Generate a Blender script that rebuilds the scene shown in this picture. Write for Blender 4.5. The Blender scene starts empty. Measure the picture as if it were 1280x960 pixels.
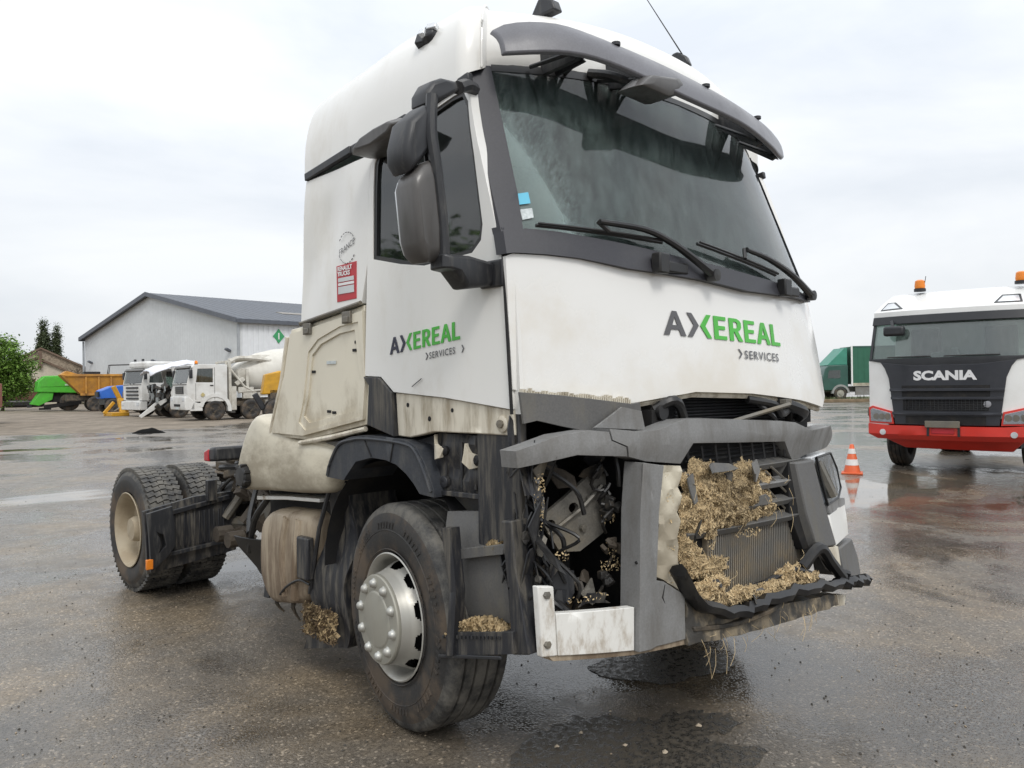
import bpy, bmesh, math, random
from mathutils import Vector, Matrix, noise as mnoise
random.seed(7)
SC = bpy.context.scene
COL = SC.collection
R = math.radians

# ------------------------------------------------------------------ camera, sky, sun, exposure
cam = bpy.data.cameras.new('camera')
cam.sensor_width = 36.0
cam.lens = 36.0 * 1010 / 1280
cam.clip_start = 0.05
cam.clip_end = 6000
cam_o = bpy.data.objects.new('camera', cam)
COL.objects.link(cam_o)
SC.camera = cam_o
_yaw, _roll = R(43.7), R(0.8)
_r0 = Vector((math.cos(_yaw), -math.sin(_yaw), 0)); _d = Vector((math.sin(_yaw), math.cos(_yaw), 0)); _u0 = Vector((0, 0, 1))
_r = _r0 * math.cos(_roll) - _u0 * math.sin(_roll)
_u = _r0 * math.sin(_roll) + _u0 * math.cos(_roll)
cam_o.matrix_world = Matrix(((_r.x, _u.x, -_d.x, -3.47), (_r.y, _u.y, -_d.y, -3.16), (_r.z, _u.z, -_d.z, 1.62), (0, 0, 0, 1)))

SUN_AZ, SUN_EL = R(205), R(48)          # compass from +Y clockwise
world = bpy.data.worlds.new('World'); SC.world = world; world.use_nodes = True
wn = world.node_tree.nodes; wl = world.node_tree.links
wn.clear()
w_out = wn.new('ShaderNodeOutputWorld'); w_bg = wn.new('ShaderNodeBackground')
w_sky = wn.new('ShaderNodeTexSky'); w_sky.sky_type = 'NISHITA'; w_sky.sun_disc = False
w_sky.sun_elevation = SUN_EL; w_sky.sun_rotation = SUN_AZ; w_sky.dust_density = 3
w_tc = wn.new('ShaderNodeTexCoord')
w_map = wn.new('ShaderNodeMapping'); w_map.inputs['Scale'].default_value = (1.1, 1.1, 3.4)
w_map.inputs['Location'].default_value = (0.35, 1.3, 0.2)
w_n = wn.new('ShaderNodeTexNoise'); w_n.inputs['Scale'].default_value = 1.7; w_n.inputs['Detail'].default_value = 6; w_n.inputs['Roughness'].default_value = .52
w_n.inputs['Distortion'].default_value = .3
w_rmp = wn.new('ShaderNodeValToRGB')
w_rmp.color_ramp.elements[0].position = .33; w_rmp.color_ramp.elements[0].color = (7.0, 7.45, 8.05, 1)
w_rmp.color_ramp.elements[1].position = .62; w_rmp.color_ramp.elements[1].color = (9.3, 9.5, 9.7, 1)
# overcast luminance rises from the horizon to the zenith
w_sep = wn.new('ShaderNodeSeparateXYZ'); w_mr = wn.new('ShaderNodeMapRange')
w_mr.inputs['From Min'].default_value = 0.; w_mr.inputs['From Max'].default_value = 1.
w_mr.inputs['To Min'].default_value = .92; w_mr.inputs['To Max'].default_value = 1.75
w_mul = wn.new('ShaderNodeVectorMath'); w_mul.operation = 'SCALE'
w_mix = wn.new('ShaderNodeMixRGB'); w_mix.inputs['Fac'].default_value = .9
wl.new(w_tc.outputs['Generated'], w_map.inputs['Vector']); wl.new(w_map.outputs['Vector'], w_n.inputs['Vector'])
wl.new(w_n.outputs['Fac'], w_rmp.inputs['Fac']); wl.new(w_tc.outputs['Generated'], w_sep.inputs[0])
wl.new(w_sep.outputs['Z'], w_mr.inputs['Value'])
wl.new(w_rmp.outputs['Color'], w_mul.inputs[0]); wl.new(w_mr.outputs['Result'], w_mul.inputs['Scale'])
wl.new(w_sky.outputs['Color'], w_mix.inputs['Color1']); wl.new(w_mul.outputs['Vector'], w_mix.inputs['Color2'])
wl.new(w_mix.outputs['Color'], w_bg.inputs['Color']); wl.new(w_bg.outputs['Background'], w_out.inputs['Surface'])
w_bg.inputs['Strength'].default_value = .100

sun = bpy.data.lights.new('sun', 'SUN'); sun.energy = 1.2; sun.angle = R(18); sun.color = (1, .97, .92)
sun_o = bpy.data.objects.new('sun', sun); COL.objects.link(sun_o)
_sd = Vector((math.sin(SUN_AZ) * math.cos(SUN_EL), math.cos(SUN_AZ) * math.cos(SUN_EL), math.sin(SUN_EL)))
sun_o.rotation_euler = _sd.to_track_quat('Z', 'Y').to_euler()
sun_o.location = (0, 0, 30)
SC.view_settings.view_transform = 'Standard'; SC.view_settings.look = 'None'
SC.view_settings.exposure = 0.10; SC.view_settings.gamma = 1.0
try: SC.view_settings.use_curve_mapping = False
except Exception: pass

# ------------------------------------------------------------------ materials
MATS = {}
def pm(name, col, rough=.5, metal=0., dirt=0., dcol=(.12, .085, .05), dscale=3., stretch=(1, 1, 1), bump=0., bscale=60.,
       var=.12, coat=0., thr=.5, soft=.18, spec=.5, low=None, drough=None, fine=0., dent=0.):
    """principled paint/plastic/metal with tonal variation, dirt patches (noise stretched by `stretch`) and fine relief;
       low=(z0,z1): mud splashed more heavily towards the bottom of the object"""
    if name in MATS: return MATS[name]
    m = bpy.data.materials.new(name); m.use_nodes = True; MATS[name] = m
    nt = m.node_tree; n = nt.nodes; l = nt.links
    b = n['Principled BSDF']
    b.inputs['Roughness'].default_value = rough; b.inputs['Metallic'].default_value = metal
    b.inputs['Specular IOR Level'].default_value = spec
    b.inputs['Coat Weight'].default_value = coat; b.inputs['Coat Roughness'].default_value = .08
    tc = n.new('ShaderNodeTexCoord')
    nz = n.new('ShaderNodeTexNoise'); nz.inputs['Scale'].default_value = 2.3; nz.inputs['Detail'].default_value = 5
    l.new(tc.outputs['Object'], nz.inputs['Vector'])
    mr = n.new('ShaderNodeMapRange'); mr.inputs['From Min'].default_value = .3; mr.inputs['From Max'].default_value = .7
    mr.inputs['To Min'].default_value = 1 - var; mr.inputs['To Max'].default_value = 1 + var
    l.new(nz.outputs['Fac'], mr.inputs['Value'])
    vm = n.new('ShaderNodeVectorMath'); vm.operation = 'SCALE'; vm.inputs[0].default_value = col
    l.new(mr.outputs['Result'], vm.inputs['Scale'])
    out = vm.outputs['Vector']
    if fine > 0:
        n3 = n.new('ShaderNodeTexNoise'); n3.inputs['Scale'].default_value = 120; n3.inputs['Detail'].default_value = 3
        l.new(tc.outputs['Object'], n3.inputs['Vector'])
        m3 = n.new('ShaderNodeMapRange'); m3.inputs['From Min'].default_value = .3; m3.inputs['From Max'].default_value = .7
        m3.inputs['To Min'].default_value = 1 - fine; m3.inputs['To Max'].default_value = 1 + fine
        l.new(n3.outputs['Fac'], m3.inputs['Value'])
        v3 = n.new('ShaderNodeVectorMath'); v3.operation = 'SCALE'
        l.new(out, v3.inputs[0]); l.new(m3.outputs['Result'], v3.inputs['Scale']); out = v3.outputs['Vector']
    if dirt > 0:
        mp = n.new('ShaderNodeMapping'); mp.inputs['Scale'].default_value = stretch
        l.new(tc.outputs['Object'], mp.inputs['Vector'])
        dn = n.new('ShaderNodeTexNoise'); dn.inputs['Scale'].default_value = dscale; dn.inputs['Detail'].default_value = 9; dn.inputs['Roughness'].default_value = .68
        l.new(mp.outputs['Vector'], dn.inputs['Vector'])
        fac_in = dn.outputs['Fac']
        if low:
            sp = n.new('ShaderNodeSeparateXYZ'); l.new(tc.outputs['Object'], sp.inputs[0])
            lr = n.new('ShaderNodeMapRange'); lr.inputs['From Min'].default_value = low[1]; lr.inputs['From Max'].default_value = low[0]
            lr.inputs['To Min'].default_value = -.12; lr.inputs['To Max'].default_value = .16
            l.new(sp.outputs['Z'], lr.inputs['Value'])
            ad = n.new('ShaderNodeMath'); ad.operation = 'ADD'; l.new(fac_in, ad.inputs[0]); l.new(lr.outputs['Result'], ad.inputs[1]); fac_in = ad.outputs[0]
        dr = n.new('ShaderNodeMapRange'); dr.interpolation_type = 'SMOOTHSTEP'
        dr.inputs['From Min'].default_value = thr - soft; dr.inputs['From Max'].default_value = thr + soft
        dr.inputs['To Max'].default_value = dirt
        l.new(fac_in, dr.inputs['Value'])
        mx = n.new('ShaderNodeMixRGB'); mx.inputs['Color2'].default_value = (*dcol, 1)
        l.new(dr.outputs['Result'], mx.inputs['Fac']); l.new(out, mx.inputs['Color1']); out = mx.outputs['Color']
        rm = n.new('ShaderNodeMapRange'); rm.inputs['To Min'].default_value = rough; rm.inputs['To Max'].default_value = max(rough, .8) if drough is None else drough
        l.new(dr.outputs['Result'], rm.inputs['Value']); l.new(rm.outputs['Result'], b.inputs['Roughness'])
        if metal > 0:
            im = n.new('ShaderNodeMath'); im.operation = 'MULTIPLY_ADD'; im.inputs[1].default_value = -metal; im.inputs[2].default_value = metal
            l.new(dr.outputs['Result'], im.inputs[0]); l.new(im.outputs[0], b.inputs['Metallic'])
    l.new(out, b.inputs['Base Color'])
    prev = None
    for st, sc, dt in ((bump, bscale, 4), (dent, 2.2, 2)):
        if st > 0:
            bn = n.new('ShaderNodeTexNoise'); bn.inputs['Scale'].default_value = sc; bn.inputs['Detail'].default_value = dt
            l.new(tc.outputs['Object'], bn.inputs['Vector'])
            bp = n.new('ShaderNodeBump'); bp.inputs['Strength'].default_value = min(1, st); bp.inputs['Distance'].default_value = .02 if sc > 10 else .05
            l.new(bn.outputs['Fac'], bp.inputs['Height'])
            if prev: l.new(prev, bp.inputs['Normal'])
            prev = bp.outputs['Normal']
    if prev: l.new(prev, b.inputs['Normal'])
    return m

def glass(name, tint, dust=.0, dcol=(.4, .45, .45), streak=True, ior=1.5, bias=0.):
    if name in MATS: return MATS[name]
    m = bpy.data.materials.new(name); m.use_nodes = True; MATS[name] = m
    n = m.node_tree.nodes; l = m.node_tree.links; n.clear()
    o = n.new('ShaderNodeOutputMaterial')
    t = n.new('ShaderNodeBsdfTransparent'); t.inputs['Color'].default_value = (*tint, 1)
    g = n.new('ShaderNodeBsdfGlossy'); g.inputs['Roughness'].default_value = .03
    f = n.new('ShaderNodeFresnel'); f.inputs['IOR'].default_value = ior
    mx = n.new('ShaderNodeMixShader')
    tc = n.new('ShaderNodeTexCoord')
    if bias:
        ad = n.new('ShaderNodeMath'); ad.inputs[1].default_value = bias; l.new(f.outputs[0], ad.inputs[0]); l.new(ad.outputs[0], mx.inputs[0])
    else: l.new(f.outputs[0], mx.inputs[0])
    l.new(t.outputs[0], mx.inputs[1]); l.new(g.outputs[0], mx.inputs[2])
    last = mx.outputs[0]
    if dust > 0:
        mp = n.new('ShaderNodeMapping'); mp.inputs['Scale'].default_value = (9, 9, .8) if streak else (3, 3, 3)
        nz = n.new('ShaderNodeTexNoise'); nz.inputs['Scale'].default_value = 2.6; nz.inputs['Detail'].default_value = 8; nz.inputs['Roughness'].default_value = .7
        l.new(tc.outputs['Object'], mp.inputs[0]); l.new(mp.outputs[0], nz.inputs['Vector'])
        n2 = n.new('ShaderNodeTexVoronoi'); n2.inputs['Scale'].default_value = 110
        l.new(tc.outputs['Object'], n2.inputs['Vector'])
        r2 = n.new('ShaderNodeMapRange'); r2.inputs['From Min'].default_value = .16; r2.inputs['From Max'].default_value = .3; r2.inputs['To Min'].default_value = dust * .9; r2.inputs['To Max'].default_value = 0
        l.new(n2.outputs['Distance'], r2.inputs['Value'])
        rr = n.new('ShaderNodeMapRange'); rr.inputs['From Min'].default_value = .4; rr.inputs['From Max'].default_value = .75; rr.inputs['To Min'].default_value = dust * .35; rr.inputs['To Max'].default_value = dust * 1.6
        l.new(nz.outputs['Fac'], rr.inputs['Value'])
        sm = n.new('ShaderNodeMath'); l.new(rr.outputs[0], sm.inputs[0]); l.new(r2.outputs[0], sm.inputs[1])
        d = n.new('ShaderNodeBsdfDiffuse'); d.inputs['Color'].default_value = (*dcol, 1)
        m2 = n.new('ShaderNodeMixShader'); l.new(sm.outputs[0], m2.inputs[0]); l.new(last, m2.inputs[1]); l.new(d.outputs[0], m2.inputs[2])
        last = m2.outputs[0]
        bp = n.new('ShaderNodeBump'); bp.inputs['Strength'].default_value = .25; bp.inputs['Distance'].default_value = .004
        l.new(r2.outputs[0], bp.inputs['Height']); l.new(bp.outputs[0], g.inputs['Normal'])
    l.new(last, o.inputs['Surface'])
    return m

def emis(name, col, s):
    m = bpy.data.materials.new(name); m.use_nodes = True
    b = m.node_tree.nodes['Principled BSDF']; b.inputs['Base Color'].default_value = (*col, 1)
    return m

M = dict(
 white=pm('white_paint', (.80, .79, .755), .28, coat=.35, dirt=.35, dcol=(.48, .42, .31), dscale=1.6, stretch=(1.5, 1.5, .7), thr=.62, soft=.14, var=.02, dent=.008),
 panelw=pm('bonnet_paint', (.82, .815, .79), .25, coat=.45, dirt=.4, dcol=(.60, .52, .38), dscale=1.3, thr=.6, soft=.14, var=.015, low=(1.5, 2.15)),
 cream=pm('dirty_cream_paint', (.70, .65, .53), .4, coat=.1, dirt=.6, dcol=(.32, .26, .17), dscale=2.6, stretch=(1.6, 1.6, 1.), thr=.62, soft=.12, var=.06, low=(1.25, 2.0)),
 sill=pm('mud_streaked_paint', (.68, .63, .52), .4, dirt=.75, dcol=(.22, .17, .10), dscale=3.2, stretch=(3.5, 3.5, .7), thr=.54, soft=.14, var=.05),
 bulge=pm('scraped_cream_paint', (.64, .59, .47), .38, dirt=.8, dcol=(.25, .21, .15), dscale=2.6, stretch=(.9, .9, 1.6), thr=.52, soft=.16, var=.1, low=(1.0, 1.5)),
 blackpl=pm('black_plastic', (.022, .023, .026), .42, dirt=.5, dcol=(.12, .115, .105), dscale=5, stretch=(5, 5, .8), thr=.60, soft=.12, bump=.05, bscale=220),
 dirtypl=pm('muddy_black_plastic', (.020, .021, .025), .45, dirt=.75, dcol=(.15, .135, .11), dscale=4, stretch=(6, 6, .6), thr=.56, soft=.12, bump=.08, bscale=160),
 fender=pm('weathered_fender_plastic', (.035, .039, .047), .5, dirt=.5, dcol=(.13, .125, .115), dscale=5, stretch=(3, 3, 1), thr=.58, soft=.14, bump=.05, bscale=200, fine=.2),
 pillar=pm('charcoal_trim', (.030, .030, .037), .48, dirt=.25, dcol=(.1, .1, .1), dscale=4, thr=.6, fine=.12),
 greypl=pm('grey_bumper_plastic', (.22, .22, .217), .40, dirt=.6, dcol=(.12, .11, .095), dscale=3.2, stretch=(3, 3, .9), thr=.55, soft=.16, bump=.04, bscale=240, fine=.1),
 greydk=pm('dark_grey_plastic', (.11, .108, .105), .48, dirt=.55, dcol=(.17, .155, .12), dscale=4, stretch=(3, 3, .8), thr=.58, soft=.14, bump=.05, bscale=200, fine=.12),
 visor=pm('sun_visor_plastic', (.15, .15, .165), .34, dirt=.35, dcol=(.085, .085, .09), dscale=3, thr=.58, fine=.08),
 scrap=pm('scrap_rubber', (.006, .006, .006), .9, spec=.1),
 void=pm('void_black', (.008, .008, .009), .8, dirt=.6, dcol=(.04, .034, .026), dscale=7, thr=.6),  # near-black paints in the unlit depth of holes, gaps and inner walls
 bumud=pm('muddy_bumper', (.05, .047, .042), .5, dirt=.85, dcol=(.27, .22, .15), dscale=5, stretch=(2, 2, .9), thr=.5, soft=.1, bump=.25, bscale=40),
 engine=pm('oily_metal', (.03, .029, .028), .5, metal=.2, dirt=.75, dcol=(.12, .095, .065), dscale=6, thr=.55, soft=.1, bump=.3, bscale=40),
 mudfit=pm('mud_caked_fittings', (.075, .06, .044), .75, dirt=.8, dcol=(.045, .036, .028), dscale=7, thr=.5, bump=.4, bscale=40),
 steel=pm('dusty_steel', (.17, .16, .14), .5, metal=.35, dirt=.7, dcol=(.2, .165, .11), dscale=4, thr=.53, soft=.16, bump=.12, bscale=90, fine=.15),
 whitesteel=pm('chipped_white_steel', (.74, .73, .69), .4, dirt=.75, dcol=(.30, .23, .15), dscale=5, stretch=(2, 2, .8), thr=.58, soft=.1, var=.05),
 chassis=pm('muddy_chassis', (.035, .032, .028), .65, dirt=.8, dcol=(.15, .115, .075), dscale=5, thr=.5, soft=.12, bump=.4, bscale=35),
 tank=pm('brown_stained_tank', (.40, .33, .24), .5, dirt=.85, dcol=(.115, .075, .045), dscale=2.4, stretch=(4, 4, .55), thr=.5, soft=.16, var=.2, bump=.08, bscale=60, low=(.3, .85)),
 tyre=pm('tyre_rubber', (.028, .027, .026), .62, dirt=.8, dcol=(.12, .088, .06), dscale=3.6, thr=.52, soft=.12, bump=.06, bscale=120, fine=.2),
 tread=pm('dusty_tread_rubber', (.032, .032, .032), .6, dirt=.85, dcol=(.155, .145, .125), dscale=7, thr=.50, soft=.14, bump=.2, bscale=70, fine=.25),
 rim=pm('silver_wheel', (.47, .46, .42), .40, metal=.5, dirt=.6, dcol=(.28, .245, .19), dscale=4.5, thr=.57, soft=.14, var=.08),
 hubc=pm('dull_hub_cover', (.36, .35, .30), .46, metal=.35, dirt=.55, dcol=(.33, .30, .24), dscale=5, stretch=(1, 3, .7), thr=.56, var=.06),
 nut=pm('wheel_nut_chrome', (.52, .52, .49), .3, metal=.8, dirt=.35, dcol=(.3, .27, .2), dscale=20),
 rimdirty=pm('mud_caked_wheel', (.42, .36, .26), .6, dirt=.6, dcol=(.25, .19, .12), dscale=5, thr=.5),
 rubber=pm('black_rubber', (.012, .012, .013), .38, dirt=.3, dcol=(.09, .08, .06), dscale=8, thr=.6),
 mirror=pm('mirror_shell', (.075, .070, .066), .36, dirt=.4, dcol=(.03, .03, .03), dscale=4, stretch=(4, 4, .6), thr=.58, coat=.15),
 interior=pm('cab_trim_fabric', (.055, .058, .06), .8, var=.2),
 headl=pm('cab_headlining', (.72, .74, .72), .85),
 interior2=pm('cab_seat_cloth', (.13, .135, .14), .85),
 dark=pm('shade_band', (.006, .007, .008), .7),
 orange=pm('orange_lens', (.75, .22, .02), .2),
 red=pm('red_lens', (.45, .02, .03), .2),
 stick_b=pm('blue_sticker', (.12, .50, .68), .5), stick_w=pm('white_sticker', (.62, .66, .66), .5, dirt=.7, dcol=(.35, .4, .4), dscale=90),
 navy=pm('navy_print', (.028, .030, .055), .4), green=pm('green_print', (.075, .44, .055), .4), greylet=pm('grey_print', (.11, .11, .115), .4),
 redp=pm('red_print', (.45, .025, .035), .35), whp=pm('white_print', (.75, .75, .74), .35), greyp=pm('pale_grey_print', (.56, .58, .58), .4),
 chaff=pm('chopped_straw', (.50, .375, .21), .9, var=.35, dirt=.8, dcol=(.20, .15, .09), dscale=9, thr=.54, soft=.1, fine=.45, bump=.9, bscale=130),
 chaff_l=pm('pale_straw', (.64, .50, .295), .9, var=.4, dirt=.6, dcol=(.34, .24, .12), dscale=16, thr=.54),
 chaff_d=pm('damp_straw', (.16, .11, .06), .9, var=.4, dirt=.7, dcol=(.06, .045, .03), dscale=14, thr=.5),
 fin=pm('radiator_fins', (.24, .23, .21), .5, metal=.4, dirt=.7, dcol=(.36, .26, .13), dscale=5, thr=.56),
 lens=pm('headlamp_inner', (.68, .70, .72), .25, metal=.35, var=.25),
 ws=glass('windscreen_glass', (.74, .84, .81), dust=.065, dcol=(.50, .58, .57), bias=.02),
 sg=glass('far_door_glass_bright', (.84, .92, .91), dust=.035, bias=.03),  # far door pane: tint lightened so the sky shows bright through it
 sgn=glass('near_door_glass_dim', (.46, .56, .55), dust=.03, bias=.06),  # near door pane: same glass, tint darkened to stand in for the dim cab
 lampw=pm('pale_reflector', (.80, .82, .84), .25, var=.2),
 hl=glass('headlamp_glass', (.85, .87, .9), dust=.08, streak=False, bias=.16),
 bgglass=glass('truck_window_glass', (.42, .5, .47), dust=.10, bias=.07),
)

# ------------------------------------------------------------------ mesh helpers
def link(name, verts, faces, mat, parent=None, ang=35, bevel=0., seg=2):
    me = bpy.data.meshes.new(name); me.from_pydata([tuple(v) for v in verts], [], faces)
    bm = bmesh.new(); bm.from_mesh(me); bmesh.ops.recalc_face_normals(bm, faces=bm.faces); bm.to_mesh(me); bm.free()
    return link_me(name, me, mat, parent, ang, bevel, seg)
def link_me(name, me, mat, parent=None, ang=35, bevel=0., seg=2):
    me.materials.append(mat)
    if ang:
        me.polygons.foreach_set('use_smooth', [True] * len(me.polygons))
        me.set_sharp_from_angle(angle=R(ang))
    o = bpy.data.objects.new(name, me); COL.objects.link(o)
    if parent: o.parent = parent
    if bevel:
        b = o.modifiers.new('bevel', 'BEVEL'); b.width = bevel; b.segments = seg; b.limit_method = 'ANGLE'; b.angle_limit = R(40)
    return o
def empty(name, label, cat, loc=(0, 0, 0), rz=0., group=None):
    o = bpy.data.objects.new(name, None); COL.objects.link(o); o.location = loc; o.rotation_euler = (0, 0, rz); o.empty_display_size = .3
    tag(o, label, cat, group); return o
def tag(o, label=None, cat=None, group=None, kind=None):
    if label: o['label'] = label
    if cat: o['category'] = cat
    if group: o['group'] = group
    if kind: o['kind'] = kind
    return o

def tess(pts, step=.12, holes=()):
    bm = bmesh.new()
    def loop(p):
        vs = [bm.verts.new((a, b, 0)) for a, b in p]
        for i in range(len(vs)): bm.edges.new((vs[i], vs[(i + 1) % len(vs)]))
    loop(pts)
    for h in holes: loop(h)
    bmesh.ops.triangle_fill(bm, edges=bm.edges[:], use_beauty=True, use_dissolve=False)
    if step:
        for ax in (0, 1):
            lo = min(p[ax] for p in pts); hi = max(p[ax] for p in pts)
            k = int((hi - lo) / step)
            for i in range(1, k + 1):
                c = lo + (hi - lo) * i / (k + 1)
                co = [0, 0, 0]; no = [0, 0, 0]; co[ax] = c; no[ax] = 1
                bmesh.ops.bisect_plane(bm, geom=bm.verts[:] + bm.edges[:] + bm.faces[:], dist=1e-5, plane_co=co, plane_no=no)
    bm.verts.index_update()
    v = [(x.co.x, x.co.y) for x in bm.verts]; f = [[q.index for q in x.verts] for x in bm.faces]
    bm.free(); return v, f

def solid(v2, f, fn, t):
    """front sheet fn(u,v,0), back sheet fn(u,v,t), rim between"""
    n = len(v2)
    V = [fn(a, b, 0) for a, b in v2] + [fn(a, b, t) for a, b in v2]
    F = [list(x) for x in f] + [[i + n for i in reversed(x)] for x in f]
    cnt = {}
    for x in f:
        for i in range(len(x)):
            e = (x[i], x[(i + 1) % len(x)]); cnt[e] = 1
    for (a, b) in list(cnt):
        if (b, a) not in cnt: F.append([b, a, a + n, b + n])
    return V, F
def plate(name, pts, fn, t, mat, parent, step=.12, holes=(), bevel=.004, ang=35):
    v, f = tess(pts, step, holes)
    # consistent winding
    ar = 0
    out = []
    for x in f:
        s = sum(v[x[i]][0] * v[x[(i + 1) % len(x)]][1] - v[x[(i + 1) % len(x)]][0] * v[x[i]][1] for i in range(len(x)))
        out.append(x if s > 0 else x[::-1])
    V, F = solid(v, out, fn, t)
    return link(name, V, F, mat, parent, ang, bevel)
def plate3(name, pts, off, mat, parent, bevel=.004):
    """a solid whose front is a polygon given in space, pushed back by the vector off"""
    pts = [Vector(p) for p in pts]; off = Vector(off); n = len(pts)
    V = pts + [p + off for p in pts]
    c = sum(pts, Vector()) / n
    V.append(c); V.append(c + off)
    F = []
    for i in range(n):
        j = (i + 1) % n
        F += [[i, j, 2 * n], [j + n, i + n, 2 * n + 1], [j, i, i + n, j + n]]
    return link(name, V, F, mat, parent, 50, bevel)
def spline(p, k=6):
    p = [Vector(q) for q in p]
    if len(p) < 3: return p
    o = []
    for i in range(len(p) - 1):
        a = p[i - 1] if i else p[0] * 2 - p[1]; b = p[i]; c = p[i + 1]; d = p[i + 2] if i + 2 < len(p) else p[-1] * 2 - p[-2]
        for j in range(k):
            t = j / k
            o.append(.5 * (2 * b + (c - a) * t + (2 * a - 5 * b + 4 * c - d) * t * t + (3 * b - a - 3 * c + d) * t ** 3))
    o.append(p[-1]); return o
class MB:
    def __init__(s): s.v = []; s.f = []
    def add(s, V, F):
        k = len(s.v); s.v += [tuple(x) for x in V]; s.f += [[i + k for i in q] for q in F]; return s
    def box(s, c, d, rot=None, taper=1.):
        V = []
        for z in (-.5, .5):
            for y in (-.5, .5):
                for x in (-.5, .5):
                    k = taper if z > 0 else 1
                    p = Vector((x * d[0] * k, y * d[1] * k, z * d[2]))
                    if rot: p = rot @ p
                    V.append(p + Vector(c))
        return s.add(V, [[0, 2, 3, 1], [4, 5, 7, 6], [0, 1, 5, 4], [2, 6, 7, 3], [0, 4, 6, 2], [1, 3, 7, 5]])
    def b6(s, x0, x1, y0, y1, z0, z1): return s.box(((x0 + x1) / 2, (y0 + y1) / 2, (z0 + z1) / 2), (abs(x1 - x0), abs(y1 - y0), abs(z1 - z0)))
    def tube(s, p, r, n=8, smooth=0, r2=None):
        p = spline(p, smooth) if smooth else [Vector(q) for q in p]
        V = []; F = []; up = Vector((0, 0, 1)); L = len(p)
        for i, q in enumerate(p):
            t = (p[min(i + 1, L - 1)] - p[max(i - 1, 0)]).normalized()
            a = t.cross(up if abs(t.z) < .9 else Vector((1, 0, 0))).normalized(); b = t.cross(a)
            rr = r if r2 is None else r + (r2 - r) * i / (L - 1)
            for k in range(n):
                an = 2 * math.pi * k / n; V.append(q + a * rr * math.cos(an) + b * rr * math.sin(an))
        for i in range(L - 1):
            for k in range(n):
                F.append([i * n + k, i * n + (k + 1) % n, (i + 1) * n + (k + 1) % n, (i + 1) * n + k])
        F.append(list(range(n))[::-1]); F.append([(L - 1) * n + k for k in range(n)])
        return s.add(V, F)
    def lathe(s, prof, n=32, axis='x', c=(0, 0, 0), rot=None, cap=True, skip=None):
        """prof: (radius, position along the axis)"""
        V = []; F = []; L = len(prof); c = Vector(c)
        for r, a in prof:
            for k in range(n):
                t = 2 * math.pi * k / n; u, w = r * math.cos(t), r * math.sin(t)
                p = Vector((a, u, w)) if axis == 'x' else Vector((u, a, w)) if axis == 'y' else Vector((u, w, a))
                if rot: p = rot @ p
                V.append(p + c)
        for i in range(L - 1):
            for k in range(n):
                if skip and skip(i, k): continue
                F.append([i * n + k, i * n + (k + 1) % n, (i + 1) * n + (k + 1) % n, (i + 1) * n + k])
        if cap:
            if prof[0][0] > 1e-4: F.append(list(range(n)))
            if prof[-1][0] > 1e-4: F.append([(L - 1) * n + k for k in range(n)])
        return s.add(V, F)
    def prism(s, poly, x0, x1, axis='x'):
        n = len(poly); V = []
        for a in (x0, x1):
            for u, v in poly: V.append((a, u, v) if axis == 'x' else (u, a, v) if axis == 'y' else (u, v, a))
        F = [list(range(n)), [n + i for i in range(n)][::-1]] + [[i, (i + 1) % n, n + (i + 1) % n, n + i] for i in range(n)]
        return s.add(V, F)
    def build(s, name, mat, parent=None, ang=35, bevel=0., seg=2): return link(name, s.v, s.f, mat, parent, ang, bevel, seg)

def text(name, body, size, fn, mat, parent, shear=0., space=1., bold=0., align='LEFT', t=.002, sx=1.):
    cu = bpy.data.curves.new('lettering', 'FONT'); cu.body = body; cu.size = size; cu.shear = shear; cu.space_character = space
    cu.offset = bold; cu.align_x = align; cu.resolution_u = 3
    o = bpy.data.objects.new('lettering', cu); COL.objects.link(o)
    dg = bpy.context.evaluated_depsgraph_get(); dg.update()
    me = bpy.data.meshes.new_from_object(o.evaluated_get(dg))
    bpy.data.objects.remove(o)
    for v in me.vertices: v.co = Vector(fn(v.co.x * sx, v.co.y, 0))
    return link_me(name, me, mat, parent, 0)

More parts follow.
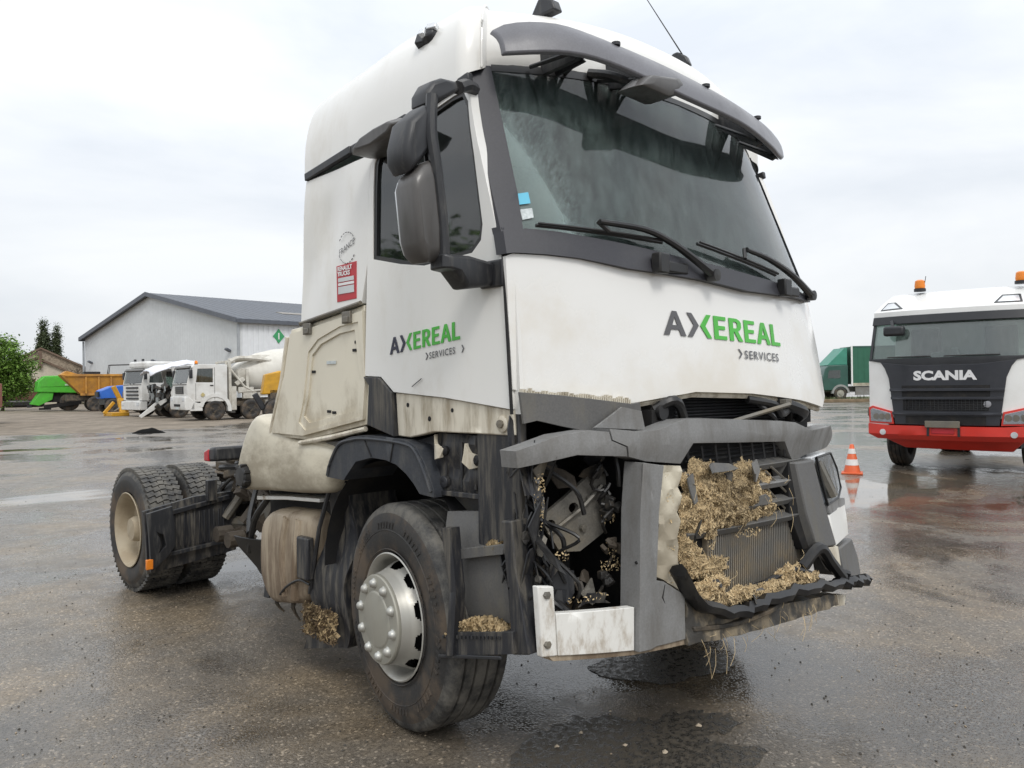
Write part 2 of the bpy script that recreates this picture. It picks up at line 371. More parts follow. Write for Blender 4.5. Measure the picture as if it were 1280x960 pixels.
G = {
'door': [(-0.802,2.139),(-0.824,1.811),(-0.841,1.519),(-0.419,1.565),(-0.045,1.59),(0.057,1.663),(0.194,1.669),(0.159,2.213),(0.125,2.742),(-0.125,2.806),(-0.364,2.865),(-0.571,2.898),(-0.676,2.576)],
'door_window': [(0.093,2.685),(0.071,2.738),(-0.217,2.813),(-0.475,2.867),(-0.539,2.87),(-0.58,2.815),(-0.636,2.584),(-0.685,2.278),(-0.674,2.214),(-0.617,2.169),(-0.29,2.153),(-0.11,2.181),(0.111,2.23)],
'sill': [(-0.045,1.587),(-0.419,1.562),(-0.841,1.515),(-0.843,1.414),(-0.652,1.414),(-0.331,1.413),(-0.153,1.381),(-0.059,1.385)],
'steptrim': [(0.194,1.665),(0.057,1.659),(-0.039,1.59),(-0.059,1.381),(0.165,1.431),(0.146,1.622)],
'quarter': [(0.745,2.725),(0.125,2.742),(0.159,2.213),(0.213,2.027),(0.809,1.958),(0.782,2.329)],
'beige': [(0.213,2.019),(0.81,1.949),(0.943,1.94),(1.033,1.683),(1.215,1.338),(0.775,1.333),(0.172,1.435),(0.153,1.622),(0.194,1.669)],
'beige_recess': [(0.243,1.938),(0.413,1.925),(0.627,1.871),(0.728,1.807),(0.786,1.549),(0.842,1.426),(0.774,1.385),(0.227,1.473),(0.201,1.669)],
'gutter': [(0.744,2.747),(0.301,2.8),(-0.157,2.846),(-0.393,2.889),(-0.582,2.919)],
'fender_out': [(0.542,1.151),(0.508,1.236),(0.421,1.339),(0.316,1.367),(0.194,1.38),(0.005,1.379),(-0.153,1.37),(-0.225,1.348),(-0.293,1.269),(-0.354,1.16),(-0.353,1.125),(-0.249,1.133),(-0.209,1.173),(-0.149,1.216),(-0.075,1.252),(0.008,1.269),(0.128,1.274),(0.268,1.246),(0.342,1.181),(0.38,1.146)],
'bracket': [(0.963,1.29),(0.518,1.335),(0.608,1.217),(0.642,1.155),(0.965,1.218)],
'innerpanel': [(-0.145,1.359),(-0.284,1.404),(-0.78,1.405),(-0.749,1.276),(-0.713,1.135),(-0.526,1.127),(-0.318,1.137),(-0.25,1.225)],
'bulge': [(1.361,1.479),(1.274,1.334),(0.908,1.316),(0.576,1.17),(0.66,1.049),(1.147,1.029),(1.709,1.011),(1.658,1.195),(1.566,1.308)],
'mudflap': [(0.677,1.092),(0.525,1.125),(0.499,0.959),(0.596,0.213),(1.041,0.103),(0.905,0.466),(0.809,0.838)],
'tank': [(1.553,0.823),(1.405,0.883),(0.866,0.956),(0.824,0.925),(0.906,0.444),(1.015,0.379),(1.453,0.296),(1.607,0.443)],
'rearguard': [(-1.403,3.05,0.721),(-0.961,3.05,0.78),(-0.771,3.05,0.797),(-0.804,3.05,0.336),(-1.37,3.05,0.235)],
'steppanel': [(-0.372,1.061),(-0.816,1.108),(-0.896,0.556),(-0.408,0.442)],
'steppost': [(-0.814,1.08),(-0.874,1.086),(-0.897,0.875),(-0.961,0.582),(-0.868,0.561),(-0.842,0.866)],
'tyrefair': [(-0.478,1.016),(-0.542,1.023),(-0.573,0.762),(-0.546,0.491),(-0.498,0.48),(-0.531,0.755)],
'step_hi': [(-0.522,0.924),(-0.82,0.987),(-0.819,0.946),(-0.527,0.881)],
'step_lo': [(-0.503,0.578),(-0.891,0.661),(-0.898,0.576),(-0.501,0.477)],
'panel': [(-1.272,2.127),(-1.248,2.138),(-1.122,2.137),(-0.975,2.129),(-0.736,2.099),(-0.294,2.08),(0.1,2.055),(1.151,2.083),(1.221,1.787),(1.147,1.524),(0.971,1.464),(0.562,1.515),(0.188,1.547),(0.058,1.558),(-0.372,1.573),(-0.572,1.552),(-0.745,1.532),(-0.916,1.552),(-1.07,1.575),(-1.253,1.598),(-1.264,1.874)],
'cowl': [(-1.266,2.23),(-1.176,2.246),(-1.063,2.242),(-0.986,2.234),(-0.8,2.216),(-0.417,2.176),(-0.126,2.157),(0.155,2.138),(0.941,2.095),(0.952,2.063),(0.048,2.052),(-0.328,2.079),(-0.755,2.099),(-0.984,2.13),(-1.127,2.139),(-1.252,2.14),(-1.28,2.135)],
'pillarR': [(-1.194,2.965),(-1.141,3.002),(-1.092,3.008),(-1.167,2.408),(-1.169,2.248),(-1.259,2.232),(-1.258,2.402)],
'band': [(-1.007,3.048),(-0.703,3.117),(-0.425,3.119),(-0.031,3.064),(0.331,3.018),(1.299,3.166),(1.279,3.032),(0.668,2.807),(0.375,2.733),(0.085,2.734),(-0.346,2.778),(-0.591,2.794),(-0.875,2.812),(-0.971,2.854),(-1.002,2.928)],
'beamR': [(-1.345,1.365),(-1.182,1.42),(-1.061,1.434),(-0.982,1.425),(-0.975,1.39),(-0.909,1.361),(-0.895,1.322),(-1.118,1.34),(-1.329,1.298)],
'beamL': [(-0.978,1.437),(-0.817,1.418),(-0.745,1.421),(-0.584,1.458),(-0.457,1.46),(0.198,1.422),(0.352,1.408),(0.55,1.357),(0.891,1.365),(1.475,1.247),(0.948,1.241),(0.538,1.23),(0.39,1.209),(0.253,1.318),(-0.535,1.357),(-0.588,1.272),(-0.794,1.296),(-0.887,1.321),(-0.902,1.364),(-0.968,1.392)],
'greypl': [(-1.265,1.588),(-1.113,1.573),(-0.78,1.53),(-0.736,1.535),(-0.712,1.41),(-0.971,1.418),(-1.105,1.448),(-1.202,1.474),(-1.252,1.463)],
'postR': [(-0.844,1.296),(-0.716,1.275),(-0.753,1.087),(-0.782,0.811),(-0.745,0.803),(-0.634,0.731),(-0.643,0.551),(-0.899,0.547),(-0.885,0.781),(-0.868,1.098)],
'grime': [(-0.694,1.275),(-0.598,1.265),(-0.637,1.074),(-0.628,0.872),(-0.643,0.801),(-0.757,0.811),(-0.732,1.083)],
'white_br': [(-1.277,0.846),(-1.22,0.841),(-1.216,0.74),(-1.21,0.573),(-1.264,0.573)],
'white_st': [(-1.213,0.736),(-1.164,0.734),(-0.895,0.722),(-0.902,0.551),(-1.207,0.573)],
'lip_top': [(-0.698,-1.23,0.827),(-0.592,-1.254,0.706),(-0.355,-1.287,0.627),(-0.179,-1.299,0.634),(0.163,-1.316,0.623),(0.494,-1.323,0.591),(0.963,-1.276,0.498)],
'mud_low': [(-0.607,-1.201,0.719),(-0.285,-1.245,0.595),(0.513,-1.28,0.531),(0.512,-1.288,0.472),(-0.05,-1.269,0.485),(-0.409,-1.24,0.508),(-0.622,-1.208,0.519)],
'postL': [(0.335,-1.221,1.209),(0.552,-1.207,1.208),(0.617,-1.233,0.971),(0.7,-1.256,0.745),(0.45,-1.271,0.768),(0.38,-1.249,0.959)],
'headlight': [(0.6,-1.201,1.213),(0.856,-1.156,1.218),(0.961,-1.143,1.125),(0.982,-1.155,1.016),(0.869,-1.192,0.974),(0.662,-1.229,0.961),(0.622,-1.215,1.094)],
'hstrip': [(0.672,-1.229,0.956),(0.866,-1.193,0.97),(1.067,-1.139,0.947),(1.05,-1.15,0.914),(0.676,-1.235,0.91)],
'wcorner': [(0.674,-1.236,0.906),(1.05,-1.15,0.914),(0.977,-1.186,0.837),(1.034,-1.182,0.757),(0.698,-1.257,0.741)],
'dcorner': [(0.73,-1.255,0.723),(1.057,-1.181,0.722),(1.25,-1.133,0.576),(1.189,-1.176,0.477),(0.738,-1.275,0.581)],
'wbit': [(0.495,-1.271,0.761),(0.723,-1.254,0.737),(0.72,-1.271,0.626),(0.546,-1.283,0.648)],
'wbit2': [(0.495,-1.301,0.53),(0.741,-1.29,0.482),(0.699,-1.299,0.437),(0.483,-1.309,0.466)],
'bracketplate': [(-0.886,1.25),(-0.826,1.235),(-0.825,1.158),(-0.841,0.994),(-0.962,0.924),(-1.05,0.93),(-1.129,1.073)],
'grille': [(-0.561,1.267),(0.489,1.194),(0.552,0.729),(0.313,0.591),(-0.508,0.698),(-0.617,0.866)],
'chaff': [(-0.562,1.233),(-0.277,1.228),(-0.075,1.23),(0.047,1.107),(0.17,0.979),(-0.051,0.968),(-0.425,0.995),(-0.577,1.064)],
'rad': [(-0.336,0.962),(0.473,0.912),(0.453,0.69),(-0.338,0.794)],
'chaff2': [(-0.556,0.871),(-0.287,0.814),(0.399,0.689),(0.373,0.595),(-0.06,0.632),(-0.418,0.677),(-0.539,0.783)],
'visor_up': [(-1.141,-0.64,3.122),(-1.1,-0.666,3.153),(-1.006,-0.722,3.173),(-0.904,-0.776,3.178),(-0.798,-0.825,3.166),(-0.558,-0.91,3.118),(-0.252,-0.968,3.076),(0.172,-0.975,3.044),(0.627,-0.889,3.062),(1.48,-0.557,3.181)],
'visor_lo': [(-1.152,-0.733,2.986),(-1.071,-0.784,3.009),(-0.946,-0.855,3.022),(-0.82,-0.915,3.017),(-0.652,-0.981,2.973),(-0.375,-1.051,2.926),(0.115,-1.078,2.893),(0.418,-1.043,2.779)],
'txt': [(-0.556,1.827),(0.393,1.794),(-0.548,1.933),(-0.044,1.734),(0.399,1.716),(0.413,1.761)],
'txts': [(-0.024,1.767),(-0.532,1.833),(-0.026,1.85),(-0.264,1.769),(-0.532,1.8),(-0.529,1.895)],
'redst': [(0.435,2.233),(0.25,2.239),(0.255,2.054),(0.433,2.049)],
'france': [(0.335,2.322),(0.411,2.283),(0.262,2.352)],
'stick': [(-1.147,2.404),(-1.098,2.415),(-1.103,2.365),(-1.151,2.355),(-1.154,2.334),(-1.103,2.344),(-1.108,2.302),(-1.157,2.288)],
'mirror_main': [(-1.679,2.377),(-1.66,2.419),(-1.603,2.465),(-1.553,2.487),(-1.523,2.409),(-1.495,2.212),(-1.497,2.104),(-1.583,2.089),(-1.624,2.112),(-1.649,2.164)],
'mirror_up': [(-1.694,2.524),(-1.66,2.624),(-1.557,2.702),(-1.522,2.698),(-1.516,2.6),(-1.549,2.516),(-1.599,2.467),(-1.656,2.424),(-1.692,2.465)],
'mirror_top': [(-1.526,2.716),(-1.525,2.763),(-1.493,2.815),(-1.444,2.84),(-1.361,2.845),(-1.341,2.817),(-1.413,2.771),(-1.462,2.741)],
'mirror_kerb': [(0.124,2.719),(0.041,2.765),(-0.109,2.789),(-0.263,2.798),(-0.31,2.776),(-0.262,2.735),(-0.075,2.698),(0.077,2.702)],
'mbracket': [(-1.521,2.123),(-1.388,2.127),(-1.243,2.109),(-1.244,2.021),(-1.403,1.997),(-1.47,2.063),(-1.522,2.068)],
'marker': (-1.17,-0.263,3.222),
'ant1': (-0.881,-0.737,3.251),
'ant2': [(-0.15,-0.876,3.155),(-0.462,-0.834,3.332)],
'fmirror': [(-0.66,-0.878,2.901),(-0.569,-0.906,2.969),(-0.334,-0.957,3.013),(-0.292,-0.963,2.988),(-0.436,-0.939,2.905)],
'wip1': [(-1.143,-0.869,2.265),(-0.865,-0.958,2.297),(-0.642,-1.018,2.281),(-0.498,-1.06,2.226),(-0.282,-1.124,2.099)],
'wip2': [(-0.303,-1.068,2.26),(0.122,-1.073,2.268),(0.58,-1.065,2.176),(0.881,-1.028,2.092)],
'cap': (-1.25,1.468,1.077),
'redlamp': (-0.7,3.011,1.102),
}

# ------------------------------------------------------------------ the wrecked truck (front = -Y, its right side = -X)
def Yp(x, z=1.8):
    t = (2.12 - z) / .62
    return -.84 - .25 * (1 - min(abs(x) / 1.26, 1.12) ** 2.4) - .11 * t * max(0, (x + 1.26) / 2.5)
def Yw(x, z):
    t = (z - 2.13) / .9; w = 1.26 - .14 * t
    return -.84 + .30 * t - .25 * (1 - min(abs(x) / w, 1.1) ** 2.4)
def Yl(x, z=1.):
    p = max(0, min(1, (1.25 - z) / .8)) * max(0, (x + 1.26) / 2.52)
    return -1.0 - .22 * (1 - min(abs(x) / 1.26, 1.12) ** 3) - .15 * p
def Xs(z): return 1.26 - (.11 * ((z - 2.55) / .6) ** 2 if z > 2.55 else 0)
def side_fn(sgn, off=0.):
    return lambda u, v, w: (sgn * (Xs(v) - off - w), u, v)
def front_fn(f, off=0.):
    return lambda u, v, w: (u, f(u, v) + off + w, v)

T = empty('wrecked_truck', 'white crash-damaged tractor unit with its front torn open and straw in the grille', 'truck')

# --- roof
ZB_R, ZT = 2.745, 3.39
def roof_outline():
    pts = []
    n = 14
    for i in range(n + 1):                              # right side, rear to front
        y = .78 - (.78 + .50) * i / n; pts.append((-Xs(2.8), y, 2.745 + (2.915 - 2.745) * i / n))
    for i in range(1, 6):                               # corner
        a = i / 6 * math.pi / 2; pts.append((-1.245 + .13 * (1 - math.cos(a)) , -.50 - .075 * math.sin(a), 2.915 + .075 * i / 6))
    m = 26
    for i in range(m + 1):
        x = -1.10 + 2.20 * i / m
        zz = 3.005 + .055 * (1 - (abs(x) / 1.1) ** 2)
        pts.append((x, Yw(x, zz) + .012, zz))
    left = [(-x, y, z) for x, y, z in pts[:n + 6]][::-1]
    return pts + left
ro = roof_outline()
NV = 12
V = []; F = []
nu = len(ro)
for j in range(NV + 1):
    th = (j / NV) * math.pi / 2
    k = 1 - math.cos(th) ** .66; s = math.sin(th) ** .80
    for (x, y, z) in ro:
        fr = max(0, min(1, (.35 - y) / .8))
        xx = x * (1 - .30 * k); yy = y + fr * .30 * k
        zt = ZT - .11 * max(0, y) - .035 * (x / 1.26) ** 2
        V.append((xx, yy, z + (zt - z) * s))
for j in range(NV):
    for i in range(nu - 1):
        F.append([j * nu + i, j * nu + i + 1, (j + 1) * nu + i + 1, (j + 1) * nu + i])
top = NV * nu
for i in range(nu // 2 - 1):
    F.append([top + i, top + i + 1, top + nu - 2 - i, top + nu - 1 - i])
F.append([j * nu for j in range(NV + 1)] + [(NV - j) * nu + nu - 1 for j in range(NV + 1)])
roof = link('roof', V, F, M['white'], T, 40)
# raised seam moulding over the roof shoulder
mb = MB()
for sg in (1,):
    p = []
    for j in range(0, NV + 1):
        v = V[j * nu + 19]; p.append((v[0] - .006, v[1] - .004, v[2] + .004))
    mb.tube(p, .005, 6)
mb.build('roof_seam', M['white'], T)
# gutter strips
for sg in (-1, 1):
    mb = MB()
    g = [(sg * (Xs(z) + .004), y, z) for y, z in G['gutter']]
    for a, b in zip(g[:-1], g[1:]):
        a = Vector(a); b = Vector(b); d = (b - a)
        mb.box((a + b) / 2, (.03, d.length + .004, .042), Matrix.Rotation(math.atan2(d.z, -d.y) * -1, 3, 'X'))
    mb.build('gutter_strip', M['blackpl'], T, bevel=.006)

# --- cab sides: door with window opening, rear quarter
def scl(p, k):
    cx = sum(a for a, b in p) / len(p); cy = sum(b for a, b in p) / len(p)
    return [(cx + (a - cx) * k, cy + (b - cy) * k) for a, b in p]
def dented(sgn):
    def fn(u, v, w):
        d = 0.
        if sgn < 0:
            d = .030 * math.exp(-((u - .52 - (v - 2.5) * -.25) ** 2) / .018) * math.exp(-((v - 2.45) ** 2) / .05)
            d += .014 * math.exp(-((u - .72) ** 2) / .006) * math.exp(-((v - 2.2) ** 2) / .03)
        return (sgn * (Xs(v) - w - d), u, v)
    return fn
for sg in (-1, 1):
    door = plate('door', G['door'], side_fn(sg), .045, M['white'], T, .1, holes=[G['door_window']], bevel=.008)
    plate('window_seal', scl(G['door_window'], 1.025), side_fn(sg, .006), .02, M['rubber'], door, .12, holes=[scl(G['door_window'], .95)], bevel=.002)
    plate('window', scl(G['door_window'], .955), side_fn(sg, .018), .006, M['sgn'] if sg < 0 else M['sg'], door, .15, bevel=0)
    plate('quarter_panel', G['quarter'], dented(sg), .05, M['white'], T, .05, bevel=.01)
    mb = MB(); mb.tube([(sg * 1.275, .10, 1.93), (sg * 1.275, -.10, 1.95)], .012, 8)
    if sg > 0: mb.build('door_handle', M['blackpl'], door)
    plate('sill_panel', G['sill'], side_fn(sg, .012), .05, M['sill'], T, .1, bevel=.01)
    plate('step_trim', G['steptrim'], side_fn(sg, -.012), .06, M['dirtypl'], T, .08, bevel=.012)
    plate('side_locker', G['beige'], side_fn(sg, .015), .06, M['cream'], T, .08, bevel=.014)
# locker frame on the near side: raised surround, so that the middle reads as a recess, hinges, latch holes, bottom lip
bl = [o for o in T.children if o.name.startswith('side_locker')][0]
outer = scl(G['beige'], .985)
def fn_ring(u, v, w): return (-(1.264 - w), u, v)
inr = scl(G['beige_recess'], 1.0)
plate('locker_surround', [(.205, 1.99), (.80, 1.925), (.925, 1.915), (1.0, 1.68), (1.16, 1.36), (.80, 1.355), (.215, 1.455), (.19, 1.63)],
      fn_ring, .02, M['cream'], bl, .08, holes=[inr], bevel=.012)
mb = MB()
inner2 = scl(G['beige_recess'], .80)
plate('pressed_rib', [(a, b) for a, b in scl(G['beige_recess'], 1.02)], lambda u, v, w: (-(1.256 - w), u, v), .012, M['cream'], bl, .08, holes=[scl(G['beige_recess'], .86)], bevel=.006)
for (y, z) in ((.72, 1.93), (.33, 1.965)):
    MB().box((-1.272, y, z), (.014, .075, .06)).box((-1.282, y, z - .012), (.008, .05, .03)).build('hinge', M['steel'], bl, bevel=.003)
mb = MB()
for (y, z) in ((.28, 1.84), (.30, 1.80), (.70, 1.70), (.55, 1.49), (.50, 1.485)):
    mb.box((-1.248, y, z), (.004, .035, .014))
mb.build('latch_slot', M['void'], bl)
MB().box((-1.2485, .52, 1.745), (.003, .09, .016)).build('sticker', M['stick_w'], bl)
mb = MB(); mb.tube([(-1.268, .21, 2.028), (-1.268, .80, 1.962)], .011, 8); mb.build('quarter_trim', M['steel'], T)
mb = MB(); mb.tube([(-1.262, .83, 1.315), (-1.262, .5, 1.36), (-1.255, .2, 1.41)], .013, 8); mb.build('locker_lip', M['sill'], bl)
mb = MB(); mb.tube([(-1.25, .98, 1.90), (-1.25, 1.05, 1.66), (-1.25, 1.19, 1.36)], .012, 8); mb.build('locker_edge', M['sill'], bl)
# small holes and plugs in the sill, hinge bolt in its corner
sp = [o for o in T.children if o.name.startswith('sill_panel')][0]
mb = MB(); mb.lathe([(.034, 0), (.034, -.008), (.028, -.012), (0, -.012)], 16, 'x', (-1.248, -.78, 1.46)); mb.build('jack_plug', M['sill'], sp)
mb = MB(); mb.lathe([(.017, 0), (.017, -.012), (0, -.014)], 8, 'x', (-1.26, -.78, 1.46)); mb.build('plug_bolt', M['steel'], sp)
mb = MB()
for y, z, s in ((-.30, 1.47, .012), (-.46, 1.51, .01), (-.14, 1.53, .011)): mb.lathe([(s, 0), (0, -.002)], 10, 'x', (-1.249, y, z))
mb.build('bolt_hole', M['void'], sp)

# --- cab shell that closes the body: rear wall, floor, firewall, headlining
MB().b6(-1.235, 1.235, .74, .775, 1.30, 2.76).build('rear_wall', M['cream'], T, bevel=.02)
MB().b6(-1.20, 1.20, -.80, .74, 1.60, 1.64).build('cab_floor', M['interior2'], T)
MB().b6(-1.19, 1.19, .66, .73, 1.64, 3.05).build('bunk_curtain', M['headl'], T)
MB().b6(-1.1, 1.1, -.36, .7, 3.07, 3.09).build('headlining', M['headl'], T)
MB().b6(-1.12, 1.12, -.62, -.58, .62, 1.6).build('firewall', M['void'], T)
# --- front: bonnet panel, cowl, pillars, glass
bp = plate('bonnet_panel', G['panel'], front_fn(Yp), .035, M['panelw'], T, .075, bevel=.012)
mb = MB()
pe = [q for q in G['panel'] if q[1] < 1.62]
pe = sorted(pe)
mb.tube([(x, Yp(x, z) + .03, z - .012) for x, z in pe], .014, 6); mb.build('panel_lip', M['sill'], bp)
plate('door_gap_seal', [(-.79, 2.14), (-.83, 1.5), (-.875, 1.5), (-.845, 2.14)], side_fn(-1, .022), .02, M['white'], T, 0, bevel=0)
MB().tube([(-1.266, -.812, 2.14), (-1.267, -.832, 1.82), (-1.268, -.852, 1.5)], .007, 6).build('gap_rubber', M['void'], T)
plate('cowl', G['cowl'], front_fn(Yw, -.02), .06, M['pillar'], T, .08, bevel=.006)
for sg in (-1, 1):
    pp = [(u * (1 if sg < 0 else -1), v) for u, v in [(-1.20, 2.965), (-1.145, 3.002), (-1.092, 3.008), (-1.148, 2.408), (-1.172, 2.245), (-1.262, 2.225), (-1.235, 2.6)]]
    plate('windscreen_pillar', pp, front_fn(Yw), .05, M['pillar'], T, .07, bevel=.008)
MB().b6(-1.257, -1.20, -.80, -.76, 2.12, 2.25).build('pillar_foot', M['pillar'], T, bevel=.004)
gl = [(-1.165, 2.20), (-.9, 2.19), (-.4, 2.13), (.2, 2.09), (.9, 2.06), (1.17, 2.10), (1.165, 2.4), (1.09, 3.0), (.6, 3.045), (0, 3.06), (-.6, 3.045), (-1.09, 3.0), (-1.165, 2.4)]
ws = plate('windscreen', gl, front_fn(Yw, .012), .006, M['ws'], T, .08, bevel=0)
bd = [(-1.0, 3.05), (-.5, 3.085), (0, 3.09), (.5, 3.085), (1.0, 3.05), (1.02, 2.98), (1.0, 2.88), (.9, 2.815), (.7, 2.785), (.3, 2.745), (0, 2.74), (-.3, 2.755), (-.7, 2.785), (-.86, 2.80), (-.95, 2.84), (-1.0, 2.92)]
plate('shade_band', bd, front_fn(Yw, .05), .006, M['dark'], T, .1, bevel=0)
hd = [(-1.07, 3.06), (1.07, 3.06), (1.09, 2.985), (.6, 3.015), (0, 3.03), (-.6, 3.015), (-1.09, 2.985)]
plate('screen_header', hd, front_fn(Yw, .008), .02, M['rubber'], T, .1, bevel=0)
for (a, b), mt in (((0, 4), 'stick_b'), ((4, 8), 'stick_w')):
    plate('windscreen_sticker', G['stick'][a:b], front_fn(Yw, .008), .002, M[mt], ws, 0, bevel=0)
# interior
MB().tube([(-1.268, -.20, 1.615), (-1.268, -.27, 1.65)], .0025, 4).build('scratch', M['greylet'], dr_ if False else door)
MB().prism([(-.72, 1.64), (-.72, 2.12), (-.42, 2.14), (-.36, 1.95), (-.45, 1.64)], -1.15, 1.15).prism([(-.90, 1.64), (-.90, 2.09), (-.70, 2.12), (-.70, 1.64)], -.72, .72).build('dashboard', M['interior2'], T, bevel=.03)
for cx in (-.66, .66):
    mb = MB(); mb.box((cx, .12, 1.99), (.50, .50, .16)); s = mb.build('seat', M['interior2'], T, bevel=.05)
    MB().box((cx, .40, 2.36), (.48, .13, .66), Matrix.Rotation(R(-10), 3, 'X'), .85).build('seat_back', M['interior2'], s, bevel=.05)
    MB().box((cx, .47, 2.78), (.28, .10, .2)).build('headrest', M['interior2'], s, bevel=.04)
tor = MB()
p = [(.66 + .23 * math.cos(a), -.28 - .23 * math.sin(a) * .55, 2.24 + .23 * math.sin(a) * .83) for a in [i * math.pi / 12 for i in range(25)]]
tor.tube(p, .017, 8); tor.tube([(.44, -.28, 2.24), (.88, -.28, 2.24)], .02, 6); tor.tube([(.66, -.28, 2.24), (.66, -.42, 2.02)], .03, 8)
tor.build('steering_wheel', M['interior2'], T)
MB().box((.10, -.86, 2.2), (.13, .05, .16), None, .7).build('tachograph', M['interior2'], T, bevel=.01)
MB().box((.3, -.93, 2.155), (.30, .10, .01)).build('yellow_card', pm('yellow_card', (.5, .4, .08), .7), T)
# camera housing hanging from the shade band behind the glass
x0, z0 = -.67, 2.60
V = []; cm = [(-.767, 2.707), (-.745, 2.76), (-.714, 2.775), (-.59, 2.785), (-.569, 2.77), (-.587, 2.70), (-.62, 2.62), (-.68, 2.585), (-.77, 2.56), (-.79, 2.60)]
for e in (.03, .11):
    V += [(u + .01, Yw(u, v) + e, v - .06) for u, v in cm]
mb = MB().add(V, [list(range(10)), [10 + i for i in range(10)][::-1]] + [[i, (i + 1) % 10, 10 + (i + 1) % 10, 10 + i] for i in range(10)])
mb.box((-.65, Yw(-.65, 2.8) + .07, 2.80), (.06, .05, .08)); mb.build('inside_camera', M['dark'], T, bevel=.015)

# --- front lettering on the bonnet panel and the door
def letters(fnp, x0, x1, zb, cap, parent, hdr, sub, slope=0.):
    """logo word: dark A, dark and green chevrons, green word; small second line"""
    L = x1 - x0
    def f(u, v, w): return fnp(x0 + u * L + v * .0, zb + slope * u * L + v * cap, w)
    def pol(name, pts, mat): plate(name, pts, f, .002, mat, parent, 0, bevel=0)
    A = [(0, 0), (.062, 1), (.092, 1), (.154, 0), (.117, 0), (.104, .24), (.05, .24), (.037, 0)]
    hole = [(.060, .42), (.094, .42), (.077, .76)]
    plate('lettering', A, f, .002, M['navy' if hdr == 's' else 'greylet'], parent, 0, holes=[hole], bevel=0)
    pol('lettering', [(.165, 1), (.20, 1), (.252, .5), (.20, 0), (.165, 0), (.213, .5)], M['navy' if hdr == 's' else 'greylet'])
    pol('lettering', [(.318, 1), (.353, 1), (.303, .5), (.353, 0), (.318, 0), (.264, .5)], M['green'])
    def E(x): return [(x, 0), (x, 1), (x + .105, 1), (x + .105, .84), (x + .036, .84), (x + .036, .59), (x + .095, .59), (x + .095, .43), (x + .036, .43), (x + .036, .16), (x + .108, .16), (x + .108, 0)]
    pol('lettering', E(.375), M['green'])
    Rr = [(.51, 0), (.51, 1), (.58, 1), (.607, .94), (.622, .83), (.622, .62), (.610, .52), (.588, .45), (.632, 0), (.592, 0), (.553, .41), (.546, .41), (.546, 0)]
    plate('lettering', Rr, f, .002, M['green'], parent, 0, holes=[[(.546, .56), (.575, .56), (.586, .63), (.586, .79), (.575, .85), (.546, .85)]], bevel=0)
    pol('lettering', E(.652), M['green'])
    x = .775
    A2 = [(x, 0), (x + .055, 1), (x + .09, 1), (x + .147, 0), (x + .108, 0), (x + .097, .24), (x + .048, .24), (x + .037, 0)]
    plate('lettering', A2, f, .002, M['green'], parent, 0, holes=[[(x + .058, .42), (x + .088, .42), (x + .073, .76)]], bevel=0)
    pol('lettering', [(.935, 0), (.935, 1), (.971, 1), (.971, .17), (1.04, .17), (1.04, 0)], M['green'])
    # second line
    for xx in ((.575,) if hdr == 'f' else (.555, 1.06)):
        d = .025 if xx < 1 else .02
        pol('lettering', [(xx, -.34), (xx + .012, -.34), (xx + .012 + d, -.545), (xx + .012, -.75), (xx, -.75), (xx + d, -.545)], M['greylet'])
    def g(u, v, w): return fnp(u, v, w)
    tx = x0 + (.63 if hdr == 'f' else .61) * L
    sz = cap * .52
    def ft(u, v, w): return fnp(tx + u * (1 if L > 0 else -1), zb + slope * (.63 * L + u * (1 if L > 0 else -1)) - cap * .74 + v, -.0005)
    text('lettering', 'SERVICES', sz, ft, M['greylet'], parent, 0, 1.18, sz * .012, sx=abs(L) * .415 / (sz * 5.35))
letters(lambda u, v, w: (u, Yp(u, v) - .005 + w, v), -.556, .355, 1.827, .108, bp, 'f', '', slope=-.035)
dr = [o for o in T.children if o.name == 'door'][0]
letters(lambda u, v, w: (-1.264 + w, u, v), -.024, -.515, 1.765, .078, dr, 's', '', slope=-.095)
# red badge, round print, small code on the panel
qp = [o for o in T.children if o.name == 'quarter_panel'][0]
def fq(off=0.): return lambda u, v, w: (-1.263 - off + w + .0, u, v)
rb = plate('red_badge', G['redst'], fq(), .003, M['redp'], qp, 0, bevel=.002)
def inb(u, v):   # badge coordinates: u 0..1 from its rear edge, v 0..1 up
    return (.434 - u * .181, 2.051 + v * .184)
for (a, b, c, d, mt) in ((.10, .20, .90, .40, 'greyp'), (.10, .43, .90, .50, 'whp'), (.10, .53, .90, .64, 'greyp')):
    q = [inb(a, b), inb(c, b), inb(c, d), inb(a, d)]
    plate('badge_field', q, fq(.003), .002, M[mt], rb, 0, bevel=0)
for i, wd in enumerate(('RENAULT', 'TRUCKS')):
    def ft(u, v, w, i=i):
        a, b = inb(.08, .84 - i * .145); return (-1.2665, a - u, b + v)
    text('badge_lettering', wd, .030, ft, M['whp'], rb, 0, 1.0, .0012, sx=1.02)
def ff(u, v, w):
    return (-1.2635, .335 - (u * math.cos(.42) - v * math.sin(.42) * .2), 2.305 + v + u * .30)
text('round_print', 'FRANCE', .042, ff, M['greylet'], qp, 0, 1.0, 0, align='CENTER')
mb = MB()
for k in range(22):
    a0, a1 = k * 2 * math.pi / 22, (k + .55) * 2 * math.pi / 22
    if abs(math.sin(a0)) < .45: continue
    mb.tube([(-1.2632, .335 + .078 * math.cos(a), 2.315 + .078 * math.sin(a)) for a in (a0, a1)], .0022, 4)
mb.build('round_print_ring', M['greylet'], qp)

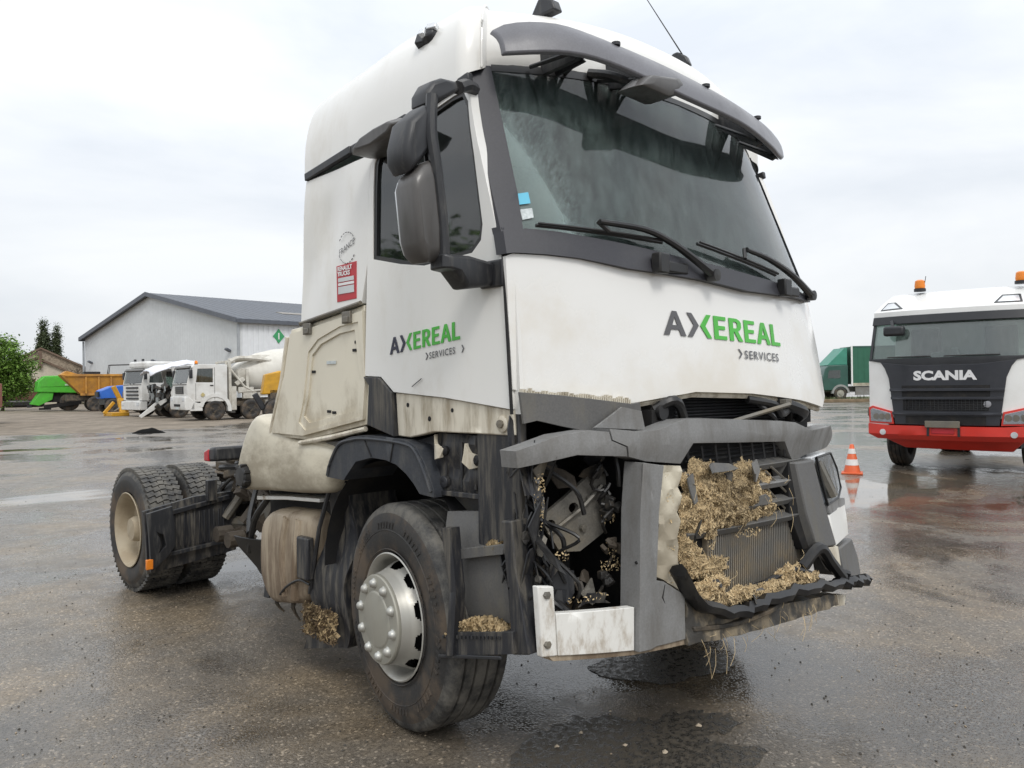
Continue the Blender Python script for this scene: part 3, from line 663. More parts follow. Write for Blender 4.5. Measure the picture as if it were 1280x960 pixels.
# --- sun visor with brackets
up = [Vector(p) for p in G['visor_up']]; lo = [Vector(p) for p in G['visor_lo']]
def samp(P, n):
    S_ = spline(P, 8); d = [0]
    for a, b in zip(S_[:-1], S_[1:]): d.append(d[-1] + (b - a).length)
    out = []
    for i in range(n):
        t = d[-1] * i / (n - 1); k = max(j for j in range(len(d)) if d[j] <= t + 1e-9); k = min(k, len(S_) - 2)
        f_ = (t - d[k]) / max(1e-6, d[k + 1] - d[k]); out.append(S_[k].lerp(S_[k + 1], f_))
    return out
upv = [(-1.150, -.640, 3.122), (-1.10, -.672, 3.153), (-1.0, -.735, 3.172), (-.85, -.805, 3.172), (-.56, -.905, 3.119), (-.25, -.965, 3.076), (.17, -.975, 3.043), (.63, -.90, 3.045), (.85, -.83, 3.055), (1.0, -.77, 3.052)]
lov = [(-1.160, -.725, 2.998), (-1.07, -.79, 3.008), (-.946, -.855, 3.022), (-.82, -.915, 3.017), (-.652, -.981, 2.985), (-.375, -1.051, 2.928), (.115, -1.078, 2.893), (.50, -1.02, 2.872), (.72, -.955, 2.875), (.90, -.885, 2.905), (1.01, -.82, 2.955)]
A_ = samp(upv, 40); B_ = samp(lov, 40)
V = []; F = []
rows = 5
for i in range(40):
    for j in range(rows + 1):
        t = j / rows; p = A_[i].lerp(B_[i], t) + Vector((0, -.016 * math.sin(math.pi * t), .010 * math.sin(math.pi * t)))
        V.append(p)
    for j in range(rows + 1):
        t = j / rows; p = A_[i].lerp(B_[i], t) + Vector((0, -.016 * math.sin(math.pi * t), .010 * math.sin(math.pi * t))) + Vector((0, .022, -.012))
        V.append(p)
w_ = 2 * (rows + 1)
for i in range(39):
    for j in range(rows):
        a = i * w_ + j; F.append([a, a + 1, a + w_ + 1, a + w_])
        a += rows + 1; F.append([a + 1, a, a + w_, a + w_ + 1])
    a = i * w_; b = a + rows + 1
    F.append([a, a + w_, b + w_, b]); a += rows; b += rows; F.append([a + w_, a, b, b + w_])
for i in (0, 39):
    F.append([i * w_ + j for j in range(rows + 1)] + [i * w_ + rows + 1 + j for j in range(rows, -1, -1)])
vis = link('sun_visor', V, F, M['visor'], T, 40, .006)
for x in (-.85, -.50, .45, .80):
    mb = MB(); yy, zz = Yw(x, 3.02) + .02, 3.02
    lowp = min(B_, key=lambda q: abs(q.x - x)); hi = min(A_, key=lambda q: abs(q.x - x))
    mb.prism([(yy, zz - .02), (yy + .02, zz + .12), (hi.y + .03, hi.z - .02), (lowp.y + .03, lowp.z + .0), (lowp.y + .06, lowp.z - .012)], x - .012, x + .012)
    mb.prism([(yy, zz - .02), (yy + .02, zz + .10), (hi.y + .05, hi.z - .03), (lowp.y + .05, lowp.z)], x + .05, x + .065)
    mb.tube([(x - .08, yy, zz), (x - .02, lowp.y + .05, lowp.z + .02)], .010, 6); mb.tube([(x + .12, yy, zz), (x + .04, lowp.y + .05, lowp.z + .02)], .010, 6)
    mb.build('visor_bracket', M['blackpl'], vis, bevel=.002)
for x in (-.62, -.05, .52):
    mb = MB(); q = min(A_, key=lambda p: abs(p.x - x)); mb.lathe([(.02, -.01), (.02, .004), (.012, .007), (0, .007)], 12, 'z', (q.x, q.y - .016, q.z - .006)); mb.build('visor_bolt', M['blackpl'], vis)
# front view mirror under the visor
fm = [(-.66, 2.901), (-.60, 2.95), (-.569, 2.972), (-.334, 3.013), (-.285, 2.985), (-.30, 2.955), (-.436, 2.895)]
cx_, cz_ = -.47, 2.95
V = []; F = []
for k, (s, y) in enumerate(((.55, -1.045), (.85, -1.035), (1., -1.0), (1., -.93), (.9, -.90))):
    for (u, v) in fm: V.append((cx_ + (u - cx_) * s, y, cz_ + (v - cz_) * s))
n_ = len(fm)
for k in range(4):
    for i in range(n_): F.append([k * n_ + i, k * n_ + (i + 1) % n_, (k + 1) * n_ + (i + 1) % n_, (k + 1) * n_ + i])
F += [list(range(n_)), [4 * n_ + i for i in range(n_)][::-1]]
fmo = link('front_mirror', V, F, M['mirror'], T, 40, .004)
mb = MB(); mb.tube([(-.50, -.92, 2.96), (-.58, -.82, 3.02), (-.62, -.72, 3.05)], .022, 8, 4); mb.build('mirror_arm', M['blackpl'], fmo)
# antennas and the marker lamp
def shark(name, loc, s):
    b = MB().prism([(-.07 * s, 0), (-.05 * s, .05 * s), (.0, .085 * s), (.03 * s, .08 * s), (.09 * s, 0)], -.028 * s, .028 * s)
    o = b.build(name, M['blackpl'], T, bevel=.01 * s); o.location = loc; return o
shark('roof_antenna', (-.66, -.50, 3.375), 1.1)
a2 = shark('radio_antenna', (.37, -.54, 3.385), 1.0)
a2.rotation_euler = (0, 0, .2)
mb = MB(); mb.tube([(0, -.02, .07), (-.40, .02, .26)], .0042, 6, r2=.0022); mb.build('antenna_whip', M['blackpl'], a2)
mk = MB().lathe([(.0, -.055), (.03, -.05), (.046, -.025), (.05, 0), (.05, .03)], 12, 'x', (0, 0, 0)).box((0, .05, -.01), (.06, .05, .06)).build('roof_marker_lamp', M['blackpl'], T, bevel=.006)
mk.location = (-1.17, -.263, 3.20); mk.rotation_euler = (0, R(25), R(20))
MB().box((-.045, -.02, .015), (.03, .05, .03)).box((-.05, .02, -.015), (.03, .03, .03)).build('lamp_lens', M['lens'], mk, bevel=.004)

# --- mirrors on the near side
def shell(name, poly, y0, y1, mat, parent, dome=.03, back=.8):
    cx = sum(p[0] for p in poly) / len(poly); cz = sum(p[1] for p in poly) / len(poly)
    V = []; F = []; n = len(poly)
    for s, y in ((.72, y0 - dome), (.93, y0 - dome * .55), (1., y0), (1., y1 - .02), (.95, y1)):
        for u, v in poly: V.append((cx + (u - cx) * s, y, cz + (v - cz) * s))
    for k in range(4):
        for i in range(n): F.append([k * n + i, k * n + (i + 1) % n, (k + 1) * n + (i + 1) % n, (k + 1) * n + i])
    F += [list(range(n)), [4 * n + i for i in range(n)][::-1]]
    return link(name, V, F, mat, parent, 35, .006)
mmp = [(-1.515 + (a + 1.515) * .74, b) for a, b in G['mirror_main']]; mup = [(-1.53 + (a + 1.53) * .80, b) for a, b in G['mirror_up']]
mm = shell('main_mirror', mmp, -.70, -.60, M['mirror'], T)
MB().prism(scl(mmp, .9), -.599, -.592, 'y').build('mirror_glass', M['lens'], mm)
mu = shell('wide_angle_mirror', mup, -.68, -.58, M['blackpl'], T)
shell('mirror_top_arm', G['mirror_top'], -.65, -.56, M['blackpl'], T, .02)
mb = MB(); mb.tube([(-1.525, -.70, 2.74), (-1.54, -.71, 2.60), (-1.525, -.72, 2.45), (-1.50, -.72, 2.25), (-1.49, -.72, 2.07)], .024, 8, 4)
mb.tube([(-1.36, -.66, 2.82), (-1.26, -.60, 2.87), (-1.2, -.58, 2.87)], .028, 8, 3); mb.tube([(-1.50, -.665, 2.20), (-1.515, -.665, 2.45), (-1.53, -.66, 2.70)], .018, 8, 3)
mb.build('mirror_pole', M['blackpl'], T)
br = MB(); pm_ = G['mbracket']
br = shell('mirror_bracket', pm_, -.745, -.66, M['blackpl'], T, .02)
MB().box((-1.262, -.75, 2.065), (.03, .14, .11)).build('bracket_foot', M['blackpl'], br, bevel=.008)
# kerb mirror above the door
V = []; F = []; km = G['mirror_kerb']; n_ = len(km)
cy = sum(p[0] for p in km) / n_; cz = sum(p[1] for p in km) / n_
for s, x in ((.7, -1.40), (1., -1.36), (1., -1.29), (.9, -1.24)):
    for u, v in km: V.append((x, cy + (u - cy) * s, cz + (v - cz) * s))
for k in range(3):
    for i in range(n_): F.append([k * n_ + i, k * n_ + (i + 1) % n_, (k + 1) * n_ + (i + 1) % n_, (k + 1) * n_ + i])
F += [list(range(n_)), [3 * n_ + i for i in range(n_)][::-1]]
link('kerb_mirror', V, F, M['mirror'], T, 35, .006)

# --- wipers
def wiper(pts, blade):
    w = MB(); w.tube([(x, Yw(x, z) - .055, z) for x, z in pts], .012, 8, 4, r2=.02)
    w.lathe([(.0, -.03), (.028, -.028), (.028, .03)], 12, 'y', (pts[-1][0], Yw(*pts[-1]) - .045, pts[-1][1]))
    a = w.build('wiper_arm', M['rubber'], T)
    b = MB(); P = [(x, Yw(x, z) - .018, z) for x, z in blade]; b.tube(P, .008, 6)
    b.tube([(p[0], p[1] - .016, p[2] + .006) for p in P], .006, 6)
    b.tube([(x, Yw(x, z) - .042, z + .004) for x, z in (blade[len(blade) // 2], pts[0], blade[len(blade) // 2])][:2], .010, 6)
    b.build('wiper_blade', M['rubber'], a)
w1 = [(p[0], p[2]) for p in G['wip1']]; w2 = [(p[0], p[2]) for p in G['wip2']]
def bl(a, b, n=12): return [(a[0] + (b[0] - a[0]) * i / n, a[1] + (b[1] - a[1]) * i / n) for i in range(n + 1)]
wiper([(-.87, 2.292), (-.642, 2.278), (-.50, 2.23), (-.38, 2.165), (-.27, 2.10)], bl((-1.13, 2.262), (-.52, 2.235)))
wiper([(.10, 2.262), (.32, 2.235), (.58, 2.176), (.86, 2.09)], bl((-.27, 2.255), (.42, 2.165)))
for (x, z) in ((-.60, 2.13), (.42, 2.095)):     # wiper spindles' stops and washer brackets on the cowl
    MB().box((x, Yw(x, z) - .045, z), (.07, .05, .09)).box((x + .11, Yw(x + .1, z) - .03, z - .01), (.16, .03, .05)).build('cowl_bracket', M['rubber'], T, bevel=.008)

# --- fender, plastics, steps on the near side
fe = plate('wheel_arch_fender', G['fender_out'], side_fn(-1, -.012), .30, M['fender'], T, .09, bevel=.012)
mb = MB()
for (a, b) in (((.194, 1.372), (.128, 1.280)), ((-.06, 1.368), (-.03, 1.265))):
    mb.tube([(-1.274, *a), (-1.274, *b)], .004, 5)
mb.build('fender_joint', M['void'], fe)
mb = MB(); arch = [(-1.276, y, z) for y, z in ((.53, 1.16), (.50, 1.23), (.415, 1.325), (.30, 1.353), (.194, 1.364), (0, 1.362), (-.15, 1.352), (-.218, 1.33), (-.28, 1.255), (-.338, 1.15))]
mb.tube(arch, .008, 6, 3); mb.build('fender_lip', M['fender'], fe)
plate('fender_bracket', G['bracket'], side_fn(-1, .05), .03, M['greydk'], T, .1, bevel=.006)
ip = plate('broken_side_cover', G['innerpanel'], lambda u, v, w: (-(1.20 - w) + .02 * math.sin(u * 31 + v * 7) + .012 * math.sin(v * 40 + u * 11), u, v), .03, M['dirtypl'], T, .04, bevel=.006)
mb = MB()
for u in (-.36, -.47, -.56, -.66): mb.box((-1.205, u, 1.27), (.014, .016, .20))
mb.box((-1.21, -.50, 1.145), (.04, .42, .022), Matrix.Rotation(R(-1), 3, 'X'))
mb.lathe([(.028, 0), (.028, -.02), (.014, -.024), (0, -.02)], 12, 'x', (-1.205, -.36, 1.19)).lathe([(.022, 0), (.022, -.02), (0, -.02)], 12, 'x', (-1.205, -.66, 1.17))
mb.build('cover_rib', M['dirtypl'], ip, bevel=.003)
for (u, v) in ((-.315, 1.35), (-.535, 1.32)):
    plate('torn_clip', [(u, v + .05), (u - .018, v + .01), (u - .07, v - .01), (u - .055, v - .05), (u - .015, v - .06), (u + .012, v - .03), (u + .004, v + .01)],
          lambda a, b, w: (-1.235 + w + .02 * math.sin(a * 40), a, b), .02, M['sill'], ip, .03, bevel=.003)
    MB().lathe([(.02, 0), (.024, -.02), (.012, -.03), (0, -.03)], 10, 'x', (-1.21, u - .06, v - .02)).build('clip_hole', M['void'], ip)
# wheel housing: dark half drum over the wheel
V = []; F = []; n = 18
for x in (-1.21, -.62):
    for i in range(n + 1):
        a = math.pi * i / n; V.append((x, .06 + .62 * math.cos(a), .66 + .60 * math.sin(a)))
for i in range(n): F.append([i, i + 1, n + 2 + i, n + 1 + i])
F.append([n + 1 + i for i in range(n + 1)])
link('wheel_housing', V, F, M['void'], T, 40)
# mud flap
mf = plate('mud_flap', G['mudflap'], lambda u, v, w: (-(1.14 - w) + .025 * math.sin(v * 9) + .008 * math.sin(u * 60), u + .03 * math.sin(v * 14), v), .30, M['dirtypl'], T, .06, bevel=.008)
mb = MB(); mb.tube([(-1.165, .68, 1.09), (-1.17, .80, .84), (-1.165, .92, .46)], .012, 6); mb.tube([(-1.16, .53, 1.12), (-1.16, .70, 1.10)], .012, 6); mb.build('flap_rail', M['blackpl'], mf)
# steps
st = plate('step_wall', G['steppanel'], lambda u, v, w: (-(1.20 - w) - .05 * math.sin(max(0, (v - .5)) * 5.2), u, v), .03, M['greydk'], T, .1, bevel=.005)
plate('upper_step_wall', [(-.27, 1.14), (-.72, 1.13), (-.74, 1.03), (-.27, .985)], lambda u, v, w: (-(1.12 - w) - (v - 1.05) * .4, u, v), .03, M['greydk'], T, .1)
plate('step_post', G['steppost'], side_fn(-1, -.04), .09, M['dirtypl'], T, .1, bevel=.01)
plate('step_edge_fairing', G['tyrefair'], side_fn(-1, -.075), .05, M['dirtypl'], T, .1, bevel=.01)
plate('step', G['step_hi'], side_fn(-1, -.03), .10, M['greydk'], T, .08, bevel=.008)
sl = plate('step', G['step_lo'], side_fn(-1, -.06), .16, M['dirtypl'], T, .08, bevel=.01)
mb = MB()
for k in range(16): 
    u = -.47 - k * .0235; zz = .552 + k * .0048
    mb.box((-1.312, u, zz), (.03, .010, .012))
mb.build('step_teeth', M['blackpl'], sl)
MB().box((-1.323, -.635, .505), (.012, .40, .014), Matrix.Rotation(R(-12), 3, 'X')).build('step_rib', M['blackpl'], sl, bevel=.003)
# --- wheels
def tyre_prof(Rr, W, grooves, rb=.292):
    p = [(rb, .018), (rb + .012, .004), (rb + .05, -.006), (rb + .10, -.012), (rb + (Rr - rb) * .62, -.010), (Rr - .045, .002), (Rr - .022, .012), (Rr - .008, .022), (Rr, .038)]
    for g in grooves: p += [(Rr, g - .007), (Rr - .014, g - .004), (Rr - .014, g + .004), (Rr, g + .007)]
    q = [(r, W - a) for r, a in p[:9][::-1]]
    return p + q
def wheel(name, loc, rotz, Rr, W, front=True, mats=('tyre', 'tread', 'rim')):
    root = None
    n = 80
    if front:
        prof = [(.296, -.004), (.300, -.010), (.294, -.014), (.286, -.006), (.276, .014), (.268, .04), (.262, .09), (.254, .125), (.248, .128), (.240, .10), (.232, .06), (.224, .03), (.216, -.01), (.211, -.05), (.208, -.070)]
        cone = []; c0 = [(.264, .085), (.258, .065), (.249, .045), (.238, .022), (.227, .0), (.218, -.025), (.212, -.05), (.208, -.070)]
        for (a0, b0), (a1, b1) in zip(c0[:-1], c0[1:]):
            for q in range(4): cone.append((a0 + (a1 - a0) * q / 4, b0 + (b1 - b0) * q / 4))
        prof = [(.296, -.004), (.300, -.010), (.294, -.014), (.286, -.006), (.277, .014), (.271, .04), (.267, .08)] + cone + [c0[-1]]; n = 160
        def skip(i, k):
            dz = (.030 - prof[i][1]) / .036; seg = ((k % 16) - 7.5) / 5.
            if 7 <= i and seg * seg + dz * dz < 1: return True
            return False
        root = MB().lathe(prof, n, 'x', cap=False, skip=skip).build(name, M[mats[2]], T, 40)
        hub = MB().lathe([(.200, -.05), (.207, -.070), (.207, -.082), (.203, -.088), (.190, -.090), (.132, -.091), (.128, -.095), (.122, -.097), (.0, -.100)], 48, 'x').build('hub_cover', M['hubc'], root, 30)
        for k in range(10):
            a = 2 * math.pi * (k + .3) / 10
            c = (-.090, .167 * math.cos(a), .167 * math.sin(a))
            w = MB().lathe([(.025, .004), (.025, -.004), (.021, -.007), (.020, -.015), (.014, -.021), (.006, -.024), (0, -.0245)], 10, 'x', c)
            w.build('wheel_nut', M['nut'], root, 50)
        MB().lathe([(.255, .18), (.0, .17)], 24, 'x').build('brake_drum', M['void'], root)
    else:
        prof = [(.296, .0), (.300, -.006), (.294, -.010), (.286, 0), (.272, .03), (.264, .10), (.255, .13), (.235, .135), (.215, .142), (.19, .148), (.16, .15), (.11, .15), (.105, .12), (.10, .05), (.085, .02), (0, .015)]
        root = MB().lathe(prof, 48, 'x', cap=False).build(name, M[mats[2]], T, 40)
        for k in range(10):
            a = 2 * math.pi * k / 10
            MB().lathe([(.02, 0), (.018, -.03), (0, -.032)], 8, 'x', (.148, .135 * math.cos(a), .135 * math.sin(a))).build('wheel_nut', M['rimdirty'], root)
    root.location = loc; root.rotation_euler = (0, 0, rotz)
    tp = tyre_prof(Rr, W, [W * .22, W * .40, W * .60, W * .78] if front else [])
    t = MB().lathe(tp, 96, 'x', cap=False)
    ty = t.build('tyre', M[mats[0]], root, 30)
    ty.data.materials.append(M[mats[1]])
    for p in ty.data.polygons:
        r = math.hypot(p.center.y, p.center.z)
        if r > Rr - .035: p.material_index = 1
    # raised sidewall rings and ribs
    mb = MB()
    for rr_ in (.315, .405):
        mb.tube([(-.0105, rr_ * math.cos(a), rr_ * math.sin(a)) for a in [i * math.pi / 32 for i in range(65)]], .0035, 4)
    for k in range(90):        # moulded shoulder marks
        if k % 9 > 5: continue
        a = 2 * math.pi * k / 90; ra = .43
        mb.box((-.012, ra * math.cos(a), ra * math.sin(a)), (.005, .030, .012), Matrix.Rotation(a + .3, 3, 'X'))
    if front: mb.build('sidewall_moulding', M[mats[0]], ty)
    if not front:
        mb = MB(); nb = 62
        for k in range(nb):
            a = 2 * math.pi * k / nb
            for j, (x, wd) in enumerate(((.045, .055), (.105, .050), (.158, .045), (.211, .050), (.268, .055))):
                aa = a + (.018 if j % 2 else 0) + (abs(j - 2) * .012)
                tw = (.35 if j < 2 else -.35 if j > 2 else 0)
                r = Rr + .004
                rot = Matrix.Rotation(aa - math.pi / 2, 3, 'X') @ Matrix.Rotation(tw, 3, 'Z')
                mb.box((x * W / .31, r * math.cos(aa), r * math.sin(aa)), (wd, 2 * math.pi * Rr / nb * .80, .026), rot)
        mb.build('tread_blocks', M[mats[1]], ty, bevel=0)
    return root
wheel('front_wheel', (-1.243, .0, .530), R(-8), .530, .315)
fw2 = wheel('front_wheel', (1.262, .015, .532), R(180 - 8), .530, .315)
wheel('rear_wheel', (-1.225, 3.68, .492), 0, .478, .29, False, ('tyre', 'tread', 'rimdirty'))
wheel('rear_wheel', (-.885, 3.68, .492), 0, .478, .29, False, ('tyre', 'tread', 'rimdirty'))
wheel('rear_wheel', (1.225, 3.68, .492), R(180), .478, .29, False, ('tyre', 'tread', 'rimdirty'))
wheel('rear_wheel', (.885, 3.68, .492), R(180), .478, .29, False, ('tyre', 'tread', 'rimdirty'))
# axles, frame, running gear
MB().tube([(-1.0, .015, .50), (-.5, .015, .42), (.5, .015, .42), (1.0, .015, .50)], .07, 10).build('front_axle', M['chassis'], T)
ax = MB().tube([(-1.0, 3.68, .49), (1.0, 3.68, .49)], .10, 12); ax.lathe([(0, -.28), (.2, -.2), (.27, 0), (.2, .2), (0, .28)], 16, 'x', (.1, 3.62, .52)); ax.build('rear_axle', M['chassis'], T)
mb = MB()
for x in (-.42, .42):
    mb.b6(x - .04, x + .04, -.9, 4.5, .66, .88)
    mb.b6(x - .09, x + .04 if x < 0 else x + .09, -.9, 4.5, .88, .895)
for y in (.9, 2.0, 3.0, 4.45): mb.b6(-.38, .38, y - .06, y + .06, .70, .87)
fr = mb.build('chassis_frame', M['chassis'], T, bevel=.006)
mb = MB().lathe([(.0, .0), (.46, .0), (.48, .03), (.46, .06), (0, .06)], 28, 'z', (0, 3.45, .98)); mb.b6(-.45, .45, 3.1, 3.8, .90, .98)
mb.build('fifth_wheel', M['chassis'], T, bevel=.01)
for y in (3.2, 4.15):
    MB().lathe([(.11, -.14), (.15, -.10), (.13, -.04), (.15, .02), (.13, .08), (.10, .13)], 18, 'z', (-.55, y, .72)).build('air_bellows', M['rubber'], T)
mb = MB().tube([(-.62, 2.2, .62), (-.62, 3.0, .55), (-.60, 3.9, .50)], .05, 8).box((-.62, 2.45, .74), (.10, .22, .3)).tube([(-.5, 2.9, .95), (-.72, 3.0, .6)], .035, 8)
mb.tube([(-.62, 2.85, .4), (-.68, 2.2, .33), (-.9, 1.9, .36)], .035, 8, 3); mb.build('suspension_arm', M['steel'], T)
mb = MB()
for k in range(9):
    y = 1.9 + .14 * k; mb.tube([(-.55, y, .98), (-.62 - .03 * (k % 3), y + .12, .82), (-.55, y + .28, .72 + .05 * (k % 2))], .016, 6, 4)
mb.box((-.6, 2.2, .93), (.16, .25, .14)).box((-.62, 2.62, .9), (.14, .16, .16)).lathe([(.0, 0), (.09, .0), (.09, .35), (0, .35)], 14, 'y', (-.62, 1.75, .74)); mb.build('air_lines', M['chassis'], T)
random.seed(8)
mb = MB()
for k in range(40):
    p_ = (random.uniform(-.80, -.45), random.uniform(1.75, 2.85), random.uniform(.45, .95))
    mb.box(p_, (random.uniform(.03, .12), random.uniform(.04, .18), random.uniform(.03, .13)), Matrix.Rotation(random.random() * 3, 3, 'X') @ Matrix.Rotation(random.random(), 3, 'Y'))
    if k % 3 == 1: mb.tube([p_, (p_[0] - .05, p_[1] + random.uniform(-.2, .2), p_[2] + .1), (p_[0], p_[1] + random.uniform(-.4, .4), p_[2] - .12)], .016, 6, 4)
    if k % 6 == 0: mb.lathe([(0, -.06), (.06, -.06), (.06, .06), (0, .06)], 10, 'x', (p_[0] - .1, p_[1], p_[2]))
tag(mb.build('muddy_fittings', M['mudfit'], T, bevel=.006), kind='stuff')
mb = MB().prism([(2.9, .98), (2.25, 1.10), (1.65, 1.07), (1.65, 1.02), (2.25, 1.04), (2.9, .92)], -.78, -.40); mb.build('catwalk_plate', M['chassis'], T, bevel=.008)
mb = MB().tube([(-.80, 1.75, 1.02), (-.80, 2.4, 1.05), (-.75, 3.0, 1.0)], .022, 6).tube([(-.62, 3.0, 1.02), (-.66, 2.5, 1.10), (-.62, 2.0, 1.18)], .02, 6, 3).tube([(-.5, 3.0, 1.05), (-.56, 2.5, 1.14), (-.5, 2.0, 1.26)], .018, 6, 3); mb.build('service_hose', M['rubber'], T)
rl = MB().prism([(2.86, 1.06), (3.02, 1.05), (3.03, 1.12), (2.95, 1.165), (2.86, 1.17)], -.86, -.58).build('tail_lamp_housing', M['blackpl'], T, bevel=.02)
MB().prism([(2.96, 1.055), (3.045, 1.055), (3.045, 1.125), (2.965, 1.15)], -.868, -.60).build('tail_lamp', M['red'], rl, bevel=.008)
# rear mudguard (front section, hanging over the twin tyres' leading face)
def rg(u, v, w): return (u, 3.06 + w - .06 * math.sin(min(1, max(0, (v - .22) / .58)) * 2.4), v)
rgo = plate('rear_mudguard', [(-1.34, .72), (-.96, .79), (-.64, .80), (-.62, .33), (-1.30, .245)], rg, .035, M['dirtypl'], T, .07, bevel=.012)
mb = MB()
for k in range(13): 
    u = -1.19 + k * .038; mb.box((u, 3.005 - .0, .555), (.012, .018, .25))
mb.box((-.97, 2.99, .72), (.56, .03, .035), Matrix.Rotation(R(-9), 3, 'Y')).box((-.95, 3.0, .40), (.62, .03, .03), Matrix.Rotation(R(-5), 3, 'Y'))
mb.box((-.84, 2.975, .83), (.08, .04, .16)); mb.build('mudguard_rib', M['dirtypl'], rgo, bevel=.004)
plate('mudguard_cheek', [(-1.335, .71), (-1.15, .745), (-1.13, .45), (-1.18, .38), (-1.30, .27)], lambda u, v, w: (u, 2.985 + w - .05 * math.sin(min(1, max(0, (v - .22) / .58)) * 2.4) , v), .03, M['blackpl'], rgo, .08, bevel=.012,
      holes=[[(-1.27, .57), (-1.22, .545), (-1.20, .46), (-1.255, .40), (-1.235, .46), (-1.245, .52)]])
MB().box((-1.315, 2.965, .335), (.05, .025, .075)).build('side_reflector', M['orange'], rgo, bevel=.006)
mb = MB(); V = []; F = []
for x in (-1.25, -.60):
    for i in range(7):
        a = R(150 - i * 18); V.append((x, 3.68 - .56 * math.cos(math.pi - a) * -1 if False else 3.68 + .57 * math.cos(a + R(18)), .49 + .57 * math.sin(a + R(18))))
# --- bulged dirty fairing behind the cab, fuel cap, tank
def superbulge(name, prof, x0, x1, mat):
    """prof: (y,z) outline; the outer face is domed like a rounded tank end"""
    cy = sum(p[0] for p in prof) / len(prof); cz = sum(p[1] for p in prof) / len(prof)
    V = []; F = []; n = len(prof); lv = [(1, x1), (1, x0 + .10), (.99, x0 + .06), (.96, x0 + .028), (.91, x0 + .008), (.84, x0 - .002), (.5, x0 - .012), (.2, x0 - .014)]
    for s, x in lv:
        for y, z in prof: V.append((x, cy + (y - cy) * s, cz + (z - cz) * s))
    for k in range(len(lv) - 1):
        for i in range(n): F.append([k * n + i, k * n + (i + 1) % n, (k + 1) * n + (i + 1) % n, (k + 1) * n + i])
    F += [list(range(n)), [(len(lv) - 1) * n + i for i in range(n)][::-1]]
    return link(name, V, F, mat, T, 50)
def rnd(poly, k=5): 
    p = [Vector((a, b, 0)) for a, b in poly]; p = [p[-1]] + p + [p[0], p[1]]
    s = spline(p, k); s = s[k:-k - 1] ; return [(q.x, q.y) for q in s][:]
bg = superbulge('side_fairing', rnd([(1.40, 1.46), (1.24, 1.43), (.95, 1.34), (.72, 1.33), (.50, 1.29), (.50, 1.16), (.62, 1.06), (.85, 1.03), (1.25, 1.01), (1.66, .985), (1.70, 1.02), (1.68, 1.14), (1.60, 1.29), (1.50, 1.41)]), -1.25, -.6, M['bulge'])
mb = MB().lathe([(.066, .03), (.070, -.005), (.066, -.035), (.055, -.045), (0, -.048)], 14, 'x', (-1.255, 1.50, 1.085))
for k in range(7):
    a = 2 * math.pi * k / 7; mb.box((-1.28, 1.50 + .066 * math.cos(a), 1.085 + .066 * math.sin(a)), (.04, .02, .02), Matrix.Rotation(a, 3, 'X'))
mb.build('filler_cap', M['rubber'], bg, bevel=.003)
tk = superbulge('fuel_tank', rnd([(1.50, .80), (1.36, .885), (1.1, .905), (.90, .90), (.86, .78), (.90, .50), (1.0, .385), (1.25, .33), (1.42, .325), (1.53, .45), (1.54, .64)]), -1.17, -.5, M['tank'])
# pressed ridges of the tank's end
mb = MB(); mb.tube([(-1.165, 1.16, .86), (-1.178, 1.20, .66), (-1.165, 1.19, .40)], .030, 8, 4); mb.build('tank_ridge', M['tank'], tk)
mb = MB(); mb.tube([(-1.16, 1.02, .86), (-1.176, 1.03, .68), (-1.165, 1.08, .40)], .034, 8, 4); mb.build('tank_ridge', M['tank'], tk)
MB().box((-1.185, .93, .66), (.05, .12, .24)).build('tank_bracket', M['dirtypl'], tk, bevel=.012)
mb = MB(); mb.tube([(-1.19, 1.22, .405), (-1.20, 1.12, .47), (-1.2, .98, .53), (-1.19, .88, .52)], .007, 6, 4); mb.build('hanging_wire', M['rubber'], tk)
mb = MB().prism([(1.52, .93), (1.15, .965), (.78, .985), (.78, 1.005), (1.15, .985), (1.52, .955)], -1.18, -.9); mb.build('tank_trim', M['whitesteel'], T, bevel=.004)
plate('torn_tank_cover', [(1.90, .66), (1.62, .655), (1.50, .50), (1.46, .33), (1.58, .31), (1.78, .42)], lambda u, v, w: (-1.10 + w + .06 * math.sin(u * 6 + v * 9), u, v), .02, M['rubber'], T, .08, bevel=.004)
mb = MB().tube([(-1.12, 1.50, .93), (-1.12, 1.68, .78), (-1.10, 1.80, .56)], .02, 8, 3).tube([(-1.05, 1.9, .66), (-.95, 2.1, .74), (-.8, 2.3, .9)], .018, 6, 3).tube([(-1.0, 1.62, .72), (-.95, 1.9, .58), (-.85, 2.2, .45)], .02, 6, 3); mb.build('tank_pipe', M['rubber'], T)
for k, (y, z) in enumerate(((1.40, .30), (1.2, .31), (1.02, .36))): mb = MB(); mb.tube([(-1.10, y, z + .06), (-1.11, y + .02, z), (-1.08, y - .02, z - .05 - .03 * (k % 2))], .020, 5, 2, r2=.006); mb.build('hanging_mud', M['chassis'], tk)
# locker space between the cab's wheel and tank
MB().b6(-1.05, -.5, .68, 1.6, .55, 1.02).build('inner_tank', M['void'], T)

# --- engine bay and broken front
mb = MB().b6(-.45, .45, -.55, 1.2, .55, 1.45).b6(-.9, .9, -.56, -.40, .7, 1.55).lathe([(.0, 0), (.16, 0), (.16, .3), (0, .3)], 18, 'x', (-.75, -.6, 1.05))
mb.build('engine', M['engine'], T, bevel=.02)
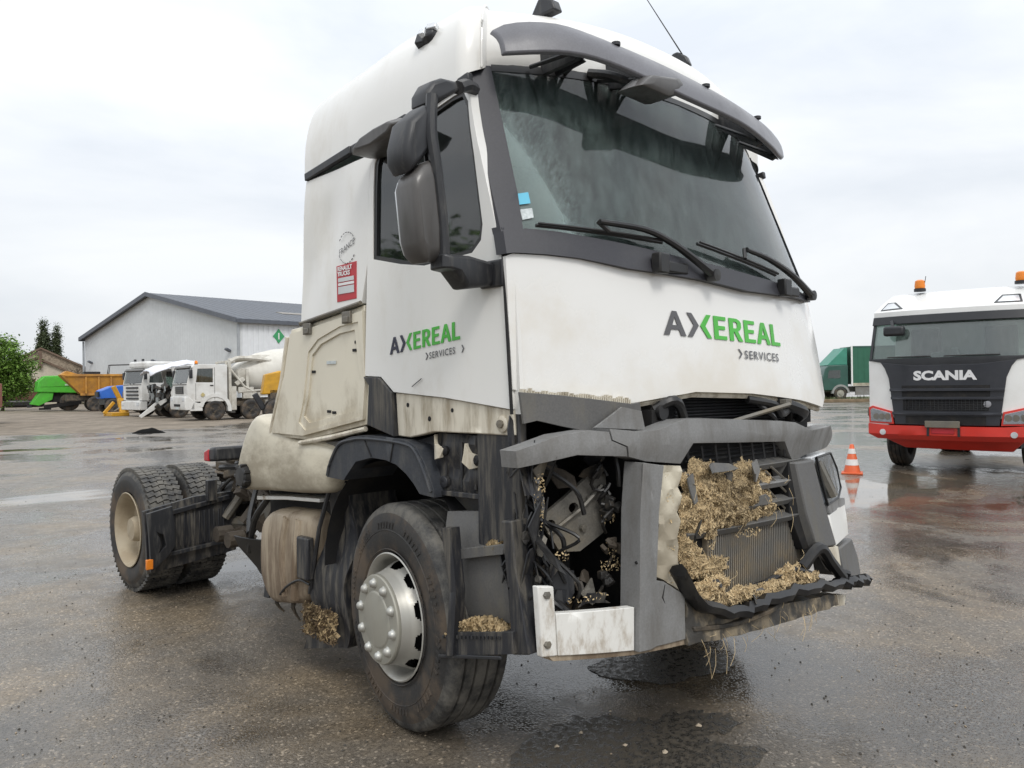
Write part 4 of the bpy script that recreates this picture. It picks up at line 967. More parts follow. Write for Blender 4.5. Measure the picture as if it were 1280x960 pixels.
# condenser block with hoses under the bonnet panel
cd = MB().b6(-.70, .95, -1.0, -.93, 1.38, 1.62).build('condenser', M['void'], T)
mb = MB()
for k in range(11): mb.tube([(-.42, -1.03, 1.405 + k * .015), (.55, -1.05, 1.40 + k * .015)], .0045, 4)
mb.build('condenser_tubes', M['blackpl'], cd)
mb = MB().tube([(-.62, -1.06, 1.50), (-.55, -1.12, 1.54), (-.46, -1.10, 1.47), (-.40, -1.05, 1.43)], .022, 8, 4); mb.build('coolant_hose', M['rubber'], T); mb = MB().tube([(.05, -1.12, 1.53), (.22, -1.17, 1.50), (.33, -1.15, 1.45), (.52, -1.10, 1.48)], .020, 8, 4)
mb.tube([(.12, -1.12, 1.52), (.18, -1.18, 1.45), (.26, -1.16, 1.40)], .012, 6, 4) ; mb.build('coolant_hose', M['rubber'], T); mb = MB().tube([(.35, -1.1, 1.52), (.55, -1.15, 1.46), (.65, -1.08, 1.42)], .03, 8, 4); mb.build('coolant_hose', M['rubber'], T); mb = MB().lathe([(.0, 0), (.035, 0), (.035, .05), (0, .05)], 12, 'y', (-.60, -1.1, 1.49))
mb.build('coolant_hose', M['rubber'], T)
mb = MB().tube([(-.25, -1.16, 1.42), (.30, -1.21, 1.50)], .011, 4).box((.30, -1.19, 1.515), (.06, .03, .022)); mb.build('hose_clip', M['steel'], T)
gp_ = plate('torn_front_cover', G['greypl'], front_fn(Yl, .10), .012, M['greydk'], T, .06, bevel=.003)
plate('torn_front_cover', [(-.99, 1.44), (-.74, 1.42), (-.76, 1.50), (-.86, 1.52)], front_fn(Yl, .07), .01, M['greypl'], T, .06, bevel=.003)
mb = MB()
random.seed(3)
for k in range(46):
    x = -1.24 + k * .0105; z = 1.592 - .045 * k / 46
    mb.box((x, Yl(x, z) + .13, z - .01 - random.random() * .01), (.006, .02, .03 + .02 * random.random()))
tag(mb.build('foam_strip', M['sill'], gp_), kind='stuff')
# grey beam, cracked in two
def beam_fn(u, v, w): return (u, Yl(u, v) + w + (.035 * max(0, (1.36 - v) / .12) if v < 1.36 else .01 * (v - 1.36) / .1), v)
gb = G['beamL']
gb = [(min(a, 1.12), b) if a < 1.3 else (1.16, 1.275) for a, b in gb]
b1 = plate('bumper_beam', G['beamR'], beam_fn, .09, M['greypl'], T, .06, bevel=.008)
b2 = plate('bumper_beam', gb, beam_fn, .10, M['greypl'], T, .06, bevel=.010)
# air intake mesh under the beam, grille frame and slats
plate('intake_mesh', [(-.54, 1.35), (.25, 1.315), (.38, 1.21), (-.58, 1.265)], front_fn(Yl, .09), .02, M['void'], T, .07, bevel=0)
mb = MB()
for k in range(9):
    x = -.5 + k * .1; mb.tube([(x, Yl(x) + .075, 1.335), (x + .02, Yl(x) + .075, 1.24)], .006, 4)
for z in (1.27, 1.29, 1.31): mb.tube([(x, Yl(x, z) + .07, z) for x in (-.5, -.1, .35)], .005, 4)
mb.build('intake_bars', M['blackpl'], T)
plate('grille_backing', G['grille'], front_fn(Yl, .34), .02, M['void'], T, .1, bevel=0)
fr = [(-.72, 1.275), (-.58, 1.262), (-.60, 1.10), (-.63, .88), (-.60, .72), (-.70, .79), (-.755, .82), (-.73, 1.06)]
plate('grille_frame', fr, lambda u, v, w: (u, Yl(u, v) + .03 + w + .014 * math.sin(v * 60) * math.sin(u * 50), v), .05, M['bulge'], T, .035, bevel=.004)
mb = MB()
for k, (z, dz) in enumerate(((1.22, -.005), (1.13, -.01), (1.04, -.01), (.965, -.02))):
    P = [(x, Yl(x, z) + .06, z + dz * (x + .5) - (.0 if k else .0)) for x in (-.55, -.3, 0, .25, .48)]
    V = []; F = []
    for p in P: V += [(p[0], p[1] - .01, p[2] - .03), (p[0], p[1] - .03, p[2]), (p[0], p[1] + .03, p[2] + .02), (p[0], p[1] + .04, p[2] - .012)]
    for i in range(len(P) - 1):
        for j in range(4): F.append([i * 4 + j, i * 4 + (j + 1) % 4, i * 4 + 4 + (j + 1) % 4, i * 4 + 4 + j])
    F += [[0, 1, 2, 3], [(len(P) - 1) * 4 + j for j in (3, 2, 1, 0)]]
    link('grille_slat', V, F, M['greydk'] if k != 1 else M['greypl'], T, 35, .004)
mb = MB()
for (x0, z0, x1, z1) in ((.10, 1.18, .42, 1.0), (.15, 1.2, .45, 1.05), (.02, 1.16, .30, .98)): mb.tube([(x0, Yl(x0) + .06, z0), (x1, Yl(x1) + .07, z1)], .006, 5)
mb.build('broken_bar', M['steel'], T)
# radiator with fins
rd = MB().b6(-.45, .50, -1.15, -1.09, .60, .99).build('radiator', M['void'], T)
mb = MB()
for k in range(52):
    x = -.40 + k * .0172; mb.b6(x, x + .0075, -1.178, -1.15, .66, .975)
mb.build('radiator_fins', M['fin'], rd, ang=0)
mb = MB()
for k in range(44): x = -.30 + k * .0155; mb.box((x, -1.20, .662 - .03 * (x + .3)), (.007, .02, .022))
mb.box((.0, -1.19, .645), (.75, .03, .016), Matrix.Rotation(R(2), 3, 'Y')); tag(mb.build('radiator_edge', M['steel'], rd), kind='stuff')
# posts either side
pr = plate('grey_post', G['postR'], lambda u, v, w: (u, Yl(u, v) + w - (.02 if u < -.8 else .0) + .0, v), .10, M['greypl'], T, .06, bevel=.008)
mb = MB(); mb.tube([(-.845, Yl(-.8) + .0, 1.29), (-.862, Yl(-.85, 1.) - .004, 1.0), (-.868, Yl(-.85, .8) - .012, .76), (-.86, Yl(-.85, .6) - .006, .56)], .006, 5); mb.build('post_crease', M['greypl'], pr)
mb = MB(); mb.tube([(-.885, Yl(-.88) - .004, .90), (-.86, Yl(-.86) - .006, .885), (-.83, Yl(-.83) - .006, .882), (-.80, Yl(-.80) - .002, .86)], .006, 4); mb.build('crack', M['void'], pr); mb = MB(); mb.tube([(-.74, Yl(-.74) - .002, .79), (-.755, Yl(-.75) - .004, .74), (-.74, Yl(-.74) - .003, .705)], .008, 4); mb.build('crack', M['void'], pr)
pl = plate3('inner_grille_post', G['postL'], (-.05, .12, 0), M['greydk'], T, .008)
plate3('inner_post_cheek', [(.32, -1.19, 1.21), (.36, -1.21, 1.205), (.48, -1.25, .765), (.40, -1.22, .76), (.30, -1.2, .96)], (.0, .1, 0), M['void'], pl, .004)
# far headlamp and its corner pieces
hl = plate3('headlamp_bowl', [Vector(p) + Vector((.0, .03, 0)) for p in G['headlight']], (-.05, .12, 0), M['lampw'], T, .004)
plate3('headlamp_glass', G['headlight'], (0, .012, 0), M['hl'], hl, 0)
mb = MB()
P = [Vector(p) for p in G['headlight']]
mb.tube(P + P[:1], .006, 6); mb.build('headlamp_rim', M['rubber'], hl)
mb = MB().tube([P[0] + Vector((.04, .02, -.03)), P[5] + Vector((.06, .0, .04))], .025, 6).tube([P[0] + Vector((.10, .03, -.03)), P[4] + Vector((-.03, .02, .05))], .018, 6); mb.build('lamp_reflector', M['steel'], hl)
plate3('lamp_strip', G['hstrip'], (-.03, .08, 0), M['greypl'], T, .006)
plate3('corner_fairing', [(.665, -1.232, .905), (.85, -1.195, .925), (1.05, -1.145, .925), (1.03, -1.165, .86), (1.0, -1.185, .80), (1.02, -1.18, .745), (.70, -1.25, .735)], (-.03, .12, 0), M['white'], T, .012)
plate3('corner_bumper', G['dcorner'], (-.05, .14, 0), M['greydk'], T, .012)
plate3('torn_white_piece', G['wbit'], (0, .02, 0), M['sill'], T, .004)
plate3('torn_white_piece', [(.52, -1.296, .525), (.741, -1.285, .482), (.70, -1.295, .437), (.52, -1.30, .462)], (0, .05, 0), M['sill'], T, .004)
# steel underrun: bracket, plate, muddy lower edge
wb = plate('white_bracket', G['white_br'], front_fn(Yl, -.0), .03, M['whitesteel'], T, .05, bevel=.004)
mb = MB()
for z in (.81, .62): mb.lathe([(.015, .01), (.015, -.008), (0, -.01)], 6, 'y', (-1.245, Yl(-1.245, z), z))
mb.build('bolt', M['steel'], wb)
plate('white_steel_plate', G['white_st'], front_fn(Yl, .0), .04, M['whitesteel'], T, .06, bevel=.006)
plate('rusty_edge', [(-1.24, .578), (-.90, .553), (-.55, .545), (-.55, .525), (-.90, .53), (-1.22, .552)], front_fn(Yl, .01), .06, M['tank'], T, .06, bevel=.004)
ml = plate('lower_bumper', [(-.63, .72), (-.56, .66), (-.285, .60), (.1, .565), (.5, .53), (.62, .51), (.60, .46), (.3, .475), (-.05, .488), (-.41, .508), (-.64, .525)],
      lambda u, v, w: (u, Yl(u, v) + .0 + w + .012 * math.sin(u * 37) * math.sin(v * 45), v), .08, M['bumud'] if 'bumud' in M else M['chassis'], T, .05, bevel=.008)
# black torn lip
lt = [Vector(p) for p in G['lip_top']]
lp = [lt[0] + Vector((.0, .0, .03)), lt[1], lt[2], lt[3] + Vector((0, 0, 0)), lt[4] + Vector((0, 0, .01)), lt[5] + Vector((.05, 0, .0)), Vector((.72, -1.34, .578)), Vector((.93, -1.31, .545))]
S_ = spline(lp, 6)
V = []; F = []
cs = [(-.018, .020), (-.042, -.002), (-.030, -.030), (.02, -.038), (.045, -.02), (.03, .004)]
random.seed(5)
for i, p in enumerate(S_):
    j = .006 * math.sin(i * 1.7) + .005 * math.sin(i * 3.1)
    k = 1 - .35 * max(0, i / len(S_) - .55)
    for a, b in cs: V.append((p.x, p.y + a * k + j, p.z + b * k + j))
n = len(cs)
for i in range(len(S_) - 1):
    for q in range(n): F.append([i * n + q, i * n + (q + 1) % n, (i + 1) * n + (q + 1) % n, (i + 1) * n + q])
F += [list(range(n)), [(len(S_) - 1) * n + q for q in range(n)][::-1]]
link('bumper_lip', V, F, M['rubber'], T, 40)
mb = MB().tube([(.30, -1.26, .70), (.42, -1.29, .78), (.52, -1.30, .70), (.62, -1.32, .60)], .030, 8, 5).tube([(.36, -1.25, .69), (.46, -1.27, .76), (.55, -1.29, .66), (.72, -1.30, .60)], .022, 8, 5).tube([(-.10, -1.24, .66), (.15, -1.27, .71), (.35, -1.28, .66), (.45, -1.28, .60)], .016, 8, 5)
mb.build('twisted_seal', M['rubber'], T)
plate('valance_tray', [(-.60, -1.24), (-.1, -1.32), (.45, -1.31), (.45, -1.02), (-.60, -1.02)], lambda u, v, w: (u, v, .60 - w + .03 * math.sin(u * 5)), .02, M['chassis'], T, .1)
# near headlamp cavity: bent steel bracket and wreckage
bk = plate('bent_bracket', G['bracketplate'], front_fn(Yl, .20), .018, M['steel'], T, .06, bevel=.004,
      holes=[[(-.985 + .022 * math.cos(a), 1.105 + .022 * math.sin(a)) for a in [i * math.pi / 5 for i in range(10)]], [(-1.085 + .020 * math.cos(a), 1.045 + .020 * math.sin(a)) for a in [i * math.pi / 5 for i in range(10)]]])
mb = MB().tube([(-1.10, Yl(-1.1) + .195, 1.005), (-.96, Yl(-.96) + .19, 1.10), (-.86, Yl(-.86) + .19, 1.19)], .010, 6).lathe([(.016, 0), (.016, -.014), (0, -.016)], 8, 'y', (-.95, Yl(-.95) + .2, 1.02)).lathe([(.012, 0), (.012, -.01), (0, -.01)], 8, 'y', (-.92, Yl(-.92) + .2, 1.14))
mb.build('bracket_rib', M['steel'], bk)
random.seed(11)
def rag(name, c, w, h, mat, n=1, yj=.03, tilt=.5, parent=T):
    """torn plate: ragged polygon bent in depth"""
    pts = []
    m = random.choice((5, 6, 7, 8)); ph0 = random.random()
    for i in range(m):
        a = 2 * math.pi * (i + ph0 + random.uniform(-.3, .3)) / m; r = random.choice((.5, .8, 1.0, 1.15)); pts.append((w * .5 * r * math.cos(a), h * .5 * r * math.sin(a)))
    t1, t2 = random.uniform(-tilt, tilt), random.uniform(-tilt, tilt); kx = random.uniform(-.02, .02); sg = random.choice((-1, 1))
    def fn(u, v, q): return (c[0] + u, c[1] + q + u * t1 + v * t2 + sg * .5 * abs(u - kx), c[2] + v)
    return plate(name, pts, fn, .007, mat, parent, .05, bevel=0, ang=12)
for (x, dy, z, w, h, mt) in ((-1.245, .10, 1.25, .10, .26, 'dirtypl'), (-1.23, .06, 1.05, .10, .30, 'blackpl'), (-1.21, .10, .98, .08, .16, 'steel'), (-1.17, .08, .90, .10, .12, 'dirtypl'),
    (-1.10, .12, .82, .12, .22, 'blackpl'), (-1.245, .12, .86, .08, .30, 'dirtypl'), (-1.23, .16, .72, .10, .30, 'blackpl'), (-1.16, .2, .80, .10, .16, 'greydk'), (-1.12, .10, .76, .10, .10, 'blackpl'),
    (-1.25, .16, 1.42, .05, .22, 'dirtypl'), (-1.255, .1, 1.33, .06, .14, 'blackpl'), (-1.04, .16, .78, .14, .10, 'greydk'), (-.96, .14, .77, .10, .10, 'steel'), (-1.0, .10, .75, .16, .06, 'dirtypl'),
    (-1.20, .12, 1.16, .06, .16, 'greydk'), (-1.21, .05, 1.30, .07, .12, 'steel'), (-.93, .32, .93, .10, .2, 'engine'), (-.90, .26, 1.05, .06, .12, 'steel')):
    rag('torn_plastic', (x, Yl(x, z) + dy, z), w, h, M[mt])
for (x, dy, z, w, h, mt) in ((-.40, .0, 1.235, .22, .05, 'greydk'), (-.10, -.01, 1.21, .10, .10, 'greypl'), (-.55, -.02, .98, .06, .12, 'blackpl'), (-.56, .0, 1.18, .05, .16, 'greydk'), (-.30, -.02, 1.20, .06, .05, 'dirtypl'), (.02, .0, 1.06, .07, .07, 'greypl'), (-.18, -.005, .66, .18, .05, 'greydk'), (.20, .0, .70, .22, .04, 'greydk'), (-.42, .0, .75, .08, .05, 'blackpl')):
    rag('torn_plastic', (x, Yl(x, z) + dy, z), w, h, M[mt])
for k in range(34):
    x, z = random.uniform(-1.265, -1.17), random.uniform(.86, 1.42)
    rag('torn_plastic', (x, Yl(x, z) + random.uniform(.05, .2), z), random.uniform(.02, .05), random.uniform(.06, .24), M[random.choice(('dirtypl', 'blackpl', 'blackpl', 'rubber', 'greydk', 'engine'))], tilt=1.2)
for k in range(14):
    x, z = random.uniform(-1.10, -.88), random.choice((random.uniform(.76, .84), random.uniform(1.22, 1.32)))
    rag('torn_plastic', (x, Yl(x, z) + random.uniform(.16, .3), z), random.uniform(.05, .12), random.uniform(.04, .12), M[random.choice(('dirtypl', 'blackpl', 'engine', 'greydk', 'mudfit'))], tilt=1.)
for k in range(10):      # splinters along the broken edges of the side cover and cab corner
    y = random.uniform(-.86, -.78); z = random.uniform(.95, 1.40)
    plate('plastic_splinter', [(y, z), (y - .02, z + .07), (y - .05 * random.random() - .02, z + .01), (y - .03, z - .08)], lambda u, v, w: (-1.21 - .03 * math.sin(u * 30 + v * 20) + w, u, v), .008, M['dirtypl'], T, 0, bevel=.002)
mb = MB()
for k in range(11):
    x0, z0 = random.uniform(-1.25, -1.14), random.uniform(.75, 1.3); x1, z1 = x0 + random.uniform(-.06, .14), z0 - random.uniform(.1, .35)
    mb.tube([(x0, Yl(x0) + .16, z0), ((x0 + x1) / 2 + random.uniform(-.05, .05), Yl(x0) + random.uniform(.0, .12), (z0 + z1) / 2), (x1, Yl(x1) + .12, z1)], random.uniform(.005, .012), 6, 5)
mb.build('torn_cable', M['rubber'], T)
mb = MB()
for (x, z, r) in ((-.895, 1.23, .045), (-.87, 1.15, .03)):
    mb.tube([(x + r * math.cos(a), Yl(x) + .16 + .02 * math.sin(a * 2), z + r * math.sin(a) * 1.3) for a in [i * math.pi / 6 for i in range(12)]], .008, 6)
mb.tube([(-.84, Yl(-.84) + .14, 1.32), (-.845, Yl(-.84) + .12, 1.25), (-.84, Yl(-.84) + .12, 1.19)], .010, 6)
mb.build('cable_loop', M['rubber'], T)
random.seed(17)
for (x, z) in ((-.86, 1.10), (-.865, .96), (-.90, .83)):
    mb = MB(); y = Yl(x, z) + .13
    for k in range(5):
        mb.box((x + random.uniform(-.025, .025), y + random.uniform(-.02, .03), z + random.uniform(-.03, .03)), [random.uniform(.015, .05) for _ in range(3)], Matrix.Rotation(random.random() * 3, 3, 'X') @ Matrix.Rotation(random.random() * 3, 3, 'Y'))
    mb.tube([(x, y, z), (x + random.uniform(-.05, .03), y + .02, z - .05), (x + random.uniform(-.08, .04), y + .05, z - .11)], .008, 6, 4)
    tag(mb.build('muddy_connector', M[random.choice(('mudfit', 'engine', 'steel'))], T, bevel=.003), kind='stuff')
mb = MB()
for k in range(12):
    x, z = random.uniform(-1.22, -1.10), random.uniform(.62, .88); mb.lathe([(0, -.015), (.013, -.01), (.016, .004), (0, .014)], 7, 'y', (x, Yl(x) + random.uniform(.05, .15), z))
tag(mb.build('loose_bolt', M['steel'], T), kind='stuff')
# inner dark walls of the cavity
MB().b6(-1.235, -1.19, -.86, -.60, .60, 1.55).build('cavity_wall', M['dirtypl'], T, bevel=.01)
MB().b6(-1.18, -.62, -1.0, -.62, .56, .60).build('cavity_floor', M['chassis'], T)
MB().b6(-.66, -.62, -1.08, -.60, .6, 1.5).build('cavity_wall', M['void'], T)
MB().b6(.60, .66, -1.06, -.60, .5, 1.5).build('cavity_wall', M['void'], T)
MB().b6(.66, 1.12, -.90, -.60, .60, 1.40).build('lamp_carrier', M['void'], T, bevel=.01)
MB().b6(-1.20, 1.18, -.62, -.56, 1.35, 1.62).build('bulkhead_top', M['void'], T)

# ------------------------------------------------------------------ chopped straw lodged in the wreck and lying on it
def flakes(name, n, place, size, mat, label, cat, lng=3.2):
    V = []; F = []
    for i in range(n):
        p, nr = place()
        l = size * random.uniform(.5, 1.6); w = l / random.uniform(1.8, lng)
        d = Vector((random.gauss(0, 1), random.gauss(0, .28), random.gauss(0, 1))).normalized(); s = d.cross(Vector((random.gauss(0, .35), 1, random.gauss(0, .35)))).normalized()
        k = len(V); p = Vector(p)
        up = d.cross(s) * w * .3
        V += [p - d * l / 2 - s * w / 2, p + d * l / 2 - s * w / 2 + up, p + d * l / 2 + s * w / 2, p - d * l / 2 + s * w / 2 + up]
        F.append([k, k + 1, k + 2, k + 3])
    me = bpy.data.meshes.new(name); me.from_pydata([tuple(v) for v in V], [], F)
    o = link_me(name, me, mat, None, 0); tag(o, label, cat, None, 'stuff'); return o
def blob_edge(cx, cz, an): return 1 + .55 * mnoise.noise(Vector((math.cos(an) * 2.2 + cx * 9, math.sin(an) * 2.2, cz * 9)))
def blob_y(x, z, q, dp, off):
    nn = mnoise.noise(Vector((x * 24, z * 24, 1))) + .5 * mnoise.noise(Vector((x * 60, z * 60, 4)))
    return Yl(x, z) + off + .015 - dp * (1 - q ** 3) * (.55 + .55 * nn)
def lump(cx, cz, rx, rz, depth, off=.06):
    def f():
        an = random.uniform(0, 2 * math.pi); q = math.sqrt(random.random()) * random.choice((1, 1, 1, 1.06)); e = blob_edge(cx, cz, an)
        x, z = cx + rx * q * e * math.cos(an), cz + rz * q * e * math.sin(an)
        return (x, blob_y(x, z, min(1, q), depth, off) - random.random() * .003, z), None
    return f
def multi(lst):
    wts = [a[2] * a[3] for a in lst]
    fs = [lump(*a) for a in lst]
    return lambda: random.choices(fs, wts)[0]()
L1 = [(-.46, 1.12, .14, .15, .075, .03), (-.28, 1.10, .18, .14, .085, .03), (-.08, 1.13, .13, .12, .07, .035), (-.38, 1.02, .18, .08, .06, .035), (-.22, .99, .28, .045, .055, .05), (.115, 1.13, .05, .06, .05, .06), (.12, 1.02, .09, .06, .05, .06), (-.03, 1.01, .14, .06, .055), (-.53, .97, .07, .15, .05)]
def body(name, lst, mat, label):          # matted core under the loose flakes
    V = []; F = []
    for (cx, cz, rx, rz, dp, *r) in lst:
        off = r[0] if r else .06; k = len(V); n, m = 48, 14
        for j in range(m + 1):
            q = j / m
            for i in range(n):
                a = 2 * math.pi * i / n; rr = q * blob_edge(cx, cz, a)
                x, z = cx + rx * rr * math.cos(a), cz + rz * rr * math.sin(a)
                V.append((x, blob_y(x, z, q, dp, off), z))
        for j in range(m):
            for i in range(n): F.append([k + j * n + i, k + j * n + (i + 1) % n, k + (j + 1) * n + (i + 1) % n, k + (j + 1) * n + i])
    o = link(name, V, F, mat, None, 60); tag(o, label, 'straw', None, 'stuff'); return o
random.seed(21)
body('matted_straw', L1, M['chaff'], 'matted core of wet straw packed across the upper grille of the crashed tractor unit')
flakes('chopped_straw', 13000, multi(L1), .0062, M['chaff_l'], 'loose golden chopped straw stuck over the upper grille of the crashed tractor unit', 'straw')
flakes('dark_straw', 4200, multi(L1), .007, M['chaff_d'], 'dark damp straw flecks in the upper grille of the crashed tractor unit', 'straw')
L2 = [(-.42, .80, .16, .05, .04), (-.45, .72, .12, .06, .06, .02), (-.28, .67, .16, .035, .06, .0), (-.02, .655, .20, .04, .07, .0), (.16, .69, .14, .04, .05, .0), (.30, .65, .1, .03, .04, -.02), (-.50, .86, .06, .05, .04)]
body('matted_straw', L2, M['chaff'], 'matted straw lying in the lower grille tray under the radiator')
flakes('straw_stalks', 1300, multi(L1), .022, M['chaff_l'], 'longer tangled straw stalks over the upper grille of the crashed tractor unit', 'straw', 14)
flakes('straw_stalks', 900, multi(L2), .022, M['chaff_l'], 'longer tangled straw stalks in the lower grille tray', 'straw', 14)
flakes('chopped_straw', 9000, multi(L2), .0066, M['chaff_l'], 'loose golden chopped straw lying on the lower grille tray and radiator foot', 'straw')
flakes('dark_straw', 2200, multi(L2), .007, M['chaff_d'], 'dark damp straw flecks on the lower grille tray', 'straw')
L3 = [(-.40, .93, .03, .06, .02, .03), (-.15, .93, .1, .02, .02, .0), (-.86, 1.06, .03, .03, .03, .15), (-.86, .93, .03, .03, .04, .15), (-.85, .86, .05, .03, .04, .15), (-1.04, .765, .09, .015, .03, .06), (-1.11, .93, .03, .03, .02, .10), (-.66, .85, .03, .14, .02, .03), (-.65, 1.12, .03, .14, .02, .03), (-.72, 1.40, .05, .02, .02, .06), (-1.22, 1.18, .02, .12, .02, .06)]
flakes('chopped_straw', 700, multi(L3), .008, M['chaff_l'], 'straw bits scattered through the torn headlamp opening and on the grey post', 'straw')
# long straws hanging about the grille
mb = MB()
for k in range(60):
    x, z = random.uniform(-.6, .3), random.choice((random.uniform(.95, 1.22), random.uniform(.62, .80), random.uniform(.5, .56)))
    l = random.uniform(.04, .13); a = random.gauss(-1.57, .7)
    y = Yl(x, z) - random.uniform(0, .04) - (.02 if z < .6 else 0)
    mb.tube([(x, y, z), (x + l * .5 * math.cos(a), y - .015, z + l * .5 * math.sin(a)), (x + l * math.cos(a) + random.uniform(-.02, .02), y - .005, z + l * math.sin(a))], .0010, 3, 2)
for (x, z) in ((-.42, .51),):
    mb.tube([(x, Yl(x, z), z), (x + .02, Yl(x, z) - .01, z - .07), (x + .03, Yl(x, z), z - .15 - (x + .43))], .0013, 4, 3)
tag(mb.build('long_straws', M['chaff_l'], None, 0), 'long thin straws dangling from the grille and lower bumper of the crashed tractor unit', 'straw', None, 'stuff')
# heap on the lower step, a little on the upper step, matted straw on the mud flap
def heap():
    t = random.random(); u = -.47 - .36 * t; h = .055 * math.sin(math.pi * min(1, max(0, t))) + .012
    return (-1.31 + random.random() * .12, u, .552 + .078 * t + random.random() * h), None
flakes('chopped_straw', 2600, heap, .018, M['chaff_l'], 'heap of chopped straw lying on the lowest cab step', 'straw')
flakes('dark_straw', 500, heap, .018, M['chaff'], 'darker straw mixed into the heap on the lowest cab step', 'straw')
flakes('chopped_straw', 240, lambda: ((-1.28 + random.random() * .08, random.uniform(-.78, -.70), .945 + random.random() * .035), None), .018, M['chaff_l'], 'small clump of straw on the upper cab step', 'straw')
def mfl():
    a = random.random(); return (-1.175 - random.random() * .03, .62 + .33 * random.random() ** 1.0, .24 + .17 * a), None
flakes('damp_straw', 900, mfl, .018, M['chaff_d'], 'brown matted straw caked on the mud flap behind the front wheel', 'straw', 9)
flakes('damp_straw', 260, mfl, .035, M['chaff'], 'lighter straws caked on the mud flap behind the front wheel', 'straw', 14)

# ------------------------------------------------------------------ ground
def asphalt():
    m = bpy.data.materials.new('wet_asphalt'); m.use_nodes = True
    nt = m.node_tree; n = nt.nodes; l = nt.links; b = n['Principled BSDF']
    tc = n.new('ShaderNodeTexCoord')
    def noise(sc, det=4, rough=.55, mp=None, dist=0.):
        x = n.new('ShaderNodeTexNoise'); x.inputs['Scale'].default_value = sc; x.inputs['Detail'].default_value = det; x.inputs['Roughness'].default_value = rough; x.inputs['Distortion'].default_value = dist
        if mp:
            q = n.new('ShaderNodeMapping'); q.inputs['Scale'].default_value = mp[0]; q.inputs['Location'].default_value = mp[1]; q.inputs['Rotation'].default_value = (0, 0, mp[2]); l.new(tc.outputs['Object'], q.inputs[0]); l.new(q.outputs[0], x.inputs['Vector'])
        else: l.new(tc.outputs['Object'], x.inputs['Vector'])
        return x.outputs['Fac']
    def mrange(i, a, c, d, e, smooth=True):
        x = n.new('ShaderNodeMapRange'); x.inputs['From Min'].default_value = a; x.inputs['From Max'].default_value = c; x.inputs['To Min'].default_value = d; x.inputs['To Max'].default_value = e
        if smooth: x.interpolation_type = 'SMOOTHSTEP'
        l.new(i, x.inputs['Value']); return x.outputs['Result']
    def math_(op, a, c):
        x = n.new('ShaderNodeMath'); x.operation = op
        for k, v in enumerate((a, c)):
            if hasattr(v, 'is_linked'): l.new(v, x.inputs[k])
            else: x.inputs[k].default_value = v
        return x.outputs[0]
    vo = n.new('ShaderNodeTexVoronoi'); vo.inputs['Scale'].default_value = 85; l.new(tc.outputs['Object'], vo.inputs['Vector'])
    vo2 = n.new('ShaderNodeTexVoronoi'); vo2.inputs['Scale'].default_value = 42; l.new(tc.outputs['Object'], vo2.inputs['Vector'])
    sepc = n.new('ShaderNodeSeparateColor'); l.new(vo.outputs['Color'], sepc.inputs[0])
    agg = mrange(sepc.outputs[0], 0, 1, .72, 1.28, False)
    agg = math_('ADD', agg, mrange(sepc.outputs[1], .90, .97, 0, 1.2))           # a few pale chips
    agg = math_('ADD', agg, mrange(vo2.outputs['Distance'], .0, .2, .25, 0))
    wet = mrange(noise(.42, 5, .6, ((1, 1, 1), (3.1, 1.7, 0), 0), .6), .42, .58, 0, 1)      # damp patches
    big = noise(.16, 3, .5)
    brown = mrange(noise(.9, 5, .65), .38, .66, 0, 1)
    c1 = n.new('ShaderNodeMixRGB'); c1.inputs['Color1'].default_value = (.098, .085, .069, 1); c1.inputs['Color2'].default_value = (.142, .112, .077, 1); l.new(brown, c1.inputs['Fac'])
    sc = n.new('ShaderNodeVectorMath'); sc.operation = 'SCALE'; l.new(c1.outputs[0], sc.inputs[0]); l.new(agg, sc.inputs['Scale'])
    dk = n.new('ShaderNodeVectorMath'); dk.operation = 'SCALE'; l.new(sc.outputs[0], dk.inputs[0]); l.new(mrange(wet, 0, 1, 1.25, .72), dk.inputs['Scale'])
    # standing water: where broad, flattened noise is low
    pud = mrange(noise(.23, 6, .58, ((.55, 1.15, 1), (5.3, 8.9, 0), R(44)), .4), .545, .63, 0, 1)
    l.new(dk.outputs[0], b.inputs['Base Color'])
    ro = mrange(wet, 0, 1, .36, .13); ro = math_('ADD', ro, mrange(noise(6, 5), .3, .7, -.08, .08))
    ro = math_('MULTIPLY', ro, mrange(pud, 0, 1, 1, .12))
    l.new(ro, b.inputs['Roughness'])
    b.inputs['Specular IOR Level'].default_value = .5
    h = math_('ADD', mrange(vo.outputs['Distance'], 0, .6, 1, 0), math_('MULTIPLY', noise(20, 3), .8))
    h = math_('MULTIPLY', h, mrange(pud, 0, .8, 1, .03))
    h = math_('MULTIPLY', h, mrange(wet, 0, 1, 1, .42))
    h = math_('ADD', h, math_('MULTIPLY', noise(2.2, 4), .8))
    bp = n.new('ShaderNodeBump'); bp.inputs['Strength'].default_value = .34; bp.inputs['Distance'].default_value = .006
    l.new(h, bp.inputs['Height']); l.new(bp.outputs[0], b.inputs['Normal'])
    return m
ASPH = asphalt()
V = [(-900, -900, 0), (2400, -900, 0), (2400, 2400, 0), (-900, 2400, 0)]
g = link('ground', V, [[0, 1, 2, 3]], ASPH, None, 0); tag(g, kind='structure')
GRAV = pm('gravel_yard', (.235, .195, .150), .9, dirt=.7, dcol=(.11, .088, .062), dscale=.55, thr=.52, soft=.14, var=.25, bump=.5, bscale=9, fine=.3)
random.seed(2)
edge = [(-14, 44), (-4.5, 36), (3.3, 30.7), (6.8, 28.9), (9.0, 29.6), (12.7, 31.4), (17, 33), (25, 40), (60, 62), (130, 110)]
ep = []
